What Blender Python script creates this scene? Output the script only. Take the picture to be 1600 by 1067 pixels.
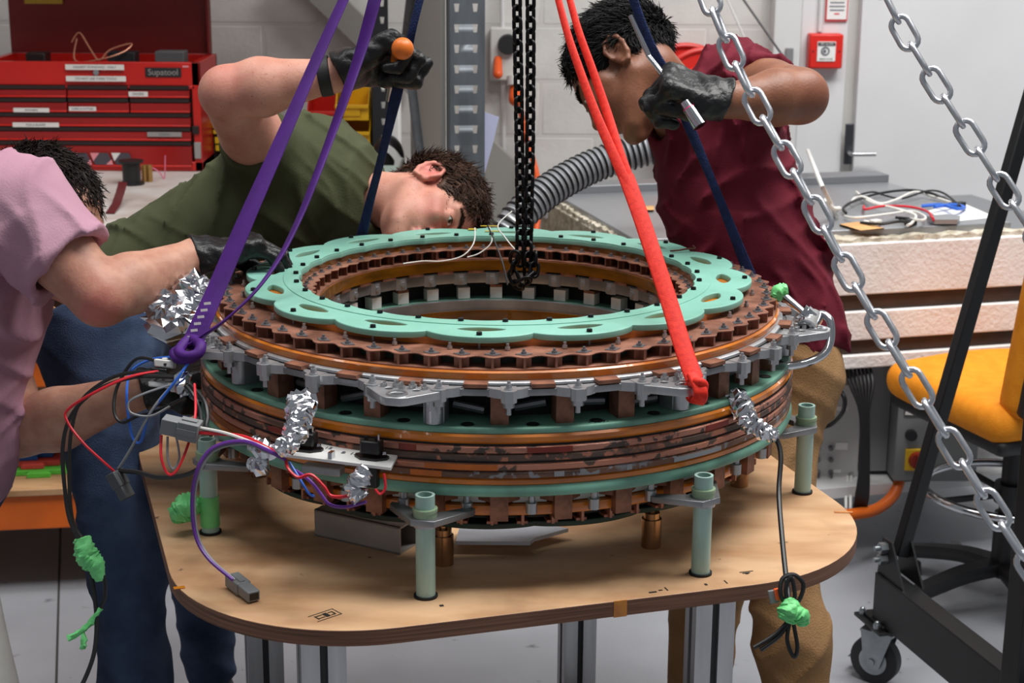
import bpy, math, random
import numpy as np
from mathutils import Vector, Matrix
random.seed(7)
rng = np.random.default_rng(11)
for _o in list(bpy.data.objects):
    bpy.data.objects.remove(_o)
SC = bpy.context.scene
COL = SC.collection
PI = math.pi
T = 0.78                      # table-top height above the floor
# ---------------------------------------------------------------- camera
F_PX = 2560.8                 # focal length in pixels of a 1600 px wide frame
_yaw, _pitch, _roll = 0.0093, 0.2558, 0.0066
CAM_O = np.array([0.0, -2.6914, 0.9472 + T])
_f = np.array([math.sin(_yaw)*math.cos(_pitch), math.cos(_yaw)*math.cos(_pitch), -math.sin(_pitch)])
_r = np.cross(_f, [0, 0, 1.0]); _r /= np.linalg.norm(_r); _u = np.cross(_r, _f)
CR = math.cos(_roll)*_r + math.sin(_roll)*_u
CU = -math.sin(_roll)*_r + math.cos(_roll)*_u
CF = _f
_cd = bpy.data.cameras.new('camera')
_cd.sensor_width = 36.0
_cd.lens = F_PX*36.0/1600.0
_cd.clip_start = 0.05
_cd.dof.use_dof = True
_cd.dof.focus_distance = 2.55
_cd.dof.aperture_fstop = 9.0
_co = bpy.data.objects.new('camera', _cd)
COL.objects.link(_co)
_m = Matrix.Identity(4)
for i in range(3):
    _m[i][0] = CR[i]; _m[i][1] = CU[i]; _m[i][2] = -CF[i]; _m[i][3] = CAM_O[i]
_co.matrix_world = _m
SC.camera = _co
# ---------------------------------------------------------------- world, lamps, exposure
SC.view_settings.view_transform = 'Standard'
SC.view_settings.look = 'None'
SC.view_settings.gamma = 1.0
SC.view_settings.use_curve_mapping = False
SC.view_settings.exposure = 0.0
_w = bpy.data.worlds.new('world'); SC.world = _w; _w.use_nodes = True
_bg = _w.node_tree.nodes['Background']
_bg.inputs[0].default_value = (0.86, 0.93, 1.0, 1); _bg.inputs[1].default_value = 0.215
def ceiling_lamp(x, y, z, sx, sy, power, color=(1, 0.985, 0.96)):
    d = bpy.data.lights.new('ceiling_lamp', 'AREA'); d.shape = 'RECTANGLE'; d.size = sx; d.size_y = sy
    d.energy = power; d.color = color
    o = bpy.data.objects.new('ceiling_lamp', d); COL.objects.link(o); o.location = (x, y, z)
    return o
ceiling_lamp(0.9, -0.35, 4.3, 2.4, 1.0, 150)
ceiling_lamp(2.2, 1.2, 4.3, 2.0, 0.8, 110)
ceiling_lamp(-1.6, 0.3, 4.3, 2.0, 0.8, 42)
# ---------------------------------------------------------------- helpers
def U(px, py, dep):
    """world point seen at pixel (px, py) of the 1600x1067 photograph, dep metres in front of the camera"""
    return CAM_O + CF*dep + CR*((px-800)/F_PX*dep) + CU*((533.5-py)/F_PX*dep)
def Uz(px, py, z):
    d = CF + CR*((px-800)/F_PX) + CU*((533.5-py)/F_PX)
    return CAM_O + d*((z-CAM_O[2])/d[2])
def Uy(px, py, y):
    d = CF + CR*((px-800)/F_PX) + CU*((533.5-py)/F_PX)
    return CAM_O + d*((y-CAM_O[1])/d[1])
def lin(c):
    out = []
    for v in c[:3]:
        v = v/255.0
        out.append(v/12.92 if v <= 0.04045 else ((v+0.055)/1.055)**2.4)
    return (*out, 1.0)
MATS = {}
def mat(name, rgb, rough=0.5, metal=0.0, rgb2=None, var=0.0, scale=12.0, bump=0.0, bscale=60.0, stretch=None,
        spec=0.5, coat=0.0, sss=0.0, trans=0.0, lo=0.35, hi=0.65, detail=4.0, emis=None, alpha=1.0):
    m = bpy.data.materials.new(name); m.use_nodes = True
    nt = m.node_tree; b = nt.nodes['Principled BSDF']
    c1 = lin(rgb)
    b.inputs['Base Color'].default_value = c1
    b.inputs['Roughness'].default_value = rough
    b.inputs['Metallic'].default_value = metal
    b.inputs['Specular IOR Level'].default_value = spec
    b.inputs['Coat Weight'].default_value = coat
    b.inputs['Transmission Weight'].default_value = trans
    b.inputs['Alpha'].default_value = alpha
    if sss:
        b.inputs['Subsurface Weight'].default_value = sss
        b.inputs['Subsurface Radius'].default_value = (0.012, 0.005, 0.003)
        b.inputs['Subsurface Scale'].default_value = 0.6
    if emis:
        b.inputs['Emission Color'].default_value = lin(emis[0]); b.inputs['Emission Strength'].default_value = emis[1]
    if rgb2 is None and var:
        rgb2 = tuple(max(0, v*(1-var)) for v in rgb)
    if rgb2 is not None or bump:
        tc = nt.nodes.new('ShaderNodeTexCoord'); mp = nt.nodes.new('ShaderNodeMapping')
        nt.links.new(tc.outputs['Object'], mp.inputs['Vector'])
        if stretch: mp.inputs['Scale'].default_value = stretch
    if rgb2 is not None:
        n = nt.nodes.new('ShaderNodeTexNoise'); n.inputs['Scale'].default_value = scale; n.inputs['Detail'].default_value = detail
        nt.links.new(mp.outputs[0], n.inputs['Vector'])
        r = nt.nodes.new('ShaderNodeValToRGB'); e = r.color_ramp.elements
        e[0].position = lo; e[1].position = hi; e[0].color = lin(rgb2); e[1].color = c1
        nt.links.new(n.outputs['Fac'], r.inputs['Fac']); nt.links.new(r.outputs['Color'], b.inputs['Base Color'])
    if bump:
        n2 = nt.nodes.new('ShaderNodeTexNoise'); n2.inputs['Scale'].default_value = bscale; n2.inputs['Detail'].default_value = 3
        nt.links.new(mp.outputs[0], n2.inputs['Vector'])
        bp = nt.nodes.new('ShaderNodeBump'); bp.inputs['Strength'].default_value = bump; bp.inputs['Distance'].default_value = 0.01
        nt.links.new(n2.outputs['Fac'], bp.inputs['Height']); nt.links.new(bp.outputs[0], b.inputs['Normal'])
    MATS[name] = m
    return m
def nrm(v):
    v = np.asarray(v, float); return v/max(np.linalg.norm(v), 1e-12)
def cat(pts, n=6, closed=False):
    """Catmull-Rom through pts"""
    p = np.asarray(pts, float); N = len(p); out = []
    rngi = range(N if closed else N-1)
    for i in rngi:
        if closed: a, b, c, d = p[(i-1) % N], p[i], p[(i+1) % N], p[(i+2) % N]
        else: a, b, c, d = p[max(i-1, 0)], p[i], p[i+1], p[min(i+2, N-1)]
        for k in range(n):
            t = k/n
            out.append(0.5*((2*b)+(-a+c)*t+(2*a-5*b+4*c-d)*t*t+(-a+3*b-3*c+d)*t**3))
    if not closed: out.append(p[-1])
    return np.array(out)
def frame(d, up=(0, 0, 1)):
    d = nrm(d); up = np.asarray(up, float)
    if abs(d@up) > 0.98: up = np.array([1.0, 0, 0])
    s = nrm(np.cross(up, d)); t = np.cross(d, s)
    return s, t, d
class MB:
    def __init__(s): s.v = []; s.f = []; s.m = []
    def add(s, v, f, mi=0):
        b = len(s.v); s.v += [tuple(map(float, q)) for q in v]
        s.f += [tuple(b+i for i in q) for q in f]; s.m += [mi]*len(f); return s
    def box(s, c, d, R=None, mi=0):
        c = np.asarray(c, float); h = np.asarray(d, float)/2
        P = np.array([[x, y, z] for x in (-1, 1) for y in (-1, 1) for z in (-1, 1)])*h
        if R is not None: P = P@np.asarray(R, float)   # rows of R are the local axes in world space
        return s.add(P+c, [(0, 1, 3, 2), (4, 6, 7, 5), (0, 4, 5, 1), (2, 3, 7, 6), (0, 2, 6, 4), (1, 5, 7, 3)], mi)
    def ring(s, a, ax, r, n): pass
    def cyl(s, a, b, r0, r1=None, n=16, caps=True, mi=0):
        a = np.asarray(a, float); b = np.asarray(b, float); r1 = r0 if r1 is None else r1
        X, Y, D = frame(b-a)
        A = np.linspace(0, 2*PI, n, endpoint=False)
        o = np.outer(np.cos(A), X)+np.outer(np.sin(A), Y)
        f = [(i, (i+1) % n, n+(i+1) % n, n+i) for i in range(n)]
        if caps: f += [tuple(range(n-1, -1, -1)), tuple(range(n, 2*n))]
        return s.add(np.vstack([a+o*r0, b+o*r1]), f, mi)
    def pipe(s, a, b, ro, ri, n=20, mi=0):
        a = np.asarray(a, float); b = np.asarray(b, float)
        X, Y, D = frame(b-a); A = np.linspace(0, 2*PI, n, endpoint=False)
        o = np.outer(np.cos(A), X)+np.outer(np.sin(A), Y)
        V = np.vstack([a+o*ro, b+o*ro, b+o*ri, a+o*ri]); f = []
        for k in range(4):
            for i in range(n):
                j = (i+1) % n; q = (k+1) % 4
                f.append((k*n+i, k*n+j, q*n+j, q*n+i))
        return s.add(V, f, mi)
    def tube(s, pts, r, n=8, closed=False, caps=True, mi=0):
        p = np.asarray(pts, float); N = len(p)
        rr = np.full(N, r, float) if np.isscalar(r) else np.asarray(r, float)
        d = np.gradient(p, axis=0) if not closed else np.roll(p, -1, 0)-np.roll(p, 1, 0)
        d /= np.maximum(np.linalg.norm(d, axis=1, keepdims=True), 1e-9)
        X, Y, _ = frame(d[0]); A = np.linspace(0, 2*PI, n, endpoint=False); V = []
        for i in range(N):
            X = nrm(X-d[i]*(X@d[i])); Y = np.cross(d[i], X)
            V.append(p[i]+rr[i]*(np.outer(np.cos(A), X)+np.outer(np.sin(A), Y)))
        f = []
        for i in range(N if closed else N-1):
            k = (i+1) % N
            for j in range(n): f.append((i*n+j, i*n+(j+1) % n, k*n+(j+1) % n, k*n+j))
        if caps and not closed: f += [tuple(range(n-1, -1, -1)), tuple(range((N-1)*n, N*n))]
        return s.add(np.vstack(V), f, mi)
    def ribbon(s, pts, w, th, side, mi=0):
        """flat strap along pts; side(s) = width direction"""
        p = np.asarray(pts, float); N = len(p); sd = np.asarray(side, float)
        if sd.ndim == 1: sd = np.tile(sd, (N, 1))
        ww = np.full(N, w, float) if np.isscalar(w) else np.asarray(w, float)
        d = np.gradient(p, axis=0); V = []
        for i in range(N):
            a = nrm(sd[i]-nrm(d[i])*(sd[i]@nrm(d[i]))); b = np.cross(nrm(d[i]), a)
            h = ww[i]/2; t = th/2
            V += [p[i]-a*h-b*t*0.3, p[i]-a*h*0.8-b*t, p[i]+a*h*0.8-b*t, p[i]+a*h-b*t*0.3,
                  p[i]+a*h+b*t*0.3, p[i]+a*h*0.8+b*t, p[i]-a*h*0.8+b*t, p[i]-a*h+b*t*0.3]
        f = []
        for i in range(N-1):
            for j in range(8): f.append((i*8+j, i*8+(j+1) % 8, (i+1)*8+(j+1) % 8, (i+1)*8+j))
        f += [tuple(range(7, -1, -1)), tuple(range((N-1)*8, N*8))]
        return s.add(V, f, mi)
    def lathe(s, prof, n=128, mi=0, a0=0.0, a1=2*PI):
        """closed (r, z) profile swept about z; angle 0 is the front (-y), growing to +x"""
        k = len(prof); full = abs(a1-a0-2*PI) < 1e-6
        A = np.linspace(a0, a1, n, endpoint=not full); V = []
        for a in A:
            for r, z in prof: V.append((r*math.sin(a), -r*math.cos(a), z))
        f = []
        for i in range(n if full else n-1):
            j = (i+1) % n
            for q in range(k): f.append((i*k+q, j*k+q, j*k+(q+1) % k, i*k+(q+1) % k))
        if not full: f += [tuple(range(k-1, -1, -1)), tuple(range((n-1)*k, n*k))]
        return s.add(V, f, mi)
    def prism(s, poly, z0, z1, mi=0):
        n = len(poly); V = [(x, y, z0) for x, y in poly]+[(x, y, z1) for x, y in poly]
        f = [(i, (i+1) % n, n+(i+1) % n, n+i) for i in range(n)]
        return s.add(V, f+[tuple(range(n-1, -1, -1)), tuple(range(n, 2*n))], mi)
    def sph(s, c, r, nu=16, nv=10, R=None, mi=0):
        rr = np.ones(3)*r if np.isscalar(r) else np.asarray(r, float); V = [(0, 0, 1.0)]
        for i in range(1, nv):
            t = PI*i/nv
            for j in range(nu): V.append((math.sin(t)*math.cos(2*PI*j/nu), math.sin(t)*math.sin(2*PI*j/nu), math.cos(t)))
        V.append((0, 0, -1.0)); V = np.array(V)*rr
        if R is not None: V = V@np.asarray(R, float)
        f = [(0, 1+j, 1+(j+1) % nu) for j in range(nu)]
        for i in range(nv-2):
            for j in range(nu): f.append((1+i*nu+j, 1+(i+1)*nu+j, 1+(i+1)*nu+(j+1) % nu, 1+i*nu+(j+1) % nu))
        e = len(V)-1; b = 1+(nv-2)*nu
        f += [(e, b+(j+1) % nu, b+j) for j in range(nu)]
        return s.add(V+np.asarray(c, float), f, mi)
    def torus(s, c, X, Y, R, r, n=24, k=8, mi=0):
        A = np.linspace(0, 2*PI, n, endpoint=False); c = np.asarray(c, float)
        return s.tube(c+R*(np.outer(np.cos(A), X)+np.outer(np.sin(A), Y)), r, k, closed=True, mi=mi)
    def mesh(s, name, mats, smooth=40, fix=True):
        me = bpy.data.meshes.new(name); me.from_pydata(s.v, [], s.f)
        for m in (mats if isinstance(mats, (list, tuple)) else [mats]):
            me.materials.append(MATS[m] if isinstance(m, str) else m)
        if max(s.m, default=0): me.polygons.foreach_set('material_index', s.m)
        if fix:
            import bmesh
            bm = bmesh.new(); bm.from_mesh(me); bmesh.ops.recalc_face_normals(bm, faces=bm.faces); bm.to_mesh(me); bm.free()
        if smooth:
            me.polygons.foreach_set('use_smooth', [True]*len(me.polygons)); me.set_sharp_from_angle(angle=math.radians(smooth))
        me.update()
        return me
    def obj(s, name, mats, parent=None, smooth=40, bevel=0.0, seg=2, loc=None):
        """link as ONE mesh object; geometry is given in world space, the origin goes to the thing's base (or loc)"""
        me = s.mesh(name, mats, smooth)
        o = bpy.data.objects.new(name, me); COL.objects.link(o)
        if parent is not None: attach(o, parent)
        elif loc is None:
            V = np.array(s.v); loc = ((V[:, 0].min()+V[:, 0].max())/2, (V[:, 1].min()+V[:, 1].max())/2, V[:, 2].min())
            me.transform(Matrix.Translation([-q for q in loc])); o.location = loc
        if bevel:
            b = o.modifiers.new('bevel', 'BEVEL'); b.width = bevel; b.segments = seg; b.limit_method = 'ANGLE'; b.angle_limit = math.radians(40)
        return o
def attach(o, parent):
    """parent, keeping the world-space geometry where it is"""
    o.parent = parent
    w = Vector((0, 0, 0)); q = parent
    while q is not None:
        w = w+q.location; q = q.parent      # things and parts here only carry translations
    o.location = o.location-w
def inst(name, me, parent, M):
    """a piece that shares mesh data: M is its world matrix"""
    o = bpy.data.objects.new(name, me); COL.objects.link(o)
    w = Vector((0, 0, 0))
    if parent is not None:
        o.parent = parent; q = parent
        while q is not None: w = w+q.location; q = q.parent
    o.matrix_basis = Matrix.Translation(-w)@M
    return o
def tag(o, label, category=None, group=None, kind=None):
    if label: o['label'] = label
    if category: o['category'] = category
    if group: o['group'] = group
    if kind: o['kind'] = kind
    return o
def thing(name, loc, label, category, group=None):
    o = bpy.data.objects.new(name, None); COL.objects.link(o); o.location = [float(q) for q in loc]
    o.empty_display_size = 0.05
    return tag(o, label, category, group)
def RZ(a, x=0, y=0, z=0): return Matrix.Translation((x, y, z))@Matrix.Rotation(a, 4, 'Z')
def basis(X, Y, Z, o):
    m = Matrix.Identity(4)
    for i in range(3): m[i][0] = X[i]; m[i][1] = Y[i]; m[i][2] = Z[i]; m[i][3] = o[i]
    return m
def text_obj(name, s, X, Y, o, size, material, parent=None, ext=0.0003, align='CENTER'):
    """flat lettering: X reading direction, Y up, o centre"""
    c = bpy.data.curves.new(name, 'FONT'); c.body = s; c.size = size; c.align_x = align; c.align_y = 'CENTER'; c.extrude = ext
    t = bpy.data.objects.new(name, c); COL.objects.link(t)
    dg = bpy.context.evaluated_depsgraph_get(); me = bpy.data.meshes.new_from_object(t.evaluated_get(dg))
    bpy.data.objects.remove(t); me.name = name; me.materials.clear(); me.materials.append(MATS[material])
    X = nrm(X); Y = nrm(Y); me.transform(basis(X, Y, np.cross(X, Y), np.asarray(o, float)))
    ob = bpy.data.objects.new(name, me); COL.objects.link(ob)
    if parent is not None: attach(ob, parent)
    return ob
def flat2d(name, loops, z0, z1, bevel=0.0):
    """plate with holes: loops of (x, y), extruded from z0 to z1 (curve fill), returned as mesh data"""
    c = bpy.data.curves.new(name, 'CURVE'); c.dimensions = '2D'; c.fill_mode = 'BOTH'
    for lp in loops:
        sp = c.splines.new('POLY'); sp.points.add(len(lp)-1)
        sp.points.foreach_set('co', np.hstack([np.asarray(lp, float), np.zeros((len(lp), 1)), np.ones((len(lp), 1))]).ravel()); sp.use_cyclic_u = True
    c.extrude = (z1-z0)/2-bevel; c.bevel_depth = bevel; c.bevel_resolution = 2; c.offset = -bevel
    t = bpy.data.objects.new(name, c); COL.objects.link(t)
    dg = bpy.context.evaluated_depsgraph_get(); me = bpy.data.meshes.new_from_object(t.evaluated_get(dg))
    bpy.data.objects.remove(t); bpy.data.curves.remove(c); me.transform(Matrix.Translation((0, 0, (z0+z1)/2)))
    me.name = name; me.polygons.foreach_set('use_smooth', [True]*len(me.polygons)); me.set_sharp_from_angle(angle=math.radians(38))
    return me
def mobj(name, me, material, parent=None):
    me.materials.clear(); me.materials.append(MATS[material])
    o = bpy.data.objects.new(name, me); COL.objects.link(o)
    if parent is not None: attach(o, parent)
    return o
# ---------------------------------------------------------------- signed-distance modelling of bodies, cloth, hands
class Rc:                                             # tapered capsule
    def __init__(s, a, b, ra, rb=None):
        s.a = np.asarray(a, float); s.b = np.asarray(b, float); s.ra = ra; s.rb = ra if rb is None else rb
        s.c = (s.a+s.b)/2; s.R = np.linalg.norm(s.b-s.a)/2+max(s.ra, s.rb)
    def __call__(s, P):
        d = s.b-s.a; q = P-s.a; t = np.clip(q@d/max(d@d, 1e-12), 0, 1)
        return np.linalg.norm(q-t[:, None]*d, axis=1)-(s.ra+(s.rb-s.ra)*t)
class El:                                             # ellipsoid, rows of A = local axes
    def __init__(s, c, r, A=None):
        s.c = np.asarray(c, float); s.r = np.asarray(r, float) if not np.isscalar(r) else np.ones(3)*r
        s.A = np.eye(3) if A is None else np.asarray(A, float); s.R = max(s.r)
    def __call__(s, P):
        q = (P-s.c)@s.A.T; k0 = np.linalg.norm(q/s.r, axis=1); k1 = np.linalg.norm(q/s.r**2, axis=1)
        return np.where(k1 > 1e-9, k0*(k0-1)/np.maximum(k1, 1e-9), -min(s.r))
class Bx:                                             # rounded box
    def __init__(s, c, h, rd, A=None):
        s.c = np.asarray(c, float); s.h = np.asarray(h, float)-rd; s.rd = rd
        s.A = np.eye(3) if A is None else np.asarray(A, float); s.R = np.linalg.norm(h)
    def __call__(s, P):
        q = np.abs((P-s.c)@s.A.T)-s.h
        return np.linalg.norm(np.maximum(q, 0), axis=1)+np.minimum(q.max(1), 0)-s.rd
class Pl:                                             # half-space: negative on the side n points away from
    def __init__(s, o, n): s.o = np.asarray(o, float); s.n = nrm(n); s.c = s.o; s.R = 1e9
    def __call__(s, P): return (P-s.o)@s.n
class Sd:
    """ordered list of (op, prim, k): op '+' smooth union, '-' smooth subtraction, '&' smooth intersection"""
    def __init__(s, items=None, disp=None, M=None):
        s.it = list(items or []); s.disp = disp; s.M = M
        s._bound()
    def _bound(s):
        if not s.it: s.c = np.zeros(3); s.R = 0; return
        ps = [p for o, p, k in s.it if o == '+']
        lo = np.min([p.c-p.R for p in ps], axis=0); hi = np.max([p.c+p.R for p in ps], axis=0)
        if s.M is not None: pass
        s.lo = lo; s.hi = hi; s.c = (lo+hi)/2; s.R = np.linalg.norm(hi-lo)/2
        if s.M is not None:
            o, A = s.M[:2]; k = s.M[2] if len(s.M) > 2 else 1.0
            s.c = o+s.c@A*k; s.R *= k; s.lo = s.c-s.R; s.hi = s.c+s.R
    def add(s, op, p, k=0.01): s.it.append((op, p, k)); s._bound(); return s
    def __call__(s, P, act=None):
        sc = 1.0
        if s.M is None: Q = P
        else:
            sc = s.M[2] if len(s.M) > 2 else 1.0; Q = (P-s.M[0])@s.M[1].T/sc
        d = np.full(len(Q), 1.0)
        cull = None
        if len(Q) == 1000 and act is None:          # one block of the sampling grid: skip primitives far from it
            lo_, hi_ = Q.min(0), Q.max(0); cc = (lo_+hi_)/2; cr_ = np.linalg.norm(hi_-lo_)/2
            cull = [np.linalg.norm(p.c-cc)-p.R > cr_+(0.025 if op == '+' else 0.015) for op, p, k in s.it]
            if all(cull[i] for i in range(len(s.it)) if s.it[i][0] == '+'): return np.full(len(P), 0.05)
        for i, (op, p, k) in enumerate(s.it):
            if act is not None and not act[i]: continue
            if cull is not None and cull[i]: continue
            e = p(Q)
            if op == '+':
                h = np.maximum(k-np.abs(d-e), 0)/k; d = np.minimum(d, e)-h*h*k/4
            elif op == '-':
                h = np.maximum(k-np.abs(d+e), 0)/k; d = np.maximum(d, -e)+h*h*k/4
            else:
                h = np.maximum(k-np.abs(d-e), 0)/k; d = np.maximum(d, e)+h*h*k/4
        if s.disp is not None: d = d+s.disp(Q)
        return d*sc
def polygonise(sd, h, pad=0.02, blk=10, clip=None):
    lo = sd.lo-pad; hi = sd.hi+pad
    if clip is not None: lo = np.maximum(lo, clip[0]); hi = np.minimum(hi, clip[1])
    nb = np.ceil((hi-lo)/(h*blk)).astype(int)
    G = np.stack(np.meshgrid(*[np.arange(n) for n in nb], indexing='ij'), -1).reshape(-1, 3)
    cen = lo+(G+0.5)*blk*h-h/2
    dc = sd(cen); hd = blk*h*0.5*math.sqrt(3)
    F = np.repeat(np.repeat(np.repeat(dc.reshape(nb).astype(np.float32), blk, 0), blk, 1), blk, 2)
    loc = np.stack(np.meshgrid(*[np.arange(blk)]*3, indexing='ij'), -1).reshape(-1, 3)*h
    simple = sd.M is None
    pc = np.array([p.c for _, p, _ in sd.it]); pr = np.array([p.R for _, p, _ in sd.it]); ops = np.array([o == '+' for o, _, _ in sd.it])
    for gi in np.nonzero(np.abs(dc) < hd*1.1+0.006)[0]:
        g = G[gi]; P = lo+g*blk*h+loc
        act = None
        if simple:
            act = ~ops | (np.linalg.norm(pc-cen[gi], axis=1)-pr < hd+0.06)
            if not act[ops].any(): act = None
        F[g[0]*blk:(g[0]+1)*blk, g[1]*blk:(g[1]+1)*blk, g[2]*blk:(g[2]+1)*blk] = sd(P, act).reshape(blk, blk, blk)
    S = F < 0
    n = np.array(F.shape)-1
    cor = [S[i:i+n[0], j:j+n[1], k:k+n[2]] for i in (0, 1) for j in (0, 1) for k in (0, 1)]
    cnt = sum(c.astype(np.int8) for c in cor); mask = (cnt > 0) & (cnt < 8)
    idx = np.full(mask.shape, -1, np.int64); C = np.argwhere(mask); idx[mask] = np.arange(len(C))
    acc = np.zeros((len(C), 3)); num = np.zeros(len(C))
    offs = [(i, j, k) for i in (0, 1) for j in (0, 1) for k in (0, 1)]
    for a in offs:
        for ax in range(3):
            if a[ax]: continue
            b = list(a); b[ax] = 1
            fa = F[C[:, 0]+a[0], C[:, 1]+a[1], C[:, 2]+a[2]]; fb = F[C[:, 0]+b[0], C[:, 1]+b[1], C[:, 2]+b[2]]
            cr = (fa < 0) != (fb < 0); t = np.where(cr, fa/np.where(cr, fa-fb, 1), 0)
            q = np.tile(np.array(a, float), (len(C), 1)); q[:, ax] += t
            acc[cr] += q[cr]; num[cr] += 1
    V = lo+(C+acc/num[:, None])*h
    quads = []
    for ax in range(3):
        o1, o2 = (ax+1) % 3, (ax+2) % 3
        sl = [slice(1, -1)]*3; sl[ax] = slice(0, -1); sl2 = list(sl); sl2[ax] = slice(1, None)
        a = S[tuple(sl)]; b = S[tuple(sl2)]
        E = np.argwhere(a != b); 
        if not len(E): continue
        fl = a[E[:, 0], E[:, 1], E[:, 2]]
        base = E+1; base[:, ax] -= 1
        def ci(d1, d2):
            q = base.copy(); q[:, o1] -= d1; q[:, o2] -= d2
            return idx[q[:, 0], q[:, 1], q[:, 2]]
        Q = np.stack([ci(1, 1), ci(0, 1), ci(0, 0), ci(1, 0)], 1)
        Q[~fl] = Q[~fl][:, ::-1]
        quads.append(Q)
    Q = np.vstack(quads); Q = Q[(Q >= 0).all(1)]
    return V, Q
def npmesh(name, V, Q, mats, mi=None):
    me = bpy.data.meshes.new(name); me.vertices.add(len(V)); me.vertices.foreach_set('co', np.asarray(V, np.float32).ravel())
    k = Q.shape[1]; me.loops.add(Q.size); me.loops.foreach_set('vertex_index', Q.ravel().astype(np.int32))
    me.polygons.add(len(Q)); me.polygons.foreach_set('loop_start', np.arange(0, Q.size, k, dtype=np.int32))
    for m in mats: me.materials.append(MATS[m])
    if mi is not None: me.polygons.foreach_set('material_index', np.asarray(mi, np.int32))
    me.polygons.foreach_set('use_smooth', np.ones(len(Q), bool))
    me.update(calc_edges=True); me.validate()
    return me
def sdf_obj(name, sd, h, mats, parent=None, clip=None, matfn=None, relax=0, tint=None):
    if isinstance(mats, str): mats = [mats]
    V, Q = polygonise(sd, h, clip=clip)
    for _ in range(relax):
        S = np.zeros_like(V); n = np.zeros(len(V))
        for a, b in ((0, 1), (1, 2), (2, 3), (3, 0)):
            np.add.at(S, Q[:, a], V[Q[:, b]]); np.add.at(n, Q[:, a], 1)
            np.add.at(S, Q[:, b], V[Q[:, a]]); np.add.at(n, Q[:, b], 1)
        V = V*0.5+0.5*S/np.maximum(n, 1)[:, None]
    mi = None if matfn is None else matfn(V[Q].mean(1))
    me = npmesh(name, V, Q, mats, mi)
    if tint is not None:
        at = me.attributes.new('tint', 'FLOAT', 'POINT'); at.data.foreach_set('value', np.asarray(tint(V), np.float32))
    o = bpy.data.objects.new(name, me); COL.objects.link(o)
    if parent is not None: attach(o, parent)
    o['_n'] = len(Q); del o['_n']
    return o
def folds(specs):
    """cloth folds: list of (direction*frequency, amplitude, phase, warp); crisp ridges that come and go over the cloth"""
    def f(P):
        d = np.zeros(len(P))
        for k, a, ph, w in specs:
            k = np.asarray(k, float); kn = np.linalg.norm(k); m = np.array([k[1], k[2], k[0]])*0.3
            x = P@k+ph+w*np.sin(P@m+ph*1.7)
            on = 0.5+0.5*np.sin(P@np.array([k[2]-k[1], k[0], -k[0]+k[2]])*0.22+ph*2.3+1.3*np.sin(P@m*0.8))
            d -= a*on*((1-np.abs(np.sin(x*0.5)))**2*2-0.6)
        return d
    return f
def tintable(m, rgb):
    """let the mesh attribute "tint" (flushed skin) blend a material towards rgb"""
    nt = MATS[m].node_tree; b = nt.nodes['Principled BSDF']; ln = b.inputs['Base Color'].links[0].from_socket
    at = nt.nodes.new('ShaderNodeAttribute'); at.attribute_name = 'tint'; mx = nt.nodes.new('ShaderNodeMix'); mx.data_type = 'RGBA'
    nt.links.new(at.outputs['Fac'], mx.inputs['Factor']); nt.links.new(ln, mx.inputs['A']); mx.inputs['B'].default_value = lin(rgb)
    nt.links.new(mx.outputs['Result'], b.inputs['Base Color'])
# ================================================================= table
mat('plywood', (216, 176, 136), 0.5, rgb2=(186, 140, 100), scale=5.0, stretch=(1.0, 3.2, 1.0), lo=0.3, hi=0.62, bump=0.05, bscale=40)
def stain(m, rgb, scale, lo, hi, seed):
    """wear marks with a shape of their own over a material's colour"""
    nt = m.node_tree; b = nt.nodes['Principled BSDF']; ln = b.inputs['Base Color'].links
    tc = nt.nodes.new('ShaderNodeTexCoord'); mp = nt.nodes.new('ShaderNodeMapping'); mp.inputs['Location'].default_value = (seed, seed*0.7, 0)
    n = nt.nodes.new('ShaderNodeTexNoise'); n.inputs['Scale'].default_value = scale; n.inputs['Detail'].default_value = 5
    r = nt.nodes.new('ShaderNodeValToRGB'); r.color_ramp.elements[0].position = lo; r.color_ramp.elements[1].position = hi
    r.color_ramp.elements[0].color = (0, 0, 0, 1); r.color_ramp.elements[1].color = (1, 1, 1, 1)
    mx = nt.nodes.new('ShaderNodeMix'); mx.data_type = 'RGBA'
    nt.links.new(tc.outputs['Object'], mp.inputs[0]); nt.links.new(mp.outputs[0], n.inputs['Vector']); nt.links.new(n.outputs['Fac'], r.inputs[0])
    nt.links.new(r.outputs[0], mx.inputs['Factor'])
    if ln: nt.links.new(ln[0].from_socket, mx.inputs['A'])
    else: mx.inputs['A'].default_value = b.inputs['Base Color'].default_value
    mx.inputs['B'].default_value = lin(rgb); nt.links.new(mx.outputs['Result'], b.inputs['Base Color'])
stain(MATS['plywood'], (136, 94, 62), 4.5, 0.52, 0.76, 3.1)
stain(MATS['plywood'], (52, 36, 26), 26.0, 0.70, 0.76, 8.3)
mat('ply_edge', (140, 96, 72), 0.65, rgb2=(84, 52, 34), scale=6, stretch=(1, 1, 60), lo=0.3, hi=0.7)
mat('alu', (192, 193, 196), 0.36, 0.75, var=0.12, scale=30, stretch=(1, 1, 0.1))
mat('alu_dull', (160, 161, 164), 0.42, 0.7, var=0.2, scale=14)
mat('slot_dark', (52, 53, 56), 0.6, 0.3)
mat('ink', (26, 22, 20), 0.8)
mat('kapton_tape', (205, 128, 24), 0.25, coat=0.3, rgb2=(168, 92, 14), scale=30)
E1 = np.array([0.958, 0.284, 0]); E2 = np.array([-0.284, 0.958, 0])
def rrect(cx, cy, hx, hy, r, n=10):
    out = []
    for sx, sy, a0 in ((1, 1, 0), (-1, 1, PI/2), (-1, -1, PI), (1, -1, 1.5*PI)):
        for k in range(n+1):
            a = a0+PI/2*k/n
            out.append((cx+sx*(hx-r)+r*math.cos(a), cy+sy*(hy-r)+r*math.sin(a)))
    return out
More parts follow.
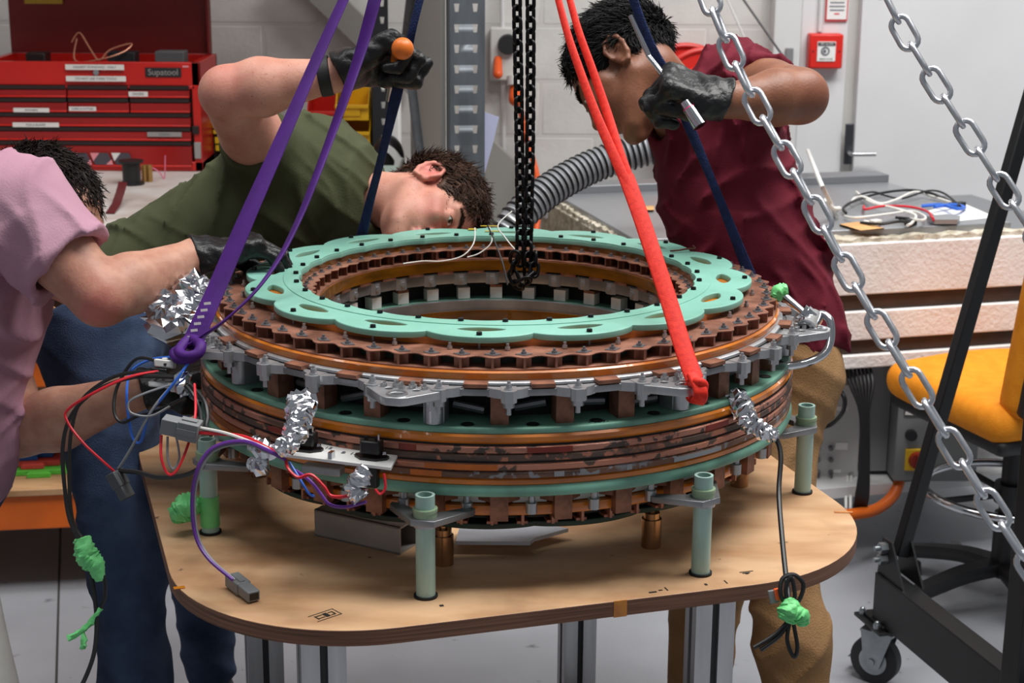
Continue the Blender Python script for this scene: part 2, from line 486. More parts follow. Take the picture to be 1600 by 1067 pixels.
tbl = thing('workbench_table', (0, 0, 0), 'plywood work table with rounded corners and aluminium legs carrying the coil', 'table')
poly = [(E1*x+E2*y)[:2] for x, y in rrect(-0.037, 0.0, 0.549, 0.556, 0.285, 18)]
b = MB(); b.prism(poly, T-0.024, T)
for i in range(len(b.f)-2): b.m[i] = 1
b.obj('table_top', ['plywood', 'ply_edge'], tbl, 30, 0.0012)
b = MB(); 
def bar(mb, p0, p1, hx, hy, mi=0):
    """aluminium extrusion with grooves, sides along E1/E2"""
    p0 = np.asarray(p0, float); p1 = np.asarray(p1, float)
    D = nrm(p1-p0); A = E1 if abs(D@E1) < 0.7 else np.array([0, 0, 1.0]); B = np.cross(D, A)
    c = (p0+p1)/2; L = np.linalg.norm(p1-p0); g = 0.006
    R = [A, B, D]
    mb.box(c, (2*(hx-0.009), 2*(hy-0.009), L), R, 1)
    for sx in (-1, 1):
        for sy in (-1, 1):
            mb.box(c+A*sx*(hx+g)/2+B*sy*(hy+g)/2, (hx-g, hy-g, L), R, 0)
    mb.box(c, (2*hx-0.012, 2*hy-0.012, L*0.999), R, 1)
LEG = [np.array([-0.262, -0.43, 0]), np.array([0.345, -0.25, 0]), np.array([0.165, 0.385, 0]), np.array([-0.445, 0.205, 0])]
for q in LEG:
    b = MB(); bar(b, q+[0, 0, 0.02], q+[0, 0, T-0.024], 0.034, 0.022); b.obj('leg', ['alu', 'slot_dark'], tbl, 30)
    b = MB(); b.cyl(q+[0, 0, 0], q+[0, 0, 0.021], 0.03, 0.02, 16); b.obj('foot', 'slot_dark', tbl)
for i in range(4):
    a, c = LEG[i], LEG[(i+1) % 4]
    b = MB(); d = nrm(c-a); z = 0.16
    bar(b, a+d*0.03+[0, 0, z], c-d*0.03+[0, 0, z], 0.02, 0.02); b.obj('rail', ['alu', 'slot_dark'], tbl, 30)
for px, py, w, h, an, m in ((280, 918, 0.016, 0.009, 0.3, 'kapton_tape'), (1318, 800, 0.03, 0.006, 0.0, 'kapton_tape')):
    p = Uz(px, py, T+0.0006); b = MB(); b.box(p, (w, h, 0.0008), [[math.cos(an), math.sin(an), 0], [-math.sin(an), math.cos(an), 0], [0, 0, 1]]); b.obj('tape_patch', m, tbl)
p = -E2*0.5565+E1*0.02-np.array([0.0, 0, 0]); p[2] = T-0.012
b = MB(); b.box(p+E2*0.0002, (0.02, 0.0012, 0.025), [E1, E2, [0, 0, 1]]); b.obj('tape_patch', 'kapton_tape', tbl)
# pen marks on the plywood
b = MB()
c = Uz(508, 961, T+0.0004); A = nrm(Uz(530, 954, T)-Uz(488, 968, T)); B = np.cross([0, 0, 1], A)
for x, y, w, h in ((0, 0.011, 0.042, 0.0012), (0, -0.011, 0.042, 0.0012), (-0.014, 0, 0.002, 0.012), (-0.008, 0.004, 0.010, 0.002), (-0.008, -0.004, 0.010, 0.002),
                   (0.002, 0, 0.007, 0.013), (0.011, 0.004, 0.008, 0.002), (0.014, 0, 0.002, 0.010), (0.011, -0.005, 0.008, 0.002), (0.02, 0.0, 0.0012, 0.02)):
    b.box(c+A*x+B*y, (w, h, 0.0003), [A, B, [0, 0, 1]])
for px, py, w, h in ((1020, 925, 0.012, 0.004), (1032, 922, 0.006, 0.003), (1041, 920, 0.002, 0.012), (1103, 913, 0.004, 0.006), (1134, 909, 0.002, 0.012), (690, 946, 0.006, 0.006), (1166, 893, 0.022, 0.002), (1166, 895, 0.012, 0.003), (1167, 896, 0.005, 0.004)):
    b.box(Uz(px, py, T+0.0004), (w, h, 0.0003), [E1, E2, [0, 0, 1]])
b.obj('pen_marks', 'ink', tbl)['kind'] = 'stuff'
# ================================================================= coil assemblies
mat('g10', (134, 190, 174), 0.42, rgb2=(120, 176, 158), scale=9, bump=0.03, bscale=90, sss=0.05)
mat('g10_dark', (124, 178, 156), 0.45, var=0.25, scale=12)
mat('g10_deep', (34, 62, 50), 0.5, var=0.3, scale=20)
mat('copper', (186, 130, 108), 0.42, 0.5, rgb2=(126, 84, 68), scale=24, bump=0.1, bscale=80)
mat('copper_block', (156, 106, 84), 0.5, 0.4, rgb2=(112, 74, 58), scale=40)
mat('copper_bright', (214, 140, 104), 0.3, 0.9, var=0.15, scale=30)
mat('bronze', (186, 150, 116), 0.25, 1.0, var=0.1, scale=20)
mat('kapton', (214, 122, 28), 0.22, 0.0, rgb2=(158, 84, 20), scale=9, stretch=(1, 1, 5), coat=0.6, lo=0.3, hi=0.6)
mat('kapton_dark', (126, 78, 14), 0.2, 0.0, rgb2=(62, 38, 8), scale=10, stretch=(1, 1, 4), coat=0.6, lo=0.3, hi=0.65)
def streaky(name, cA, cB, cC, sc, zst, ro, me):
    m = mat(name, cA, ro, me, rgb2=cB, scale=sc, stretch=(1, 1, zst), lo=0.42, hi=0.5, bump=0.25, bscale=60, detail=6)
    stain(m, cC, sc*2.2, 0.60, 0.66, 5.0); stain(m, cC, sc*9, 0.56, 0.60, 2.0); return m
streaky('coil_copper', (178, 120, 100), (104, 72, 60), (70, 58, 52), 5, 9, 0.42, 0.25)
stain(MATS['coil_copper'], (150, 48, 24), 2.2, 0.62, 0.635, 9.7)
streaky('coil_patina', (92, 72, 62), (64, 54, 50), (176, 112, 88), 6, 9, 0.5, 0.2)
streaky('coil_copper_low', (186, 122, 98), (122, 80, 62), (84, 66, 56), 5, 11, 0.42, 0.25)
stain(MATS['coil_copper_low'], (186, 96, 24), 2.0, 0.58, 0.595, 1.7)
streaky('coil_patina_low', (112, 78, 62), (78, 60, 52), (136, 136, 140), 6, 11, 0.5, 0.2)
stain(MATS['coil_patina_low'], (150, 82, 24), 2.6, 0.6, 0.64, 4.7)
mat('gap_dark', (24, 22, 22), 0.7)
mat('pla_white', (225, 222, 216), 0.5, var=0.04, scale=30)
mat('steel', (176, 176, 178), 0.3, 0.8)
mat('steel_dark', (132, 132, 136), 0.35, 0.7)
mat('black_oxide', (40, 40, 44), 0.38, 0.7)
mat('tube_green', (174, 204, 196), 0.4, rgb2=(154, 186, 176), scale=14, stretch=(3, 3, 0.6))
mat('collar_green', (150, 172, 140), 0.4)
mat('resistor_brown', (96, 44, 30), 0.6)
def pol(R, a, z): return np.array([R*math.sin(a), -R*math.cos(a), T+z])
N64 = 2*PI/64; N32 = 2*PI/32; N16 = 2*PI/16; N8 = 2*PI/8
UP = thing('upper_coil', (0, 0, T+0.245), 'upper copper coil ring topped by scalloped green ring, hung from the slings', 'coil')
LO = thing('lower_coil', (0, 0, T), 'lower wide coil with copper windings between green discs on tube posts', 'coil')
def rings(name, prof, material, par, n=160, sm=35, label=None):
    b = MB(); b.lathe([(r, z+T) for r, z in prof], n); o = b.obj(name, material, par, sm)
    if label: o['label'] = label
    return o
def rect(r0, r1, z0, z1, c=0.0):
    if not c: return [(r0, z0), (r1, z0), (r1, z1), (r0, z1)]
    return [(r0, z0), (r1-c, z0), (r1-c*0.3, z0+c*0.3), (r1, z0+c), (r1, z1-c), (r1-c*0.3, z1-c*0.3), (r1-c, z1), (r0, z1)]
# scalloped green ring
A = np.linspace(0, 2*PI, 16*36, endpoint=False); ph0 = -0.063
rr = 0.397+0.027*np.abs(np.cos(8*(A-ph0)))**0.62
outer = np.stack([rr*np.sin(A), -rr*np.cos(A)], 1)
ri = 0.3265+0.0045*np.abs(np.sin(16*(A-ph0-N32/2)))**0.7
inner = np.stack([ri*np.sin(A), -ri*np.cos(A)], 1)
loops = [outer, inner]
for k in range(16):
    a0 = ph0+k*N16; lp = []
    for t in np.linspace(0, 2*PI, 26, endpoint=False):
        x = 0.036*math.cos(t); y = 0.0125*math.sin(t)*(1-0.25*abs(math.cos(t)))
        a = a0+x/0.377; R = 0.377+y
        lp.append((R*math.sin(a), -R*math.cos(a)))
    loops.append(lp)
mobj('scalloped_ring', flat2d('scalloped_ring', loops, T+0.3505, T+0.3605, 0.0018), 'g10', UP)
stepl = np.stack([0.3565*np.sin(A), -0.3565*np.cos(A)], 1)
mobj('raised_rim', flat2d('raised_rim', [stepl, inner*1.001], T+0.3603, T+0.3618, 0.0005), 'g10', UP)
def bolt_mesh(name, r, h, hex_=True, washer=0.0, stud=0.0, material='steel'):
    b = MB()
    if washer: b.cyl((0, 0, 0), (0, 0, 0.0012), washer, washer, 12)
    b.cyl((0, 0, 0.0), (0, 0, h), r, r*0.92, 6 if hex_ else 12)
    if stud: b.cyl((0, 0, h), (0, 0, h+stud), r*0.55, r*0.5, 8)
    return b.mesh(name, material, 35)
cap = bolt_mesh('bolt', 0.0045, 0.0045, False, 0.0, 0.0, 'black_oxide')
for k in range(32): inst('bolt', cap, UP, Matrix.Translation(pol(0.337, ph0+(k+0.5)*N32, 0.3616)))
for k in range(16): inst('bolt', cap, UP, Matrix.Translation(pol(0.4125, ph0+k*N16, 0.3604)))
# rods that hold the scalloped ring above the copper flange
rod = MB(); rod.cyl((0, 0, 0), (0, 0, 0.012), 0.0022, 0.0022, 8); rod = rod.mesh('rod', 'steel_dark')
for k in range(16): inst('rod', rod, UP, Matrix.Translation(pol(0.4125, ph0+k*N16, 0.339)))
rings('kapton_former', rect(0.36, 0.402, 0.340, 0.351), 'kapton', UP)
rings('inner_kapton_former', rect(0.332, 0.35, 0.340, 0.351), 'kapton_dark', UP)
# copper flange with scalloped edges
fin0 = ph0+0.5*N64
A2 = np.linspace(0, 2*PI, 64*12, endpoint=False)
ro = 0.4595+0.0055*np.cos(64*(A2-fin0)); rn = 0.3065-0.003*np.cos(64*(A2-fin0))
mobj('copper_flange', flat2d('copper_flange', [np.stack([ro*np.sin(A2), -ro*np.cos(A2)], 1), np.stack([rn*np.sin(A2), -rn*np.cos(A2)], 1)], T+0.3390, T+0.341, 0.0004), 'copper', UP)
b = MB(); b.box((0, -0.4455, 0.3315), (0.0036, 0.037, 0.0152)); b.box((0, -0.439, 0.3315), (0.0215, 0.026, 0.0152)); finm = b.mesh('fin', 'copper', 30)
b = MB(); b.box((0, -0.318, 0.3315), (0.0026, 0.028, 0.0152)); b.box((0, -0.326, 0.3315), (0.0140, 0.026, 0.0152)); finn = b.mesh('inner_fin', 'copper', 30)
b = MB(); b.prism([(-0.0125, -0.448), (0, -0.4565), (0.0125, -0.448), (0, -0.4395)], 0.341, 0.3422); b.cyl((0, -0.448, 0.342), (0, -0.448, 0.3455), 0.0043, 0.004, 6); b.cyl((0, -0.448, 0.3455), (0, -0.448, 0.349), 0.0022, 0.002, 8)
wsh = b.mesh('washer_bolt', 'steel_dark', 30)
b = MB(); b.prism([(-0.008, -0.321), (0, -0.327), (0.008, -0.321), (0, -0.315)], 0.341, 0.3422); b.cyl((0, -0.321, 0.342), (0, -0.321, 0.3465), 0.0033, 0.003, 6)
wsn = b.mesh('inner_washer_bolt', 'steel_dark', 30)
for k in range(64):
    a = fin0+k*N64; M = RZ(a, 0, 0, T)
    inst('fin', finm, UP, M); inst('inner_fin', finn, UP, M); inst('washer_bolt', wsh, UP, M); inst('inner_washer_bolt', wsn, UP, M)
stud = MB(); stud.cyl((0, 0, 0), (0, 0, 0.010), 0.0024, 0.0024, 8); stud.cyl((0, 0, 0.001), (0, 0, 0.005), 0.0042, 0.004, 6); stud = stud.mesh('stud', 'steel')
for k in range(32): inst('stud', stud, UP, Matrix.Translation(pol(0.424, fin0+(k+0.25)*N32, 0.341)))
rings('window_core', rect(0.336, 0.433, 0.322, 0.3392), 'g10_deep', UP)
rings('copper_lip', rect(0.299, 0.4655, 0.3215, 0.3243, 0.0006), 'copper', UP)
rings('kapton_band', [(0.30, 0.3085), (0.468, 0.3085), (0.4695, 0.311), (0.4695, 0.3195), (0.467, 0.3218), (0.30, 0.3218)], 'kapton', UP)
rings('polished_band', [(0.44, 0.3015), (0.474, 0.3015), (0.4765, 0.304), (0.4755, 0.307), (0.472, 0.309), (0.44, 0.309)], 'alu', UP)
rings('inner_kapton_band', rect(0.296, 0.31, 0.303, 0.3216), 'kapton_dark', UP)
b = MB(); b.box((0, -0.481, 0.3065), (0.034, 0.020, 0.0055)); pad = b.mesh('copper_pad', 'copper_block', 30)
b = MB(); b.box((0, -0.3015, 0.3005), (0.030, 0.010, 0.006)); padn = b.mesh('inner_copper_pad', 'copper', 30)
for k in range(32):
    inst('copper_pad', pad, UP, RZ(-0.062+k*N32, 0, 0, T)); inst('inner_copper_pad', padn, UP, RZ(-0.062+k*N32, 0, 0, T))
# aluminium support ring with clamp tabs
A3 = np.linspace(0, 2*PI, 256, endpoint=False)
ringR = lambda R: np.stack([R*np.sin(A3), -R*np.cos(A3)], 1)
mobj('support_ring', flat2d('support_ring', [ringR(0.489), ringR(0.425)], T+0.2915, T+0.3015, 0.0008), 'alu_dull', UP)
mobj('inner_support_ring', flat2d('inner_support_ring', [ringR(0.345), ringR(0.302)], T+0.278, T+0.299, 0.0008), 'alu_dull', UP)
b = MB(); b.prism([(-0.011, -0.482), (-0.011, -0.506), (-0.006, -0.511), (0.006, -0.511), (0.011, -0.506), (0.011, -0.482)], 0.287, 0.3045)
b.prism([(0.011, -0.482), (0.011, -0.4985), (0.020, -0.494), (0.03, -0.486), (0.03, -0.48)], 0.2905, 0.3035); b.prism([(-0.011, -0.4985), (-0.011, -0.482), (-0.03, -0.48), (-0.03, -0.486), (-0.020, -0.494)], 0.2905, 0.3035)
b.cyl((0, -0.499, 0.3045), (0, -0.499, 0.3065), 0.0065, 0.0065, 12); b.cyl((0, -0.499, 0.3065), (0, -0.499, 0.313), 0.0048, 0.0045, 6); b.cyl((0, -0.499, 0.313), (0, -0.499, 0.317), 0.0026, 0.0024, 8)
b.cyl((0, -0.5, 0.279), (0, -0.5, 0.287), 0.0085, 0.0085, 12); b.cyl((0, -0.5, 0.268), (0, -0.5, 0.279), 0.004, 0.0036, 8)
tab = b.mesh('clamp_tab', 'alu', 30)
b = MB(); b.prism([(-0.012, -0.302), (-0.0045, -0.297), (0.0045, -0.297), (0.012, -0.302)], 0.276, 0.2975); b.cyl((0, -0.298, 0.287), (0, -0.2945, 0.287), 0.005, 0.005, 6)
tabn = b.mesh('inner_clamp', 'alu', 30)
for k in range(32):
    inst('clamp_tab', tab, UP, RZ(0.033+k*N32, 0, 0, T)); inst('inner_clamp', tabn, UP, RZ(0.033+k*N32, 0, 0, T))
# lifting lugs
def circ(cx, cy, r, n=20): return [(cx+r*math.cos(t), cy+r*math.sin(t)) for t in np.linspace(0, 2*PI, n, endpoint=False)]
lug = flat2d('lug_plate', [[(-0.06, -0.486), (-0.057, -0.505), (-0.019, -0.548), (-0.010, -0.5535), (0.010, -0.5535), (0.019, -0.548), (0.057, -0.505), (0.06, -0.486)], circ(0, -0.534, 0.0105), circ(-0.02, -0.510, 0.006, 12), circ(0.02, -0.510, 0.006, 12)], 0.2905, 0.3025, 0.0008)
b = MB(); 
for x, y, r, h in ((-0.012, -0.500, 0.006, 0.010), (0.012, -0.500, 0.006, 0.010), (0.0, -0.513, 0.005, 0.012), (0.03, -0.502, 0.005, 0.008), (-0.03, -0.502, 0.005, 0.008)):
    b.cyl((x, y, 0.3025), (x, y, 0.3025+h*0.5), r, r, 12); b.cyl((x, y, 0.3025+h*0.5), (x, y, 0.3025+h), r*0.6, r*0.55, 6)
b.torus((0, -0.534, 0.3028), (1, 0, 0), (0, 1, 0), 0.0135, 0.0022, 24, 6)
lugb = b.mesh('lug_bolts', 'steel', 30)
lug.materials.clear(); lug.materials.append(MATS['alu'])
LUG = [-0.262+k*N8 for k in range(8)]
for a in LUG:
    inst('lug_plate', lug, UP, RZ(a, 0, 0, T)); inst('lug_bolts', lugb, UP, RZ(a, 0, 0, T))
# spacer blocks between upper and lower coil
b = MB(); b.box((0, -0.462, 0.269), (0.026, 0.03, 0.048)); blk = b.mesh('spacer_block', 'copper_block', 30)
b = MB(); b.box((0, -0.462, 0.269), (0.03, 0.03, 0.048)); b.cyl((0, -0.476, 0.247), (0, -0.476, 0.285), 0.014, 0.014, 20); blka = b.mesh('spacer_block', 'alu', 30)
b = MB(); b.box((0, -0.318, 0.2575), (0.0225, 0.02, 0.021)); blkw = b.mesh('inner_spacer', 'pla_white', 30)
b = MB(); b.box((0, -0.318, 0.2705), (0.0225, 0.02, 0.005)); blkc = b.mesh('inner_spacer_cap', 'copper', 30)
for k in range(32):
    a = 0.008+k*N32
    inst('spacer_block', blka if k % 8 in (7, 3) else blk, LO, RZ(a, 0, 0, T))
    inst('inner_spacer', blkw, LO, RZ(a, 0, 0, T))
    if k % 3 == 1: inst('inner_spacer_cap', blkc, LO, RZ(a, 0, 0, T))
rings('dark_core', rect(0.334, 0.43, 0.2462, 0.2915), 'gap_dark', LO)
# busy wiring in the gap: black boxes and tubes between the blocks
b = MB()
for k in range(32):
    a = 0.106+k*N32
    b.cyl(pol(0.445, a-0.05, 0.262+0.006*math.sin(k*2.1)), pol(0.448, a+0.05, 0.264+0.006*math.cos(k*1.3)), 0.006, 0.006, 8)
b.obj('gap_rods', 'steel_dark', LO)['kind'] = 'stuff'
# lower coil
hl = [ringR(0.4925), ringR(0.300)]
for k in range(32): hl.append([(0.474*math.sin(-0.088+k*N32)+0.0092*math.cos(t), -0.474*math.cos(-0.088+k*N32)+0.0092*math.sin(t)) for t in np.linspace(0, 2*PI, 16, endpoint=False)])
mobj('upper_disc', flat2d('upper_disc', hl, T+0.236, T+0.246, 0.0032), 'g10_dark', LO)
b = MB(); b.cyl((0, -0.474, 0.2455), (0, -0.474, 0.2464), 0.0088, 0.0088, 20); hp_ = b.mesh('hole_shade_disc', 'gap_dark', 30)  # dark disc laid over each hole, its colour standing for the shade inside
for k in range(32): inst('hole_shade_disc', hp_, LO, RZ(-0.088+k*N32, 0, 0, T))
rings('hole_shade_ring', rect(0.462, 0.486, 0.2362, 0.2372), 'gap_dark', LO)  # dark ring added below the holes so their bottoms look shaded
rings('inner_grey_ring', rect(0.292, 0.302, 0.228, 0.2465), 'alu_dull', LO)
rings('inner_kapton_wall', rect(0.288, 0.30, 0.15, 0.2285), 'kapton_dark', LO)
rings('upper_kapton_wrap', [(0.30, 0.2225), (0.4925, 0.2225), (0.4955, 0.226), (0.4955, 0.233), (0.492, 0.2365), (0.30, 0.2365)], 'kapton', LO)
rings('seam_band', rect(0.30, 0.4925, 0.219, 0.2228), 'gap_dark', LO)
rings('copper_winding', [(0.30, 0.2085), (0.494, 0.2085), (0.4965, 0.2103), (0.4965, 0.2177), (0.494, 0.2195), (0.30, 0.2195)], 'coil_copper', LO)
rings('copper_winding', [(0.30, 0.1970), (0.494, 0.1970), (0.4965, 0.1988), (0.4965, 0.2064), (0.494, 0.2082), (0.30, 0.2082)], 'coil_patina', LO)
rings('seam_band', rect(0.30, 0.493, 0.1935, 0.1972), 'gap_dark', LO)
rings('copper_winding', [(0.30, 0.1830), (0.494, 0.1830), (0.4965, 0.1848), (0.4965, 0.1922), (0.494, 0.1940), (0.30, 0.1940)], 'coil_copper_low', LO)
rings('copper_winding', [(0.30, 0.1715), (0.494, 0.1715), (0.4965, 0.1733), (0.4965, 0.1809), (0.494, 0.1827), (0.30, 0.1827)], 'coil_patina_low', LO)
rings('lower_kapton_wrap', [(0.30, 0.1605), (0.492, 0.1605), (0.495, 0.163), (0.495, 0.169), (0.492, 0.1718), (0.30, 0.1718)], 'kapton', LO)
mat('tape_red', (140, 40, 22), 0.4, var=0.2, scale=20); mat('tape_orange', (206, 104, 22), 0.35, var=0.15, scale=20); mat('solder_grey', (150, 152, 156), 0.5, 0.3)
for x0, x1, z0, z1, m in ((825, 897, .2100, .2180, 'tape_red'), (622, 650, .2095, .2180, 'tape_red'), (663, 778, .1845, .1925, 'tape_orange'), (1120, 1162, .2095, .2180, 'tape_red'), (640, 690, .1730, .1815, 'tape_orange'),
                          (868, 884, .1735, .1810, 'solder_grey'), (985, 994, .1735, .1815, 'solder_grey'), (1065, 1150, .1730, .1800, 'solder_grey'), (398, 450, .2000, .2070, 'tape_red')):
    a0, a1 = [math.asin(max(-.99, min(.99, (x-777)/553.0))) for x in (x0, x1)]
    b = MB(); b.lathe([(.4962, z0+T), (.4971, z0+T), (.4971, z1+T), (.4962, z1+T)], 14, 0, a0, a1); b.obj('tape_patch', m, LO)
rings('lower_disc', [(0.30, 0.143), (0.492, 0.143), (0.4965, 0.1455), (0.498, 0.150), (0.497, 0.156), (0.493, 0.1607), (0.30, 0.1607)], 'g10_dark', LO)
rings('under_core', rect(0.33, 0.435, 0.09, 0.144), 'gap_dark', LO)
rings('under_kapton_band', rect(0.33, 0.462, 0.103, 0.119, 0.003), 'kapton', LO)
A4 = A
r4 = 0.425+0.012*np.abs(np.cos(8*(A4-ph0)))**0.7
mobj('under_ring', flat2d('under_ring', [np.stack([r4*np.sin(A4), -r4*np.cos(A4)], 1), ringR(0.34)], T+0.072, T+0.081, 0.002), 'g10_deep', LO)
MATS['g10_deep2'] = MATS['g10_deep']
b = MB(); b.box((0, -0.446, 0.095), (0.004, 0.02, 0.017)); b.box((0.0, -0.440, 0.088), (0.016, 0.02, 0.004)); uf = b.mesh('under_fin', 'copper', 30)
for k in range(64): inst('under_fin', uf, LO, RZ(fin0+k*N64, 0, 0, T))
b = MB(); b.box((0, -0.468, 0.122), (0.026, 0.016, 0.044)); b.prism([(-0.03, -0.455), (0.03, -0.455), (0.014, -0.468), (-0.014, -0.468)], 0.126, 0.134); ub = b.mesh('under_block', 'copper_block', 30)
b = MB(); b.cyl((0, -0.474, 0.112), (0, -0.474, 0.128), 0.0085, 0.0085, 16); b.cyl((0, -0.474, 0.128), (0, -0.474, 0.144), 0.005, 0.005, 10); so = b.mesh('standoff', 'alu', 30)
b = MB(); b.box((0, -0.452, 0.131), (0.05, 0.004, 0.02)); uw = b.mesh('under_plate', 'pla_white', 30)
for k in range(32):
    inst('under_block', ub, LO, RZ(0.008+k*N32, 0, 0, T)); inst('standoff', so, LO, RZ(0.106+k*N32, 0, 0, T)); inst('under_plate', uw, LO, RZ(0.106+k*N32, 0, 0, T))
# tube posts with V brackets
PA = [math.radians(q) for q in (-59.4, -11.1, 35.4, 82.1, 127, 172, 217, 262)]
vb = flat2d('post_bracket', [[(-0.062, -0.474), (-0.062, -0.484), (-0.017, -0.541), (0.017, -0.541), (0.062, -0.484), (0.062, -0.474), (0.05, -0.474), (0.013, -0.503), (-0.013, -0.503), (-0.05, -0.474)], circ(0, -0.523, 0.0142)], 0.112, 0.1215, 0.0008)
vb.materials.clear(); vb.materials.append(MATS['alu_dull'])
b = MB(); b.pipe((0, -0.523, 0.0), (0, -0.523, 0.1545), 0.0140, 0.0100, 28); pt = b.mesh('tube_post', 'tube_green', 30)
b = MB(); b.pipe((0, -0.523, 0.1215), (0, -0.523, 0.135), 0.0168, 0.0138, 24); b.pipe((0, -0.523, 0.130), (0, -0.523, 0.1345), 0.0178, 0.0138, 24); pc = b.mesh('post_collar', 'collar_green', 30)
b = MB(); b.pipe((0, -0.523, 0.0), (0, -0.523, 0.0035), 0.0172, 0.0138, 24); pf = b.mesh('post_foot', 'gap_dark', 30)
b = MB(); b.pipe((0, -0.523, 0.108), (0, -0.523, 0.1225), 0.0178, 0.0141, 24); pk = b.mesh('post_clamp', 'steel', 30)
for a in PA:
    M = RZ(a, 0, 0, T)
    inst('tube_post', pt, LO, M); inst('post_bracket', vb, LO, M); inst('post_collar', pc, LO, M); inst('post_foot', pf, LO, M); inst('post_clamp', pk, LO, M)
# bronze feet
b = MB(); b.cyl((0, 0, 0), (0, 0, 0.046), 0.0155, 0.0155, 24); b.cyl((0, 0, 0.046), (0, 0, 0.056), 0.0125, 0.0125, 20); b.cyl((0, 0, 0.056), (0, 0, 0.075), 0.006, 0.006, 12)
ft = b.mesh('bronze_foot', 'bronze', 30)
for px, py in ((693, 880), (1017, 853), (1155, 758)):
    q = Uz(px, py, T); inst('bronze_foot', ft, LO, Matrix.Translation(q))
for a in (2.3, 3.1, 3.9, 4.7): inst('bronze_foot', ft, LO, Matrix.Translation(pol(0.41, a, 0)))
# ================================================================= the setting
mat('floor_paint', (166, 168, 174), 0.42, rgb2=(146, 148, 154), scale=2.2, bump=0.03, bscale=30, lo=0.3, hi=0.7)
stain(MATS['floor_paint'], (92, 92, 94), 9.0, 0.66, 0.72, 2.0)
stain(MATS['floor_paint'], (70, 66, 62), 45.0, 0.72, 0.75, 6.0)
mat('block_paint', (216, 214, 210), 0.6, var=0.05, scale=8, bump=0.12, bscale=70)
mat('mortar_paint', (204, 202, 198), 0.7)
mat('door_white', (222, 222, 224), 0.5, var=0.03, scale=3)
mat('frame_white', (214, 214, 214), 0.45)
mat('joint_dark', (64, 63, 62), 0.8)
def struct(o, label=None):
    o['kind'] = 'structure'
    if label: o['label'] = label
    return o
b = MB(); b.box((0, 0, -0.05), (12, 10, 0.1)); FLOOR = struct(b.obj('floor', 'floor_paint', None, 0), 'grey painted concrete floor with scuffs and stains')
p0 = Uz(88, 1067, 0); p1 = Uz(93, 880, 0); d = p1-p0
b = MB(); b.ribbon([p0-d*3, p0, p1, p1+d], 0.006, 0.002, nrm(np.cross(d, [0, 0, 1]))); b.obj('floor_joint', 'joint_dark', FLOOR)
WY = 3.2
b = MB(); b.box((0, WY+0.106, 1.75), (12, 0.2, 3.7)); WALL = struct(b.obj('wall_back', 'mortar_paint', None, 0), 'white painted blockwork wall at the back')
b = MB(); b.box((0, 0, 0), (0.386, 0.1, 0.187)); blkm = b.mesh('wall_block', 'block_paint', 30)
import bmesh as _bm
_q = _bm.new(); _q.from_mesh(blkm); _bm.ops.bevel(_q, geom=list(_q.edges), offset=0.005, segments=1, affect='EDGES'); _q.to_mesh(blkm); _q.free()
for j in range(13):
    z = 1.34+0.195*(j-7)+0.0975
    for i in range(14):
        x = -3.0+0.394*i+(0.197 if j % 2 else 0)
        if x > 1.05: continue
        inst('wall_block', blkm, WALL, Matrix.Translation((x, WY+0.0545, z)))
# door, frame, column on the right
dx0 = Uy(1325, 200, WY-0.02)[0]
b = MB(); b.box((dx0+0.62, WY-0.02, 1.05), (1.2, 0.05, 2.1)); DOOR = struct(b.obj('door_1', 'door_white', None, 30, 0.003), 'plain white door leaf at the right')
hp = Uy(1326, 225, WY-0.05)
mat('handle_dark', (84, 86, 92), 0.35, 0.8)
b = MB(); b.box(hp+[0, 0, 0], (0.03, 0.012, 0.145)); b.obj('handle_plate', 'handle_dark', DOOR, 30, 0.002)
b = MB(); q = hp+np.array([0, -0.01, -0.028]); b.tube(cat([q, q+[0, -0.045, 0], q+[0.02, -0.052, 0], q+[0.085, -0.052, 0.001]], 5), 0.0075, 10); b.obj('door_handle', 'steel', DOOR)
b = MB(); x0 = Uy(1204, 100, WY-0.05)[0]; x1 = Uy(1246, 100, WY-0.05)[0]
b.box(((x0+x1)/2, WY-0.03, 1.2), (x1-x0, 0.12, 2.4)); struct(b.obj('trim_1', 'frame_white', None, 30, 0.004), 'white steel column in front of the block wall')
b = MB(); x0 = Uy(1249, 100, WY-0.03)[0]; x1 = Uy(1322, 100, WY-0.03)[0]
b.box(((x0+x1)/2, WY+0.01, 1.2), (x1-x0, 0.08, 2.4)); struct(b.obj('trim_2', 'door_white', None, 30, 0.003), 'white wall strip beside the door')
b = MB(); x0 = Uy(1283, 30, WY-0.05)[0]; b.cyl((x0, WY-0.04, 1.33), (x0, WY-0.04, 2.4), 0.009, 0.009, 12); struct(b.obj('trim_3', 'frame_white', None, 30), 'thin white conduit above the fire alarm')
mat('grey_plain', (128, 128, 130), 0.5)
# ---------------------------------------------------------------- fire alarm call point, signs
mat('alarm_red', (226, 40, 30), 0.38, var=0.06, scale=6)
mat('paper_white', (236, 236, 234), 0.55)
mat('sign_red', (214, 36, 40), 0.5)
mat('print_grey', (110, 112, 122), 0.7)
mat('print_black', (30, 30, 34), 0.6)
c = Uy(1290, 80, WY-0.08); s_ = 0.0022
cp = thing('fire_alarm', (c[0], WY-0.06, c[2]-0.06), 'red square fire alarm call point on the white wall', 'alarm box')
b = MB(); b.box((c[0], WY-0.06, c[2]), (0.118, 0.062, 0.120)); b.obj('housing', 'alarm_red', cp, 30, 0.006)
b = MB(); b.box((c[0], WY-0.092, c[2]), (0.064, 0.006, 0.068)); b.obj('glass_panel', 'paper_white', cp, 30, 0.001)
b = MB(); b.box((c[0], WY-0.0955, c[2]+0.026), (0.06, 0.002, 0.012)); b.obj('panel_header', 'print_black', cp)
text_obj('panel_text', 'FIRE ALARM', (1, 0, 0), (0, 0, 1), (c[0], WY-0.097, c[2]+0.026), 0.009, 'paper_white', cp)
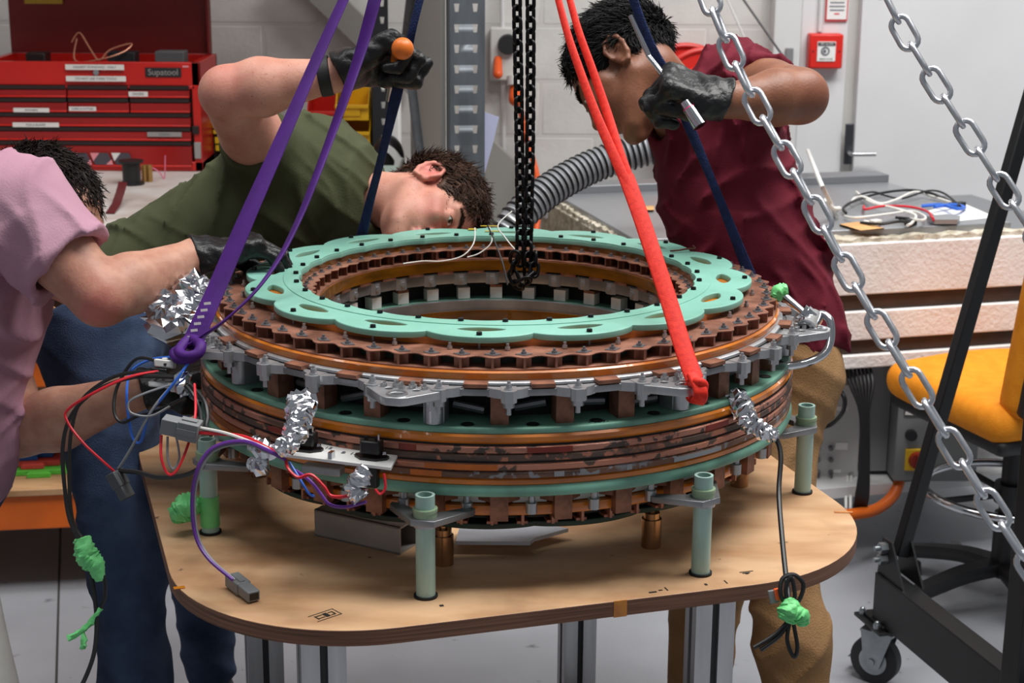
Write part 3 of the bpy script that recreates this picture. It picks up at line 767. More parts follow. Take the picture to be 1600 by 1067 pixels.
b = MB(); b.torus((c[0]-0.004, WY-0.0955, c[2]+0.002), (1, 0, 0), (0, 0, 1), 0.013, 0.003, 16, 6); b.sph((c[0]-0.006, WY-0.0955, c[2]+0.002), 0.006, 8, 6); b.obj('push_mark', 'print_grey', cp)
text_obj('panel_text', 'BREAK GLASS', (1, 0, 0), (0, 0, 1), (c[0], WY-0.0955, c[2]-0.026), 0.0075, 'print_black', cp)
for sx in (-1, 1):
    b = MB(); b.cyl((c[0]+sx*0.046, WY-0.0905, c[2]), (c[0]+sx*0.046, WY-0.093, c[2]), 0.003, 0.003, 8); b.obj('screw', 'print_black', cp)
c = Uy(1309, 6, WY-0.05); sg = thing('notice_sign', (c[0], WY-0.036, c[2]-0.06), 'white notice with red border above the fire alarm', 'sign')
b = MB(); b.box((c[0], WY-0.036, c[2]), (0.078, 0.006, 0.12)); b.obj('board', 'sign_red', sg)
b = MB(); b.box((c[0], WY-0.040, c[2]-0.004), (0.069, 0.004, 0.1)); b.obj('face', 'paper_white', sg)
for k, (w, col) in enumerate(((0.05, 'sign_red'), (0.056, 'sign_red'), (0.05, 'print_grey'), (0.054, 'print_grey'), (0.05, 'print_grey'), (0.018, 'sign_red'))):
    b = MB(); b.box((c[0], WY-0.0425, c[2]+0.030-k*0.013), (w, 0.0012, 0.0045)); b.obj('print_line', col, sg)
c = Uy(1233, 90, WY-0.1); b = MB(); b.box((c[0], WY-0.10, c[2]), (0.026, 0.02, 0.066)); tag(b.obj('grey_switch', 'grey_plain', None, 30, 0.002), 'slim grey switch box on the white column', 'switch')
# ---------------------------------------------------------------- hose reel
c = Uy(1085, 150, WY-0.12); hr = thing('hose_reel', (c[0], WY-0.12, c[2]-0.2), 'red fire hose reel on the wall behind the maroon shirt', 'hose reel')
for dy, R, nm in ((-0.05, 0.175, 'front_disc'), (0.06, 0.18, 'rear_disc')):
    b = MB(); yy = WY-0.14+dy; X, Z = (1, 0, 0), (0, 0, 1); off = 0.03 if dy < 0 else -0.03
    b.cyl((c[0]+off, yy, c[2]), (c[0]+off, yy+0.012, c[2]), R, R, 48); b.torus((c[0]+off, yy, c[2]), X, Z, R-0.008, 0.010, 48, 8); b.torus((c[0]+off, yy, c[2]), X, Z, R*0.62, 0.007, 40, 8); b.obj(nm, 'alarm_red', hr)
b = MB()
for k in range(3): b.torus((c[0], WY-0.165+0.03*k, c[2]), (1, 0, 0), (0, 0, 1), 0.13, 0.016, 40, 8)
b.obj('hose_coil', 'print_black', hr)
# ---------------------------------------------------------------- socket outlet with orange plugs
mat('socket_grey', (206, 204, 200), 0.5)
mat('plug_orange', (232, 92, 30), 0.45)
c = Uy(789, 85, WY-0.06); so_ = thing('power_outlet', (c[0], WY-0.05, c[2]-0.1), 'grey switched power outlet with orange plug beside the rack upright', 'outlet')
b = MB(); b.box((c[0], WY-0.03, c[2]), (0.105, 0.06, 0.185)); b.obj('base_box', 'socket_grey', so_, 30, 0.006)
b = MB(); b.cyl((c[0]+0.01, WY-0.06, c[2]+0.035), (c[0]+0.01, WY-0.085, c[2]+0.035), 0.036, 0.032, 24); b.obj('rotary_switch', 'print_black', so_)
for nm, px, py, r in (('orange_plug', 778, 106, 0.017), ('orange_plug', 806, 145, 0.026)):
    q = Uy(px, py, WY-0.09); b = MB(); b.cyl(q+[0, 0.03, 0.03], q+[0, -0.02, -0.02], r*0.8, r, 16); b.sph(q+[0, -0.02, -0.02], r, 14, 8); b.obj(nm, 'plug_orange', so_)
b = MB(); q = Uy(803, 128, WY-0.08); b.cyl(q+[0, 0, 0.018], q+[0, -0.01, -0.012], 0.026, 0.024, 16); b.obj('plug_collar', 'socket_grey', so_)
b = MB(); b.tube(cat([Uy(812, 165, WY-0.1), Uy(822, 215, WY-0.12), Uy(838, 270, WY-0.2), Uy(842, 320, WY-0.3), Uy(835, 380, WY-0.4)], 6), 0.011, 10)
tag(b.obj('orange_cable', 'plug_orange'), 'orange power cable dropping from the wall outlet', 'cable')
b = MB(); b.cyl(Uy(784, -60, WY-0.03), Uy(788, 330, WY-0.03), 0.008, 0.008, 10); tag(b.obj('white_conduit', 'frame_white'), 'thin white conduit running down the wall beside the outlet', 'conduit')
# sloping duct boards on the wall
mat('board_grey', (150, 148, 142), 0.55)
def slab(name, pts, Y, th, material, label, cat_):
    P = [Uy(x, y, Y) for x, y in pts]; n = len(P); V = [p for p in P]+[p+[0, th, 0] for p in P]
    b = MB(); b.add(V, [tuple(range(n)), tuple(range(2*n-1, n-1, -1))]+[(i, (i+1) % n, n+(i+1) % n, n+i) for i in range(n)])
    return tag(b.obj(name, material, None, 30), label, cat_)
slab('sloping_tray', ((440, -40), (500, -40), (640, 95), (640, 150)), WY-0.09, 0.06, 'board_grey', 'grey sloping cable tray on the wall above the raised elbow', 'cable tray')
slab('sloping_board', ((758, 210), (905, 345), (758, 345)), WY-0.12, 0.06, 'board_grey', 'grey sloping board low on the wall beside the hoist chains', 'board')
# thin lines and cord
mat('cord_grey', (96, 96, 98), 0.6); mat('cord_white', (226, 226, 222), 0.6)
b = MB(); b.cyl(Uy(1148, -20, WY-0.2), Uy(1225, 90, WY-0.2), 0.004, 0.004, 8); tag(b.obj('thin_cable', 'cord_grey'), 'thin dark cable slanting above the maroon shoulder', 'cable')
b = MB(); b.cyl(Uy(1128, -20, WY-0.2), Uy(1170, 75, WY-0.2), 0.003, 0.003, 8); tag(b.obj('thin_cable', 'cord_white'), 'thin pale cable slanting beside the chain at the top', 'cable')
# ================================================================= pallet rack on the left
mat('rack_orange', (226, 104, 22), 0.45, var=0.1, scale=8)
mat('rack_grey', (108, 114, 120), 0.5, 0.4, var=0.15, scale=30, stretch=(1, 1, 0.2))
mat('rack_dark', (48, 50, 54), 0.5, 0.3)
mat('bench_white', (214, 208, 204), 0.5, rgb2=(186, 172, 164), scale=7)
mat('shelf_ply', (196, 154, 112), 0.6, rgb2=(160, 118, 80), scale=5, stretch=(1, 6, 1))
RA = math.atan(0.14); R1 = np.array([math.cos(RA), math.sin(RA), 0]); R2 = np.array([-math.sin(RA), math.cos(RA), 0]); R0 = np.array([-1.35, 1.25, 0])
def rk(s, t, z): return R0+R1*s+R2*t+np.array([0, 0, z])
RK = thing('pallet_rack', (-1.3, 1.8, 0), 'orange and grey pallet rack used as a workbench behind the left side', 'rack')
RR = [R1, R2, [0, 0, 1]]
zb1 = Uy(20, 828, 1.27)[2]; zt1 = Uy(20, 774, 1.27)[2]; zb2 = Uy(52, 602, 1.3)[2]; zt2 = Uy(52, 553, 1.3)[2]
ZB = 0.955
for z0, z1 in ((zb1, zt1), (zb2, zt2), (ZB-0.115, ZB-0.02)):
    for t in (0.02, 1.0):
        b = MB(); b.box(rk(0.15, t, (z0+z1)/2), (2.4, 0.04, z1-z0), RR); b.obj('beam', 'rack_orange', RK, 30, 0.004)
for z, m, th in ((zt1, 'shelf_ply', 0.018), (zt2, 'shelf_ply', 0.018), (ZB-0.02, 'bench_white', 0.02)):
    b = MB(); b.box(rk(0.15, 0.51, z+th/2), (2.38, 1.04, th), RR); b.obj('shelf_board', m, RK, 30, 0.002)
# unseen upper shelf and beams, added and sized to shade the left wall
b = MB(); b.box(rk(0.05, 0.80, 2.16), (2.9, 0.55, 0.02), RR); b.obj('shelf_board', 'shelf_ply', RK)
for t in (0.55, 1.0):
    b = MB(); b.box(rk(0.05, t, 2.09), (2.9, 0.04, 0.11), RR); b.obj('beam', 'rack_orange', RK, 30, 0.004)
# slotted uprights: real holes, two columns
def upright(t, W, cols, m, s0, sd, z1=2.5, pitch=0.05, par=None):
    n = int(z1/pitch); loops = [[(-W/2, 0), (W/2, 0), (W/2, z1), (-W/2, z1)]]
    for cx in cols:
        for k in range(1, n-1):
            z = k*pitch; loops.append([(cx-0.0045, z-0.010), (cx+0.0045, z-0.010), (cx+0.0068, z+0.010), (cx-0.0068, z+0.010)])
    me = flat2d('upright_face', loops, -0.0015, 0.0015)
    o = rk(s0, t, 0); me.transform(basis(R1, [0, 0, 1], np.cross(R1, [0, 0, 1]), o))
    mobj('upright_face', me, m, par)
    for sx in (-1, 1):
        b = MB(); b.box(o+R1*sx*W/2+R2*sd/2+[0, 0, z1/2], (0.003, sd, z1), RR); b.obj('upright_side', m, par)
su = (Uy(730, 150, 1.43)[0]+1.35)/R1[0]
upright(0.0, 0.086, (-0.026, 0.020), 'rack_grey', su, 0.07, par=RK)
upright(1.05, 0.05, (0.008,), 'rack_dark', su-0.145, 0.07, par=RK, pitch=0.052)
b = MB(); p = rk(su-0.055, 0.5, 0); b.box(p+[0, 0, 1.25], (0.012, 0.9, 1.9), RR); b.obj('side_panel', 'board_grey', RK)
b = MB(); b.cyl(rk(su-0.07, 0.95, 1.35), rk(su-0.07, 0.12, 0.8), 0.016, 0.016, 10); b.obj('brace', 'rack_grey', RK)
b = MB(); b.cyl(rk(su-0.07, 0.95, 1.36), rk(su-0.07, 0.12, 1.95), 0.016, 0.016, 10); b.obj('brace', 'rack_grey', RK)
# hanging paper beside the upright
mat('lilac_sheet', (196, 200, 232), 0.6)
slab('hanging_sheet', ((757, 175), (780, 183), (770, 225), (757, 272)), 1.52, 0.001, 'lilac_sheet', 'pale lilac sheet hanging beside the grey rack upright', 'paper')
# ================================================================= tool chest on the bench
mat('chest_red', (206, 34, 26), 0.32, var=0.08, scale=4)
mat('drawer_red', (158, 22, 22), 0.3, var=0.1, scale=5)
mat('lid_red', (128, 22, 16), 0.5, var=0.08, scale=3)
mat('recess', (38, 24, 22), 0.5)
mat('sticker', (224, 220, 216), 0.6)
mat('sticker_grey', (150, 146, 144), 0.6)
mat('sticker_pink', (224, 140, 148), 0.6)
mat('sticker_dark', (72, 66, 74), 0.6)
YF = 2.3
def F(px, py, y=YF): return Uy(px, py, y)
TC = thing('tool_chest', (-1.23, 2.45, ZB), 'red steel tool chest with open lid and black-striped drawers on the bench', 'tool chest')
xl = -1.56; xr = F(314, 180)[0]; zb = ZB+0.002; zt = F(200, 97)[2]
b = MB(); D_ = 0.32
for cx, sx, cz, sz, yy, sy in (((xl+xr)/2, xr-xl, zb+0.014, 0.028, YF+D_/2, D_), ((xl+xr)/2, xr-xl, zt-0.035, 0.07, YF+0.01, 0.02), (xl+0.012, 0.024, (zb+zt)/2, zt-zb, YF+D_/2, D_), (xr-0.012, 0.024, (zb+zt)/2, zt-zb, YF+D_/2, D_), ((xl+xr)/2, xr-xl, (zb+zt)/2, zt-zb, YF+D_-0.008, 0.016), ((xl+xr)/2, xr-xl-0.03, zt-0.075, 0.01, YF+D_/2, D_)):
    b.box((cx, yy, cz), (sx, sy, sz))
b.obj('body', 'chest_red', TC, 30, 0.002)
b = MB(); b.box(((xl+xr)/2, YF+0.06, (zb+zt)/2-0.02), (xr-xl-0.05, 0.08, zt-zb-0.1)); b.obj('drawer_cavity', 'recess', TC)
xd0 = xl+0.03; xd1 = xr-0.03; zz = [F(200, q)[2] for q in (133, 153, 176, 198, 220, 261)]
cols3 = [xd0, F(105, 150)[0], F(202, 150)[0], xd1]
def drawer(x0, x1, z0, z1):
    b = MB(); b.box(((x0+x1)/2, YF+0.012, (z0+z1)/2-0.006), (x1-x0-0.004, 0.03, z1-z0-0.016)); d = b.obj('drawer', 'drawer_red', TC, 30, 0.002)
    b = MB(); b.box(((x0+x1)/2, YF+0.004, z1-0.007), (x1-x0-0.006, 0.02, 0.011)); b.obj('finger_grip', 'recess', d)
    b = MB(); b.box(((x0+x1)/2, YF-0.005, z0+0.004), (x1-x0-0.004, 0.006, 0.006)); b.obj('drawer_lip', 'chest_red', d, 30, 0.0015)
for r in range(2):
    for k in range(3): drawer(cols3[k], cols3[k+1], zz[r+1], zz[r])
for r in range(2, 5): drawer(xd0, xd1, zz[r+1], zz[r])
yl = YF+D_; 
b = MB(); b.box(((xl+xr)/2-0.006, yl+0.005, zt+0.17), (xr-xl-0.02, 0.012, 0.34)); b.box((xr-0.018, yl-0.02, zt+0.17), (0.008, 0.05, 0.34)); b.obj('lid', 'lid_red', TC, 30, 0.002)
mat('lid_badge', (196, 164, 40), 0.5)
q = F(68, 1, yl-0.01); b = MB(); b.box(q, (0.12, 0.004, 0.02)); b.obj('lid_sticker', 'lid_badge', TC)
b = MB(); q = F(255, 113, YF-0.002); b.box(q, (0.108, 0.004, 0.028)); b.obj('name_plate', 'print_black', TC, 30, 0.001)
text_obj('name_plate_text', 'Supatool', (1, 0, 0), (0, 0, 1), q-[0, 0.003, 0], 0.026, 'sticker_grey', TC)
for px, py, w, h, tx, m in ((148, 105, 0.176, 0.016, 'HIGHEST STANDARD · ONLY', 'sticker'), (150, 123, 0.180, 0.016, 'DO NOT USE THESE TOOLS', 'sticker'), (216, 147, 0.058, 0.015, 'DRIVERS', 'sticker'), (49, 172, 0.108, 0.013, 'SPANNERS', 'sticker'), (129, 170, 0.082, 0.013, 'PLIERS & CUTTERS', 'sticker'), (56, 195, 0.14, 0.014, 'FILES & BLADES', 'sticker'), (257, 210, 0.104, 0.014, 'SCREWS', 'sticker_grey')):
    q = F(px, py, YF-0.009); b = MB(); b.box(q, (w, 0.0015, h)); b.obj('label_strip', m, TC)
    text_obj('label_text', tx, (1, 0, 0), (0, 0, 1), q-[0, 0.0012, 0], h*0.62, 'print_grey', TC)
q = F(151, 113, YF-0.002); b = MB(); b.cyl(q, q-[0, 0.008, 0], 0.0085, 0.0085, 16); b.obj('lock', 'steel', TC)
q = F(290, 104, YF-0.002); b = MB(); b.box(q, (0.018, 0.0015, 0.006)); b.obj('pink_label', 'sticker_pink', TC)
for k in range(4):
    q = F(93+k*33, 248, YF-0.009); b = MB(); h = 0.018
    b.add([q+[-0.034, 0, h], q+[0.02, 0, h], q+[0.034, 0, -h], q+[-0.02, 0, -h]], [(0, 1, 2, 3)]); b.obj('bottom_sticker', 'sticker_dark', TC)
    b = MB(); b.add([q+[-0.034, -0.001, h], q+[-0.006, -0.001, h], q+[-0.026, -0.001, -h*0.4]], [(0, 1, 2)]); b.add([q+[0.012, -0.001, -h], q+[0.034, -0.001, -h], q+[0.03, -0.001, -h*0.1]], [(0, 1, 2)]); b.obj('bottom_sticker_print', 'sticker_pink' if k < 3 else 'sticker', TC)
for py, m in ((203, 'recess'), (235, 'sticker_grey')):
    q = F(306+(py-203)*0.1, py, YF-0.002); b = MB(); b.box(q, (0.02, 0.012, 0.05 if py > 220 else 0.025)); b.obj('side_latch', m, TC, 30, 0.002)
# things lying in the chest's open top
mat('copper_wire', (206, 140, 112), 0.4, 0.4)
b = MB(); b.tube(cat([F(112, 66, 2.42), F(124, 51, 2.42), F(140, 75, 2.4), F(155, 94, 2.38), F(172, 78, 2.4), F(205, 68, 2.42), F(195, 80, 2.4), F(160, 92, 2.38), F(118, 95, 2.4), F(120, 60, 2.42)], 6), 0.0024, 6)
tag(b.obj('wire_loop', 'copper_wire'), 'loops of thin copper-coloured wire standing out of the tool chest top', 'wire')
for px, py, w, h, m, lb in ((193, 91, 0.085, 0.022, 'print_black', 'small dark box lying in the open top of the tool chest'), (268, 86, 0.09, 0.03, 'cord_grey', 'grey tool tray lying in the right end of the chest top'), (60, 93, 0.06, 0.012, 'recess', 'low dark tool lying in the left end of the chest top')):
    q = F(px, py, 2.45); b = MB(); b.box((q[0], q[1], zt-0.0695+0.04+h*0.2), (w, 0.07, 0.08+h*0.4)); tag(b.obj('tool_tray', m, None, 30, 0.003), lb, 'tray')
# spools on the bench
mat('spool_black', (26, 24, 26), 0.4); mat('brass', (190, 150, 90), 0.35, 0.7)
q = F(207, 300, 2.05); q[2] = ZB; b = MB(); b.lathe([(0.001, 0), (0.036, 0), (0.036, 0.006), (0.026, 0.009), (0.026, 0.062), (0.036, 0.065), (0.036, 0.071), (0.001, 0.071)], 32)
b.v = [(x+q[0], y+q[1], z+q[2]) for x, y, z in b.v]; tag(b.obj('wire_spool', 'spool_black'), 'black wire spool standing on the white bench', 'spool')
for k in range(2):
    q = F(227+k*8, 300, 2.1); q[2] = ZB; b = MB(); b.cyl(q, q+[0, 0, 0.05], 0.008, 0.008, 16)
    for j in range(5): b.cyl(q+[0, 0, 0.006+0.009*j], q+[0, 0, 0.010+0.009*j], 0.0095, 0.0095, 16)
    tag(b.obj('brass_fitting', 'brass'), ('left' if k == 0 else 'right')+' of two ribbed brass fittings beside the black spool', 'fitting', 'brass fittings by the spool')
mat('maroon_tape', (92, 14, 22), 0.35)
b = MB(); b.ribbon([Uz(192, 285, ZB+0.05), Uz(188, 300, ZB+0.03), Uz(182, 318, ZB+0.012), Uz(172, 333, ZB+0.003)], 0.024, 0.003, (1, 0.3, 0)); tag(b.obj('maroon_strap', 'maroon_tape'), 'short dark red strap leaning on the black wire spool', 'strap')
mat('pink_wire', (220, 120, 150), 0.5)
b = MB(); b.tube(cat([Uz(212, 288, ZB+0.004), F(222, 268, 2.15), F(236, 262, 2.15), F(250, 270, 2.15), F(257, 278, 2.15), F(258, 243, 2.15)], 6), 0.0018, 6); tag(b.obj('pink_wire', 'pink_wire'), 'thin pink wire arching over the bench by the spool', 'wire')
# black soft tool case with yellow marks
mat('case_black', (24, 24, 25), 0.75, bump=0.3, bscale=120); mat('mark_yellow', (226, 190, 30), 0.5)
c = F(352, 215, 2.5); cs = thing('tool_bag', (c[0], 2.55, ZB), 'black fabric tool bag with yellow markings beside the tool chest', 'bag')
zc = F(352, 165, 2.5)[2]
sd = Sd([('+', Bx((c[0]+0.015, 2.58, (ZB+zc)/2), (0.095, 0.08, (zc-ZB)/2), 0.03), 0.01)], folds([((30, 0, 40), 0.003, 1, 1.0), ((50, 10, 15), 0.002, 2, 1.2)]))
sdf_obj('bag_body', sd, 0.006, 'case_black', cs)
for k, (px, py, w, h) in enumerate(((333, 168, 12, 4), (336, 191, 8, 9), (338, 197, 11, 5), (338, 206, 9, 6), (340, 219, 8, 10), (342, 231, 10, 9), (383, 216, 8, 9), (364, 186, 6, 3))):
    q = F(px, py, 2.49); b = MB(); b.box(q, (w/505, 0.004, h/505)); b.obj('yellow_mark', 'mark_yellow', cs)
q = F(348, 187, 2.49); b = MB(); b.box(q, (0.02, 0.004, 0.014), [[0.8, 0, -0.6], [0, 1, 0], [0.6, 0, 0.8]]); b.obj('white_tag', 'paper_white', cs)
# stacking bins
mat('bin_yellow', (232, 178, 18), 0.4); mat('bin_red', (206, 34, 22), 0.4)
def bin_(px, py, w, h, dep, m, lb, Y=2.45):
    c = F(px, py, Y); b = MB(); t = 0.004; z0 = c[2]-h/2
    b.box((c[0], c[1]+dep/2, z0+t/2), (w, dep, t)); b.box((c[0], c[1]+dep, z0+h/2), (w, t, h))
    for sx in (-1, 1):
        b.add([(c[0]+sx*w/2, c[1], z0), (c[0]+sx*w/2, c[1]+dep, z0), (c[0]+sx*w/2, c[1]+dep, z0+h), (c[0]+sx*w/2, c[1]+dep*0.35, z0+h), (c[0]+sx*w/2, c[1], z0+h*0.5),
               (c[0]+sx*(w/2-t), c[1], z0), (c[0]+sx*(w/2-t), c[1]+dep, z0), (c[0]+sx*(w/2-t), c[1]+dep, z0+h), (c[0]+sx*(w/2-t), c[1]+dep*0.35, z0+h), (c[0]+sx*(w/2-t), c[1], z0+h*0.5)],
              [(0, 1, 2, 3, 4), (9, 8, 7, 6, 5)]+[(i, (i+1) % 5, 5+(i+1) % 5, 5+i) for i in range(5)])
    b.box((c[0], c[1], z0+h*0.25), (w, t, h*0.5)); b.box((c[0], c[1]-0.006, z0+h*0.5), (w, 0.016, 0.01)); b.box((c[0], c[1]-0.004, z0+h*0.33), (w*0.5, 0.006, 0.03))
    return tag(b.obj('stacking_bin', m, None, 30, 0.001), lb, 'bin', 'stacking bins on the bench')
bin_(508, 176, 0.115, 0.10, 0.16, 'bin_red', 'red plastic stacking bin beside the yellow ones under the raised arm')
bin_(550, 166, 0.105, 0.088, 0.16, 'bin_yellow', 'yellow plastic stacking bin on top, under the gloved hand')
bin_(552, 208, 0.105, 0.088, 0.16, 'bin_yellow', 'lower yellow plastic stacking bin beside the blue strap')
# white and dark clutter behind the blue strap
q = F(606, 255, 2.3)
ch = thing('power_tool', (q[0], q[1], ZB), 'black and white power tool standing on the bench behind the blue strap', 'power tool')
zq = lambda py: F(606, py, 2.3)[2]
sd = Sd([('+', El((q[0], 2.32, zq(250)), (0.05, 0.05, 0.075)), 0.01), ('+', Bx((q[0]-0.01, 2.33, (ZB+zq(270))/2), (0.05, 0.05, (zq(255)-ZB)/2), 0.01), 0.02)])
sdf_obj('tool_body', sd, 0.006, 'spool_black', ch)
b = MB(); b.ribbon(cat([F(598, 228, 2.26), F(612, 236, 2.25), F(622, 250, 2.24), F(620, 264, 2.24), F(626, 246, 2.24)], 5), 0.022, 0.014, (0.7, -0.3, 0.6)); b.obj('tool_cover', 'paper_white', ch)
mat('pale_green_box', (206, 226, 214), 0.5)
q = F(598, 282, 2.1); b = MB(); b.box((q[0], q[1]+0.05, (ZB+q[2]+0.03)/2), (0.08, 0.1, q[2]+0.03-ZB)); tag(b.obj('small_carton', 'pale_green_box', None, 30, 0.002), 'small pale green carton behind the leaning man\'s neck', 'box')
q = F(603, 160, 2.6); b = MB(); b.box((q[0], q[1], (ZB+q[2]+0.05)/2), (0.09, 0.12, q[2]+0.05-ZB)); tag(b.obj('white_carton', 'paper_white', None, 30, 0.003), 'tall white carton on the bench behind the gloved hand', 'box')
# foam jigsaw mats on the lower shelf
mat('foam_blue', (38, 92, 158), 0.8, bump=0.3, bscale=150); mat('foam_green', (92, 190, 62), 0.8, bump=0.3, bscale=150); mat('foam_red', (206, 70, 60), 0.8, bump=0.3, bscale=150); mat('foam_yellow', (214, 180, 40), 0.8)
def jigsaw(s0, s1, t0, t1, z, m, lb, ph):
    pts = []; n = 8
    for k in range(n):
        s = s0+(s1-s0)*k/n; w = (s1-s0)/n
        pts += [(s+w*0.0, t0), (s+w*0.28, t0), (s+w*0.2, t0-0.022), (s+w*0.7, t0-0.022), (s+w*0.62, t0)]
    pts += [(s1, t0), (s1, t1), (s0, t1)]
    P = [rk(s, t, 0)[:2] for s, t in pts]; b = MB(); b.prism(P, z, z+0.014); return tag(b.obj('foam_mat', m, None, 30, 0.002), lb, 'mat', 'stack of jigsaw foam mats')
zs = zt1+0.018
jigsaw(-0.75, 0.24, 0.10, 0.75, zs, 'foam_green', 'bottom green jigsaw foam mat on the orange rack shelf', 0)
jigsaw(-0.75, 0.22, 0.13, 0.75, zs+0.0145, 'foam_red', 'middle red jigsaw foam mat in the stack on the rack shelf', 1)
jigsaw(-0.75, 0.20, 0.16, 0.75, zs+0.029, 'foam_blue', 'top blue jigsaw foam mat in the stack on the rack shelf', 2)
# ================================================================= insulated tank on the right
mat('foam_white', (234, 233, 232), 0.75, rgb2=(224, 220, 218), scale=6, bump=0.25, bscale=90)
stain(MATS['foam_white'], (216, 190, 168), 7.0, 0.72, 0.80, 4.0)
mat('foam_raw', (208, 200, 184), 0.9, rgb2=(168, 158, 138), scale=40, bump=0.6, bscale=60)
mat('plank_brown', (66, 50, 42), 0.6, var=0.25, scale=6, stretch=(1, 6, 6))
mat('lid_grey', (156, 158, 162), 0.35, 0.5, var=0.05, scale=6)
mat('lid_rim', (128, 130, 134), 0.4, 0.4)
TA = math.atan2(0.25, 0.966); K1 = np.array([math.cos(TA), math.sin(TA), 0]); K2 = np.array([-math.sin(TA), math.cos(TA), 0]); KR = [K1, K2, [0, 0, 1]]
def tk(s, t, z): return K1*s+K2*t+np.array([0, 0, z])
TK = thing('insulated_tank', tk(1.3, 1.6, 0.0), 'foam-clad rectangular tank with dark plank bands and grey lid', 'tank')
s0, s1, t0, t1 = 0.655, 2.1, 1.17, 2.02
zf = lambda py: Uy(1320, py, 1.47)[2]
L5 = [zf(q) for q in (378, 459, 484, 530, 552, 574)]
for i, (m, nm) in enumerate((('foam_white', 'foam_slab'), ('plank_brown', 'plank_band'), ('foam_white', 'foam_slab'), ('plank_brown', 'plank_band'), ('foam_white', 'foam_slab'))):
    za, zb_ = L5[i], L5[i+1]; ins = 0.012 if m == 'plank_brown' else 0
    b = MB(); b.box(tk((s0+s1)/2, t0+0.03+ins, (za+zb_)/2), (s1-s0-2*ins, 0.06, za-zb_-0.001), KR); b.obj(nm, m, TK, 30, 0.004)
    b = MB(); b.box(tk(s0+0.03+ins, (t0+t1)/2+0.031, (za+zb_)/2), (0.06, t1-t0-0.062, za-zb_-0.001), KR); b.obj(nm, 'foam_raw' if i == 0 else m, TK, 30, 0.004)
zl = L5[0]
b = MB(); b.box(tk((s0+s1)/2+0.03, (t0+t1)/2+0.03, (zl+L5[5])/2-0.02), (s1-s0-0.14, t1-t0-0.14, zl-L5[5]-0.03), KR); b.obj('tank_body', 'lid_rim', TK)
# ragged foam lip
def ragged(p0, p1, w, th, n, seed):
    rg = np.random.default_rng(seed); b = MB(); d = nrm(p1-p0); L = np.linalg.norm(p1-p0); sN = np.cross([0, 0, 1], d); V = []
    for k in range(n+1):
        o = p0+d*L*k/n; j = rg.uniform(-1, 1, 4)*0.006
        V += [o+sN*(-w/2+j[0]), o+sN*(w/2+j[1])+[0, 0, 0], o+sN*(w/2+j[1])+[0, 0, th+j[2]], o+sN*(-w/2+j[0])+[0, 0, th+j[3]]]
    f = []
    for k in range(n):
        for q in range(4): f.append((4*k+q, 4*k+(q+1) % 4, 4*k+4+(q+1) % 4, 4*k+4+q))
    f += [(3, 2, 1, 0), (4*n, 4*n+1, 4*n+2, 4*n+3)]; return b.add(V, f)
ragged(tk(s0+0.02, t0+0.035, zl-0.004), tk(s1, t0+0.035, zl-0.004), 0.05, 0.014, 70, 3).obj('foam_lip', 'foam_raw', TK, 20)
ragged(tk(s0+0.03, t1-0.12, zl-0.004), tk(s0+0.03, t0+0.05, zl-0.004), 0.05, 0.016, 50, 4).obj('foam_lip', 'foam_raw', TK, 20)
b = MB(); b.box(tk((s0+s1-0.38)/2+0.02, (t0+t1)/2+0.03, zl+0.014), (s1-s0-0.38, t1-t0-0.06, 0.022), KR); b.obj('lid', 'lid_grey', TK, 30, 0.003)
b = MB(); b.box(tk((s0+s1-0.38)/2+0.02, t1-0.05, zl+0.036), (s1-s0-0.38, 0.09, 0.024), KR); b.obj('lid_hinge_bar', 'lid_rim', TK, 30, 0.003)
mat('foam_block', (196, 198, 202), 0.85, bump=0.4, bscale=80)
b = MB(); b.box(tk(s0+0.05, t1-0.02, zl+0.003), (0.12, 0.11, 0.11), KR); b.obj('corner_block', 'foam_block', TK, 30, 0.006)
mat('tape_blue', (206, 214, 236), 0.4)
b = MB(); b.box(tk(s0+0.085, t1-0.0775, zl+0.003), (0.035, 0.006, 0.112), KR); b.obj('tape_edge', 'tape_blue', TK)
for s in (s0+0.12, s1-0.2):
    for t in (t0+0.08, t1-0.1):
        b = MB(); b.box(tk(s, t, L5[5]/2), (0.06, 0.06, L5[5]), KR); b.obj('leg', 'frame_white', TK)
b = MB(); b.box(tk((s0+s1)/2, (t0+t1)/2, 0.2), (s1-s0-0.2, 0.7, 0.03), KR); b.obj('lower_shelf', 'frame_white', TK)
# things on the lid
zd = zl+0.0255
mat('wood_pale', (222, 170, 110), 0.6, var=0.15, scale=10)
b = MB(); b.add([Uz(1312, 350, zd), Uz(1340, 346, zd), Uz(1382, 356, zd), Uz(1345, 360, zd), Uz(1312, 350, zd+0.006), Uz(1340, 346, zd+0.006), Uz(1382, 356, zd+0.006), Uz(1345, 360, zd+0.006)], [(3, 2, 1, 0), (4, 5, 6, 7), (0, 1, 5, 4), (1, 2, 6, 5), (2, 3, 7, 6), (3, 0, 4, 7)])
tag(b.obj('wood_offcut', 'wood_pale', None, 30), 'thin pale wooden offcut under the cables on the grey lid', 'offcut')
b = MB(); b.add([Uz(1002, 322, zd), Uz(1022, 321, zd), Uz(1022, 328, zd), Uz(1008, 328, zd)]+[Uz(x, y, zd+0.006) for x, y in ((1002, 322), (1022, 321), (1022, 328), (1008, 328))], [(3, 2, 1, 0), (4, 5, 6, 7), (0, 1, 5, 4), (1, 2, 6, 5), (2, 3, 7, 6), (3, 0, 4, 7)])
tag(b.obj('wood_offcut', 'wood_pale', None, 30), 'small pale wooden chip on the lid left of the maroon shirt', 'offcut')
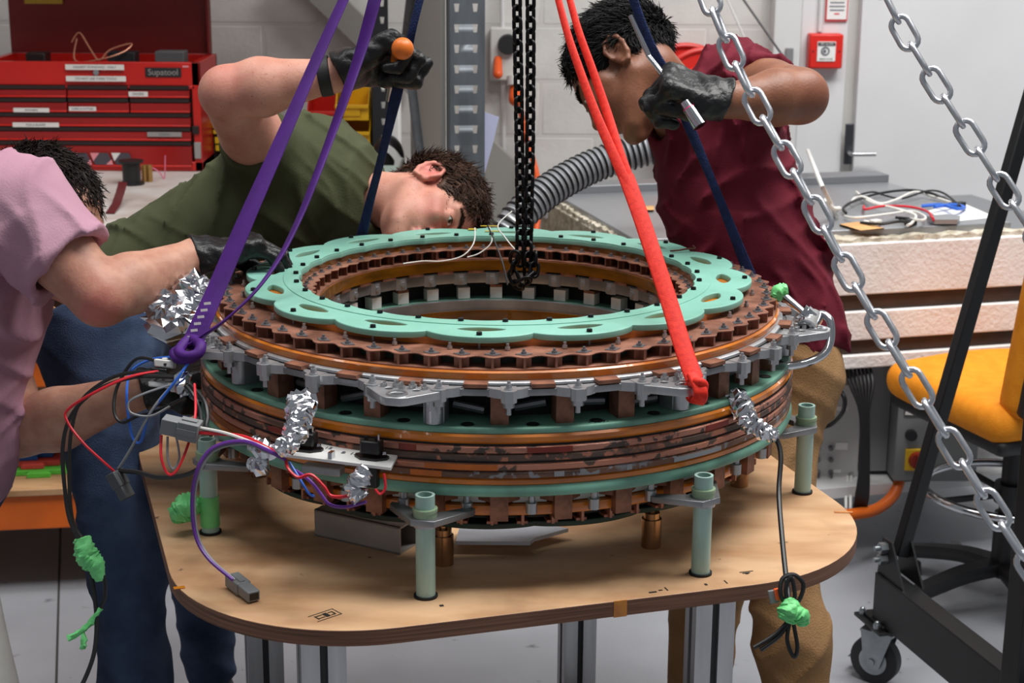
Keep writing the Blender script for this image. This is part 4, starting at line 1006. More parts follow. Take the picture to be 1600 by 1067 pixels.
b = MB(); P = [Uz(x, y, zd) for x, y in ((1450, 330), (1500, 316), (1556, 340), (1478, 348))]; b.add(P+[p+[0, 0, 0.0015] for p in P], [(3, 2, 1, 0), (4, 5, 6, 7), (0, 1, 5, 4), (1, 2, 6, 5), (2, 3, 7, 6), (3, 0, 4, 7)])
tag(b.obj('paper_sheet', 'paper_white', None, 30), 'white sheet of paper under the cables on the grey lid', 'paper')
mat('cable_black', (22, 22, 24), 0.45); mat('cable_white', (222, 220, 214), 0.5); mat('cable_red', (206, 30, 44), 0.45); mat('cable_blue', (44, 100, 200), 0.45); mat('cable_grey', (132, 134, 138), 0.5); mat('cable_purple', (98, 44, 140), 0.45); mat('cable_yellow', (200, 170, 50), 0.5)
def cable(name, pts, r, m, lb, cat_='cable', grp=None, n=6, par=None, seg=8):
    b = MB(); b.tube(cat(pts, n), r, seg); o = b.obj(name, m, par)
    if par is None: tag(o, lb, cat_, grp)
    elif lb: o['label'] = lb
    return o
def onlid(pts, hs=None): return [Uz(x, y, zd+(hs[i] if hs else 0.008+0.012*((i*7) % 3)/2)) for i, (x, y) in enumerate(pts)]
g_ = 'cables heaped on the grey lid'
cable('cable', onlid([(1322, 333), (1318, 325), (1335, 314), (1375, 302), (1420, 297), (1455, 302), (1480, 312), (1500, 322)]), 0.004, 'cable_black', 'long black cable arching over the back of the cable heap', 'cable', g_)
cable('cable', onlid([(1320, 338), (1340, 340), (1390, 334), (1425, 330), (1445, 338), (1440, 344), (1410, 340)]), 0.0035, 'cable_white', 'white cable along the front of the heap on the lid', 'cable', g_)
cable('cable', onlid([(1350, 322), (1352, 327), (1380, 322), (1420, 323), (1448, 330), (1457, 340), (1459, 346)]), 0.0035, 'cable_red', 'red cable lying across the heap on the lid', 'cable', g_)
cable('cable', onlid([(1440, 322), (1470, 320), (1495, 326), (1507, 324), (1490, 320), (1460, 323)]), 0.005, 'cable_blue', 'blue coiled cable at the right of the heap on the lid', 'cable', g_)
cable('cable', onlid([(1338, 300), (1360, 316), (1400, 326), (1430, 336), (1425, 348), (1418, 352)]), 0.004, 'cable_white', 'white cable crossing the heap from its back edge', 'cable', g_)
cable('cable', onlid([(1330, 318), (1335, 310), (1350, 308), (1375, 318), (1400, 312), (1430, 300), (1460, 308), (1485, 316)]), 0.004, 'cable_white', 'pale cable looping through the middle of the heap', 'cable', g_)
cable('cable', onlid([(1345, 348), (1375, 350), (1405, 346), (1428, 348), (1420, 342), (1400, 340)]), 0.004, 'cable_black', 'short black cable at the front of the heap beside the offcut', 'cable', g_)
cable('cable', onlid([(1336, 312), (1345, 304), (1365, 300), (1385, 306), (1410, 310), (1450, 298), (1475, 302), (1498, 320)]), 0.003, 'cable_black', 'thin black cable twisted through the heap with a plug end', 'cable', g_)
for px, py, m, lb in ((1368, 348, 'cable_white', 'white cable plug lying on the offcut'), (1500, 320, 'cable_black', 'black cable plug at the right end of the heap'), (1423, 347, 'cable_black', 'black plug at the front of the cable heap')):
    q = Uz(px, py, zd+0.009); b = MB(); b.box(q, (0.03, 0.02, 0.016), [[0.8, 0.6, 0], [-0.6, 0.8, 0], [0, 0, 1]]); b.cyl(q, q+[-0.03, 0.01, 0.002], 0.005, 0.004, 8); tag(b.obj('cable_plug', m, None, 30, 0.003), lb, 'plug')
b = MB(); P = [Uz(x, y, zd+0.004) for x, y in ((1448, 344), (1480, 341), (1500, 344), (1496, 350), (1460, 350))]; b.add(P+[p+[0, 0, 0.012] for p in P], [(4, 3, 2, 1, 0), (5, 6, 7, 8, 9)]+[(i, (i+1) % 5, 5+(i+1) % 5, 5+i) for i in range(5)])
tag(b.obj('foil_scrap', 'lid_grey', None, 0), 'crumpled grey foil scrap at the front of the lid', 'foil')
cable('cord', [Uy(1262, 235, 2.6), Uz(1282, 285, zd+0.14), Uz(1298, 318, zd+0.05), Uz(1305, 336, zd+0.006)], 0.006, 'cord_white', 'white cord dropping onto the lid behind the maroon shirt', 'cord')
cable('cord', [Uz(1290, 312, zd+0.07), Uz(1300, 325, zd+0.04), Uz(1312, 326, zd+0.03), Uz(1302, 332, zd+0.01), Uz(1308, 338, zd+0.005)], 0.006, 'cord_white', 'short knotted end of white cord on the lid', 'cord')
# boxes under the tank
mat('box_light', (196, 196, 194), 0.45); mat('box_grey', (126, 128, 128), 0.45); mat('box_side', (108, 112, 110), 0.45); mat('isolator_yellow', (230, 186, 24), 0.45); mat('isolator_red', (150, 40, 26), 0.45)
YB = 1.62
ca = Uy(1306, 675, YB); za = Uy(1306, 752, YB)[2]; zb_ = Uy(1306, 600, YB)[2]
CB = thing('switch_box', (ca[0], YB+0.08, za), 'light grey control box with six toggle switches under the tank', 'control box')
b = MB(); b.box((ca[0]-0.005, YB+0.09, (za+zb_)/2), (0.145, 0.18, zb_-za)); b.obj('box_body', 'box_light', CB, 30, 0.004)
for px in (1278, 1298):
    for py in (700, 718, 738):
        q = Uy(px, py, YB-0.002); b = MB(); b.cyl(q, q-[0, 0.006, 0], 0.0075, 0.0075, 10); b.cyl(q-[0, 0.006, 0], q-[0, 0.02, -0.008 if py < 730 else 0.008], 0.0035, 0.003, 8); b.obj('toggle_switch', 'steel_dark', CB)
for px, py, w, h in ((1315, 697, 0.034, 0.02), (1310, 638, 0.05, 0.012), (1308, 736, 0.02, 0.008)):
    q = Uy(px, py, YB-0.001); b = MB(); b.box(q, (w, 0.002, h)); b.obj('box_label', 'paper_white', CB)
for px, py in ((1340, 613), (1330, 742)):
    q = Uy(px, py, YB-0.001); b = MB(); b.cyl(q, q-[0, 0.008, 0], 0.009, 0.008, 12); b.obj('box_screw', 'steel', CB)
yb2 = 1.55; cl = Uy(1402, 665, yb2); cr_ = Uy(1532, 665, yb2); za2 = Uy(1402, 752, yb2)[2]; zb2_ = Uy(1402, 584, yb2)[2]
IB = thing('isolator_box', ((cl[0]+cr_[0])/2, yb2+0.1, za2), 'grey high voltage cabinet with red and yellow isolator switch', 'control box')
b = MB(); b.box(((cl[0]+cr_[0])/2, yb2+0.16, (za2+zb2_)/2), (cr_[0]-cl[0], 0.32, zb2_-za2)); b.box((cl[0]-0.03, yb2+0.2, (za2+zb2_)/2), (0.06, 0.24, zb2_-za2)); b.obj('cabinet', 'box_grey', IB, 30, 0.004)
q = Uy(1432, 640, yb2-0.002); b = MB(); b.box(q, (0.066, 0.003, 0.032)); b.obj('warning_label', 'cord_grey', IB)
b = MB(); b.box(q-[0, 0.002, 0], (0.061, 0.003, 0.028)); b.obj('warning_face', 'sticker', IB)
text_obj('warning_text', 'HIGH V', (1, 0, 0), (0, 0, 1), q-[0, 0.004, 0], 0.02, 'print_black', IB)
q = Uy(1423, 679, yb2-0.002); b = MB(); b.cyl(q, q-[0, 0.014, 0], 0.016, 0.015, 20); b.obj('knob', 'print_black', IB)
q = Uy(1430, 718, yb2-0.002); b = MB(); b.box(q, (0.056, 0.01, 0.062)); b.obj('isolator_plate', 'isolator_yellow', IB, 30, 0.002)
b = MB(); b.cyl(q-[-0.004, 0.005, 0], q-[-0.004, 0.02, 0], 0.024, 0.022, 24); b.box(q-[-0.004, 0.026, 0], (0.012, 0.014, 0.04)); b.obj('isolator_knob', 'isolator_red', IB)
for k, w in enumerate(('leftmost', 'second', 'third', 'middle', 'fifth', 'sixth', 'rightmost')):
    x = 1322+k*6
    cable('hanging_cable', [Uy(x, 570, 1.5), Uy(x+6, 600, 1.46), Uy(1344+k*2.2, 645, 1.44), Uy(1345+k*2, 720, 1.44), Uy(1338+k*3, 775, 1.46), Uy(1332+k*3, 803, 1.5)], 0.0045, 'cable_black', 'black cable hanging between the two grey boxes, '+w+' of seven', 'cable', 'black cable bundle between the boxes')
cable('box_cable', [Uy(1312, 608, 1.5), Uy(1320, 625, 1.48), Uy(1316, 645, 1.5), Uy(1300, 662, 1.56), Uy(1285, 668, 1.6)], 0.006, 'cable_black', 'black cable curling down onto the switch box', 'cable')
for k in range(2):
    cable('white_lead', [Uy(1324+k*6, 744, 1.6), Uy(1322+k*7, 770, 1.55), Uy(1322+k*7, 800, 1.5), Uz(1324+k*7, 850, 0.01)], 0.004, 'cord_white', ('left' if k == 0 else 'right')+' of two white leads hanging below the switch box', 'cable', 'white leads')
cable('orange_hose', [Uy(1405, 752, 1.58), Uy(1395, 775, 1.55), Uy(1370, 795, 1.5), Uy(1335, 803, 1.45), Uy(1290, 806, 1.4)], 0.016, 'rack_orange', 'orange hose curving down from the grey cabinet to behind the table', 'hose', n=8, seg=12)
# crate under the tank
mat('crate_brown', (128, 76, 40), 0.6, var=0.2, scale=8)
q = Uy(1490, 570, 1.85); b = MB(); b.box((q[0], 1.9, q[2]-0.09), (0.3, 0.16, 0.2)); tag(b.obj('wooden_crate', 'crate_brown', None, 30, 0.003), 'brown wooden crate under the tank behind the orange chair', 'crate')
# ================================================================= people
def V3(r, u, b): return CR*r+CU*u-CF*b            # right, up, towards the viewer
def ortho(F_, U_):
    F_ = nrm(F_); U_ = nrm(U_-F_*(U_@F_)); return np.array([np.cross(F_, U_), F_, U_])   # rows: right, forward, up
mat('skin_fair', (206, 152, 132), 0.5, rgb2=(192, 132, 114), scale=22, sss=0.12, bump=0.08, bscale=220, spec=0.35)
mat('skin_pale', (198, 150, 128), 0.5, rgb2=(180, 128, 108), scale=40, sss=0.12, bump=0.08, bscale=220, spec=0.35)
mat('skin_brown', (140, 92, 68), 0.48, rgb2=(122, 76, 56), scale=22, sss=0.08, bump=0.08, bscale=220, spec=0.4)
stain(MATS['skin_fair'], (172, 116, 92), 210.0, 0.64, 0.70, 1.0)
mat('skin_flush', (206, 122, 112), 0.5, rgb2=(196, 110, 100), scale=30, sss=0.12, spec=0.35)
mat('lip_fair', (190, 112, 104), 0.42); mat('lip_brown', (112, 62, 54), 0.42)
mat('beard_shadow', (112, 72, 56), 0.55, rgb2=(138, 90, 68), scale=120)
mat('eye_white', (226, 220, 214), 0.15); mat('iris_brown', (70, 46, 30), 0.2); mat('pupil', (10, 10, 10), 0.1)
mat('hair_brown', (82, 56, 41), 0.6, rgb2=(50, 33, 25), scale=60, spec=0.3); mat('hair_black', (20, 17, 17), 0.6, rgb2=(11, 10, 11), scale=60, spec=0.25); mat('hair_dark', (38, 28, 24), 0.6, rgb2=(20, 15, 13), scale=60, spec=0.25)
mat('glove_black', (19, 19, 21), 0.42, bump=0.35, bscale=70, spec=0.4)
mat('shirt_maroon', (104, 26, 42), 0.85, rgb2=(92, 21, 36), scale=6, bump=0.12, bscale=300, spec=0.2)
mat('shirt_olive', (74, 78, 54), 0.85, rgb2=(64, 68, 46), scale=6, bump=0.12, bscale=300, spec=0.2)
mat('shirt_pink', (186, 144, 160), 0.85, rgb2=(174, 130, 148), scale=6, bump=0.12, bscale=300, spec=0.2)
mat('denim', (70, 86, 114), 0.85, rgb2=(48, 62, 88), scale=14, bump=0.3, bscale=400, spec=0.2)
mat('khaki', (158, 122, 84), 0.85, rgb2=(140, 106, 70), scale=10, bump=0.25, bscale=300, spec=0.2)
mat('leather_tan', (196, 142, 84), 0.6); mat('stitch', (150, 130, 100), 0.7); mat('shoe_black', (20, 20, 22), 0.5)
def head_sd(o, A, adult=1.0):
    it = [('+', El((0, -.018, .040), (.073, .094, .082)), .01), ('+', El((0, .036, .034), (.059, .052, .058)), .03), ('+', El((0, .038, -.036), (.056, .053, .076)), .03)]
    for s in (-1, 1):
        it += [('+', Rc((s*.052, -.002, -.042), (s*.026, .066, -.096), .019, .015), .022), ('+', Rc((s*.053, .044, -.010), (s*.041, .074, -.022), .014, .012), .02),
               ('+', Rc((s*.046, .074, .025), (s*.012, .088, .019), .009, .009), .014)]
    it += [('+', El((0, .082, -.102), (.022, .018, .017)), .02), ('+', Rc((0, .09, .012), (0, .107, -.026), .0075, .0100), .012), ('+', El((0, .107, -.030), (.0120, .0120, .0100)), .008)]
    for s in (-1, 1):
        it += [('+', El((s*.0130, .098, -.034), (.0072, .0100, .0080)), .006), ('-', El((s*.033, .101, .003), (.019, .016, .012)), .014), ('+', El((s*.033, .0805, .003), (.0165, .0135, .0125)), .004),
               ('-', El((s*.006, .108, -.0415), .0032), .003)]
    it += [('+', El((0, .0905, -.0595), (.021, .0095, .0055)), .006), ('+', El((0, .0885, -.0705), (.018, .0095, .0068)), .006), ('-', Bx((0, .104, -.0648), (.021, .012, .0012), .0008), .003)]
    for s in (-1, 1):
        q = np.array([s*.076, -.012, -.004])
        it += [('+', El(q, (.0075, .019, .030), [[1, .25*s, 0], [-.25*s, .97, .0], [0, .0, 1]]), .006)]
        hel = [(0, .017, -.002), (.002, .017, .016), (.004, .006, .030), (.006, -.010, .031), (.007, -.020, .020), (.006, -.020, .003), (.004, -.013, -.016), (.001, -.002, -.029), (0, .009, -.024)]
        for a, b in zip(hel[:-1], hel[1:]):
            it.append(('+', Rc(q+np.array([s*(.004+a[0]), a[1], a[2]]), q+np.array([s*(.004+b[0]), b[1], b[2]]), .0042, .0042), .004))
        it += [('-', El(q+np.array([s*.0085, .003, -.004]), (.006, .010, .014)), .005), ('-', El(q+np.array([s*.0095, -.002, .016]), (.0045, .009, .009)), .005)]
    return Sd(it, None, (np.asarray(o, float), A))
def loc(o, A, p): return np.asarray(o)+np.asarray(p, float)@A
def eyes(o, A, gaze, parent, sides=(-1, 1)):
    """almond of the open eye set into the lids: white, iris and pupil, with a lash line"""
    g = np.asarray(A)@nrm(gaze); gx = np.clip(g[0]/max(g[1], .3), -.6, .6)*.007; gz = np.clip(g[2]/max(g[1], .3), -.5, .5)*.005
    def surf(s, x, z):
        q = max(0.0, 1-(x/.0165)**2-((z-.002)/.0125)**2); return np.array([s*.033+x, .0805+.0135*math.sqrt(q)+.0011, .001+z])
    for s in sides:
        b = MB(); nx, nz = 44, 16; V = []; f = []; mi = []; C = []
        for i in range(nx+1):
            u = -1+2*i/nx; x = .0118*u; h = (1-abs(u)**2.2)
            for k in range(nz+1):
                z = -.0036*h+(.0036+.0050)*h*k/nz; V.append(loc(o, A, surf(s, x, z))); C.append((x, z))
        for i in range(nx):
            for k in range(nz):
                q = (i*(nz+1)+k, (i+1)*(nz+1)+k, (i+1)*(nz+1)+k+1, i*(nz+1)+k+1); f.append(q)
                cx, cz = np.mean([C[t] for t in q], axis=0); d = math.hypot(cx-gx, cz-gz-.0004); mi.append(2 if d < .0024 else (1 if d < .0053 else 0))
        b.add(V, f); b.m = mi
        b.obj('eye', ['eye_white', 'iris_brown', 'pupil'], parent, 60)
        up = [loc(o, A, surf(s, .0122*u, .0052*(1-abs(u)**2.2)+.0002)+np.array([0, .0004, 0])) for u in np.linspace(-1, 1, 15)]
        b = MB(); b.tube(up, .0007, 5); b.obj('eyelashes', 'pupil', parent, 60)
def brows(o, A, m, parent, sides=(-1, 1), th=.0035):
    for s in sides:
        b = MB(); pts = [loc(o, A, (s*x, y, z)) for x, y, z in ((.013, .0965, .0225), (.024, .0945, .0275), (.036, .0885, .030), (.047, .079, .0275))]
        rg = np.random.default_rng(5)
        P = cat(pts, 10)
        for q in P:
            for k in range(7):
                a = q+rg.normal(0, .0017, 3); d = A[0]*s*.7+A[2]*rg.uniform(-.1, .6)+A[1]*.15; b.tube([a, a+nrm(d)*.004, a+nrm(d)*.008-A[2]*.001], [.0007, .0006, .0002], 3, caps=False)
        b.obj('eyebrow', m, parent, 60)['kind'] = 'stuff'
def hair_obj(o, A, m, parent, length, comb, n, vol=1.0, seed=1, curl=0.0, lift=.35, W=.0011, fringe=0.0):
    o = np.asarray(o, float)
    cap = Sd([('+', El((0, -.02, .043), (.0775*vol, .100*vol, .087*vol)), .01), ('-', El((0, .100, -.050-fringe), (.082, .075, .125)), .012), ('-', Bx((0, .03, -.115), (.2, .2, .075), .02), .015),
              ('-', El((.085, -.008, -.022), (.03, .034, .046)), .008), ('-', El((-.085, -.008, -.022), (.03, .034, .046)), .008), ('-', El((0, -.02, .03), (.066, .086, .074)), .004)],
             lambda P: .003*np.sin(P[:, 0]*110+2*np.sin(P[:, 1]*70))*np.sin(P[:, 1]*100+P[:, 2]*80), (o, A))
    V, Q = polygonise(cap, .0045)
    ctr = loc(o, A, (0, -.02, .03)); N = V-ctr; N /= np.linalg.norm(N, axis=1, keepdims=True)
    out = ((V-ctr)@A.T)/np.array([.0775, .100, .087])/vol; idx = np.nonzero(np.linalg.norm(out, axis=1) > .88)[0]
    rg = np.random.default_rng(seed); pick = rg.choice(idx, n); L = length*rg.uniform(.55, 1.2, n)
    base = V[pick]+rg.normal(0, .0018, (n, 3)); nn = N[pick]; q = (base-o)@A.T
    # locks: neighbouring strands share a bend
    ph = np.sin(q[:, 0]*95+seed)+np.sin(q[:, 1]*88+2*seed)+np.sin(q[:, 2]*92)
    cdl = np.tile(np.asarray(comb, float), (n, 1)); cdl[:, 0] += .45*np.sign(q[:, 0])*(np.abs(q[:, 0]) > .02)*.5+.35*np.sin(ph*1.7); cdl[:, 2] += .35*np.cos(ph*1.3)
    low = np.clip((.02-q[:, 2])/.05, 0, 1)[:, None]; cdl = cdl*(1-low)+np.array([0, -.25, -.95])*low
    cd = cdl@A; cd -= nn*(cd*nn).sum(1, keepdims=True); cd /= np.maximum(np.linalg.norm(cd, axis=1, keepdims=True), 1e-6)
    L *= (1-.45*low[:, 0])
    lf = (lift*(1-.6*low))
    d0 = cd+nn*lf+rg.normal(0, .16, (n, 3)); d0 /= np.linalg.norm(d0, axis=1, keepdims=True)
    d1 = cd+nn*(lf*.2-.12)+rg.normal(0, .18+curl, (n, 3)); d1 /= np.linalg.norm(d1, axis=1, keepdims=True)
    p0 = base-nn*.001; p1 = p0+d0*L[:, None]*.42; p2 = p1+(d0*.4+d1*.6)*L[:, None]*.35; p3 = p2+d1*L[:, None]*.33
    s1 = np.cross(d0, nn+rg.normal(0, .3, (n, 3))); s1 /= np.maximum(np.linalg.norm(s1, axis=1, keepdims=True), 1e-6); s2 = np.cross(d0, s1)
    rows = []
    for p, w in ((p0, W), (p1, W*1.05), (p2, W*.8), (p3, W*.25)):
        for t in range(3):
            a = 2*PI*t/3; rows.append(p+(s1*math.cos(a)+s2*math.sin(a))*w)
    S = np.stack(rows, 1).reshape(-1, 3); base_i = len(V)+np.arange(n)*12; tr = []
    for lv in range(3):
        for t in range(3):
            a, b_ = lv*3+t, lv*3+(t+1) % 3; tr += [(a, b_, b_+3), (a, b_+3, a+3)]
    T_ = (base_i[:, None, None]+np.array(tr)[None]).reshape(-1, 3)
    me = npmesh('hair', np.vstack([V, S]), np.vstack([Q[:, [0, 1, 2]], Q[:, [0, 2, 3]], T_]), [m])
    ob = bpy.data.objects.new('hair', me); COL.objects.link(ob); attach(ob, parent); ob['kind'] = 'stuff'
    return ob
def hand_sd(w, Xt, Y, Z, curl, thumb, spread=0.0, s=1.0, cuff=.07, cr=.032, ):
    """gloved hand: wrist w, thumb side Xt, finger direction Y, back of the hand Z; curl = (a1, a2, a3) degrees per finger or one triple"""
    A = np.array([Xt, Y, Z], float); it = [('+', Bx((0, .052, 0), (.041, .05, .0155), .013), .012), ('+', Rc((0, -cuff, 0), (0, .012, 0), cr, .029), .02), ('+', El((.026, .03, -.008), (.017, .028, .016)), .015), ('+', El((-.026, .035, -.008), (.015, .034, .014)), .012)]
    fx = (.031, .0105, -.0105, -.030); fy = (.094, .099, .096, .087); FL = ((.043, .027, .021), (.047, .031, .022), (.043, .029, .021), (.034, .021, .018)); fr = (.0105, .0108, .0102, .0092)
    for i in range(4):
        c = curl[i] if hasattr(curl[0], '__len__') else curl
        p = np.array([fx[i], fy[i]-.006, .001]); a = 0.0; sx = (1.5-i)*spread
        it.append(('+', El(p+[0, 0, .006], (.0105, .012, .009)), .007))
        for j in range(3):
            a += math.radians(c[j]); d = np.array([sx*(.3 if j == 0 else 0), math.cos(a), -math.sin(a)]); q = p+nrm(d)*FL[i][j]
            it.append(('+', Rc(p, q, fr[i]*(1-.07*j), fr[i]*(1-.07*(j+1))), .0035 if j == 0 else .003)); p = q
    p = np.array([.030, .022, -.010])
    for q, r0, r1 in zip(thumb, (.0145, .0125, .0115), (.0125, .0115, .0098)):
        q = np.array(q); it.append(('+', Rc(p, q, r0, r1), .006)); p = q
    it.append(('&', Pl((0, -cuff, 0), (0, -1, 0)), .002))
    sdv = Sd([(o_, p_, k_) for o_, p_, k_ in it], lambda P: .0007*np.sin(P[:, 1]*260+P[:, 0]*90+2*np.sin(P[:, 2]*120)), (np.asarray(w, float), A, s))
    return sdv
def limb(*pts): return [Rc(a[0], b[0], a[1], b[1]) for a, b in zip(pts[:-1], pts[1:])]
def uni(prims, k): return [('+', p, k) for p in prims]
for _m in ('skin_fair', 'skin_pale'): tintable(_m, (206, 112, 104))
tintable('skin_brown', (120, 70, 54))
def blush(spots):
    def f(V):
        t = np.zeros(len(V))
        for c, r, a in spots: t = np.maximum(t, a*np.clip(1.3*(1-np.linalg.norm(V-c, axis=1)/r), 0, 1)**1.3)
        return t
    return f
# ----------------------------------------------------------------- man in the maroon T-shirt
D_R = 3.2
a_ = V3(.30, -.95, 0); p_ = V3(.95, .30, 0); AX = [nrm(a_), nrm(p_), CF]
PR = thing('person', (U(1180, 500, D_R)[0], U(1180, 500, D_R)[1], 0), 'man in maroon T-shirt and khaki trousers leaning in with a ratchet', 'person')
oR = U(979, 116, 3.12); AR = ortho(V3(-.65, -.72, -.05), V3(-.62, .60, -.5))
S_R = U(1150, 132, 3.14); E_R = U(1250, 150, 2.90); W_R = U(1137, 157, 2.83)
hd = head_sd(oR, AR)
core = [El(U(1130, 225, 3.22), (.14, .10, .17), AX), El(U(1185, 400, 3.22), (.2, .10, .14), AX)]
arm = limb((S_R, .062), (S_R*.45+E_R*.55, .056), (E_R, .049)), limb((E_R, .047), (E_R*.65+W_R*.35, .049), (W_R, .029), (U(1110, 148, 2.83), .022))
far = limb((U(1085, 195, 3.4), .055), (U(1130, 330, 3.45), .045), (U(1110, 455, 3.35), .03))
it = [('+', hd, .01), ('+', Rc(loc(oR, AR, (0, -.032, -.035)), U(1068, 178, 3.2), .056, .062), .03)]+uni(core, .04)+uni(arm[0], .01)+uni(arm[1], .012)+uni(far, .02)
bodyR = Sd(it)
def lipmat(o, A, lip, fl=None, beard=False):
    def f(C):
        q = (C-o)@A.T; m = np.zeros(len(C), int)
        L = (np.abs(q[:, 0]) < .021) & (np.abs(q[:, 2]+.0648) < .0115*(1-(q[:, 0]/.026)**2)) & (q[:, 1] > .085)
        if beard:
            m[(((q[:, 1] > .02) & (q[:, 2] < -.062)) | ((q[:, 1] > .092) & (np.abs(q[:, 0]) < .026) & (q[:, 2] < -.049) & (q[:, 2] > -.060))) & (q[:, 2] > -.14) & (q[:, 1] < .12) & (np.abs(q[:, 0]) < .07)] = 2
        m[L] = 1
        if fl is not None:
            for c, r in fl: pass
        return m
    return f
sdf_obj('body', bodyR, .0036, ['skin_brown', 'lip_brown', 'beard_shadow'], PR, matfn=lipmat(oR, AR, 'lip_brown', None, False), tint=blush([(U(1275, 150, 2.87), .06, .6)]))
eyes(oR, AR, AR[1]*.85-AR[2]*.5, PR, (-1, 1)); brows(oR, AR, 'hair_black', PR)
hair_obj(oR, AR, 'hair_black', PR, .028, (0, .8, .35), 8000, 1.09, 3, .25, .45, .0011, -.022)
sl = [Rc(U(1120, 185, 3.2), S_R, .082, .078), Rc(S_R, S_R*.42+E_R*.58, .077, .069)]
armdir = nrm(E_R-S_R)
sleeve = Sd(uni(sl, .03)+[('&', Pl(S_R+armdir*.125, armdir), .006)])
tors = [El(U(1128, 235, 3.22), (.13, .112, .19), AX), El(U(1148, 330, 3.22), (.19, .142, .17), AX), El(U(1192, 440, 3.22), (.19, .135, .165), AX), El(U(1238, 540, 3.22), (.16, .098, .155), AX), El(U(1075, 185, 3.22), (.06, .08, .14), AX)]
shirtR = Sd([('+', sleeve, .01)]+uni(tors, .06)+[('+', Rc(U(1088, 200, 3.38), U(1110, 290, 3.42), .085, .075), .05), ('-', Rc(loc(oR, AR, (0, -.03, -.05)), U(1046, 168, 3.19), .058, .066), .006), ('&', Pl(U(1262, 551, 3.2), V3(.10, -.99, 0)), .006)],
            folds([(V3(-75, -50, 0), .009, .4, 1.6), (V3(45, -85, 20), .006, 1.5, 1.4), (V3(110, 25, 30), .005, 2.0, 1.8)]))
sdf_obj('t_shirt', shirtR, .0058, 'shirt_maroon', PR)
pants = Sd(uni([El(U(1235, 560, 3.22), (.14, .095, .16), AX)]+limb((U(1228, 590, 3.16), .088), (U(1208, 790, 3.12), .068), (U(1238, 1000, 3.12), .066), (U(1250, 1210, 3.14), .062))+limb((U(1185, 590, 3.34), .095), (U(1105, 900, 3.36), .076), (U(1085, 1160, 3.42), .06)), .05),
           folds([(V3(40, 80, 10), .003, .4, 1.6), (V3(-70, 40, 0), .0045, 1.2, 1.5)]))
sdf_obj('trousers', pants, .008, 'khaki', PR)
def shoe(fx, fy, d, par):
    d = nrm([d[0], d[1], 0]); o = np.array([fx, fy, 0.0])
    sd = Sd([('+', Rc(o+[0, 0, .045]-d*.04, o+d*.17+[0, 0, .034], .044, .034), .02), ('+', Rc(o+[0, 0, .05], o+[0, 0, .11], .046, .05), .03), ('&', Pl((0, 0, .0), (0, 0, -1)), .004)])
    sdf_obj('shoe', sd, .006, 'shoe_black', par)
q = U(1250, 1210, 3.14); shoe(q[0], q[1], (-1, -.1), PR); q = U(1085, 1160, 3.42); shoe(q[0], q[1], (-1, -.1), PR)
Yr = nrm(V3(-.93, .30, .10)); Zr = V3(.30, .72, .55); Zr = nrm(Zr-Yr*(Zr@Yr)); Xr = np.cross(Yr, Zr)
if Xr@V3(-.1, .3, -.9) < 0: pass
gR = hand_sd(U(1132, 156, 2.83), -Xr if (-Xr)@V3(0, -.4, 1) > 0 else Xr, Yr, Zr, (68, 78, 45), ((.034, .050, -.022), (.030, .084, -.030), (.018, .112, -.036)), s=1.15, cuff=.004, cr=.036)
sdf_obj('glove', gR, .0026, 'glove_black', PR)
# ratchet in that hand
mat('chrome', (206, 208, 212), 0.12, 1.0); mat('band_pink', (220, 40, 110), 0.4)
r0 = U(1020, 78, 2.80); r1 = U(1070, 160, 2.79); r2 = U(1094, 197, 2.78); rd_ = nrm(r2-r1)
RT = thing('socket_driver', r2, 'chrome socket driver held in the maroon-shirted man\'s black glove', 'tool')
b = MB(); b.cyl(U(985, 24, 2.86), U(1014, 88, 2.86), .0042, .0048, 12); b.cyl(U(1014, 88, 2.86), r1, .0048, .0048, 12); b.obj('shank', 'chrome', RT)
b = MB(); b.cyl(r1+rd_*.012, r1+rd_*.018, .0108, .0108, 20); b.obj('colour_band', 'band_pink', RT)
b = MB(); b.cyl(r1, r1+rd_*.014, .0100, .0105, 20); b.cyl(r1+rd_*.014, r2, .0115, .0125, 20); b.obj('socket', 'chrome', RT)
b = MB(); b.cyl(r2-rd_*.002, r2+rd_*.0006, .0085, .0085, 6); b.obj('socket_opening', 'pupil', RT)
# ----------------------------------------------------------------- man in the olive T-shirt, bent over the coil
aG = nrm(V3(.855, .515, 0)); pG = nrm(V3(-.515, .855, 0)); AG_ = [aG, pG, CF]
PG = thing('person', (U(170, 520, 3.1)[0], U(170, 520, 3.1)[1], 0), 'man in olive T-shirt and jeans bent low over the coil, one arm raised', 'person')
oG = U(664, 327, 3.24); AG = ortho(V3(.46, -.60, .65), V3(.86, .10, -.49))
S_G = U(425, 262, 3.20); E_G = U(354, 145, 2.93); W_G = U(520, 118, 2.93)
hdG = head_sd(oG, AG)
coreG = [El(U(470, 300, 3.34), (.15, .12, .17), AG_), El(U(310, 398, 3.27), (.2, .09, .13), AG_)]
it = [('+', hdG, .01), ('+', Rc(loc(oG, AG, (0, -.03, -.035)), U(560, 308, 3.28), .056, .056), .03)]+uni(coreG, .04)
it += uni(limb((S_G, .06), (S_G*.5+E_G*.5, .058), (E_G, .048)), .01)+uni(limb((E_G, .046), (E_G*.68+W_G*.32, .052), (W_G, .029), (U(548, 108, 2.93), .022)), .014)
it += uni(limb((U(500, 330, 3.5), .055), (U(470, 470, 3.5), .045), (U(560, 500, 3.42), .03)), .02)
elb = E_G
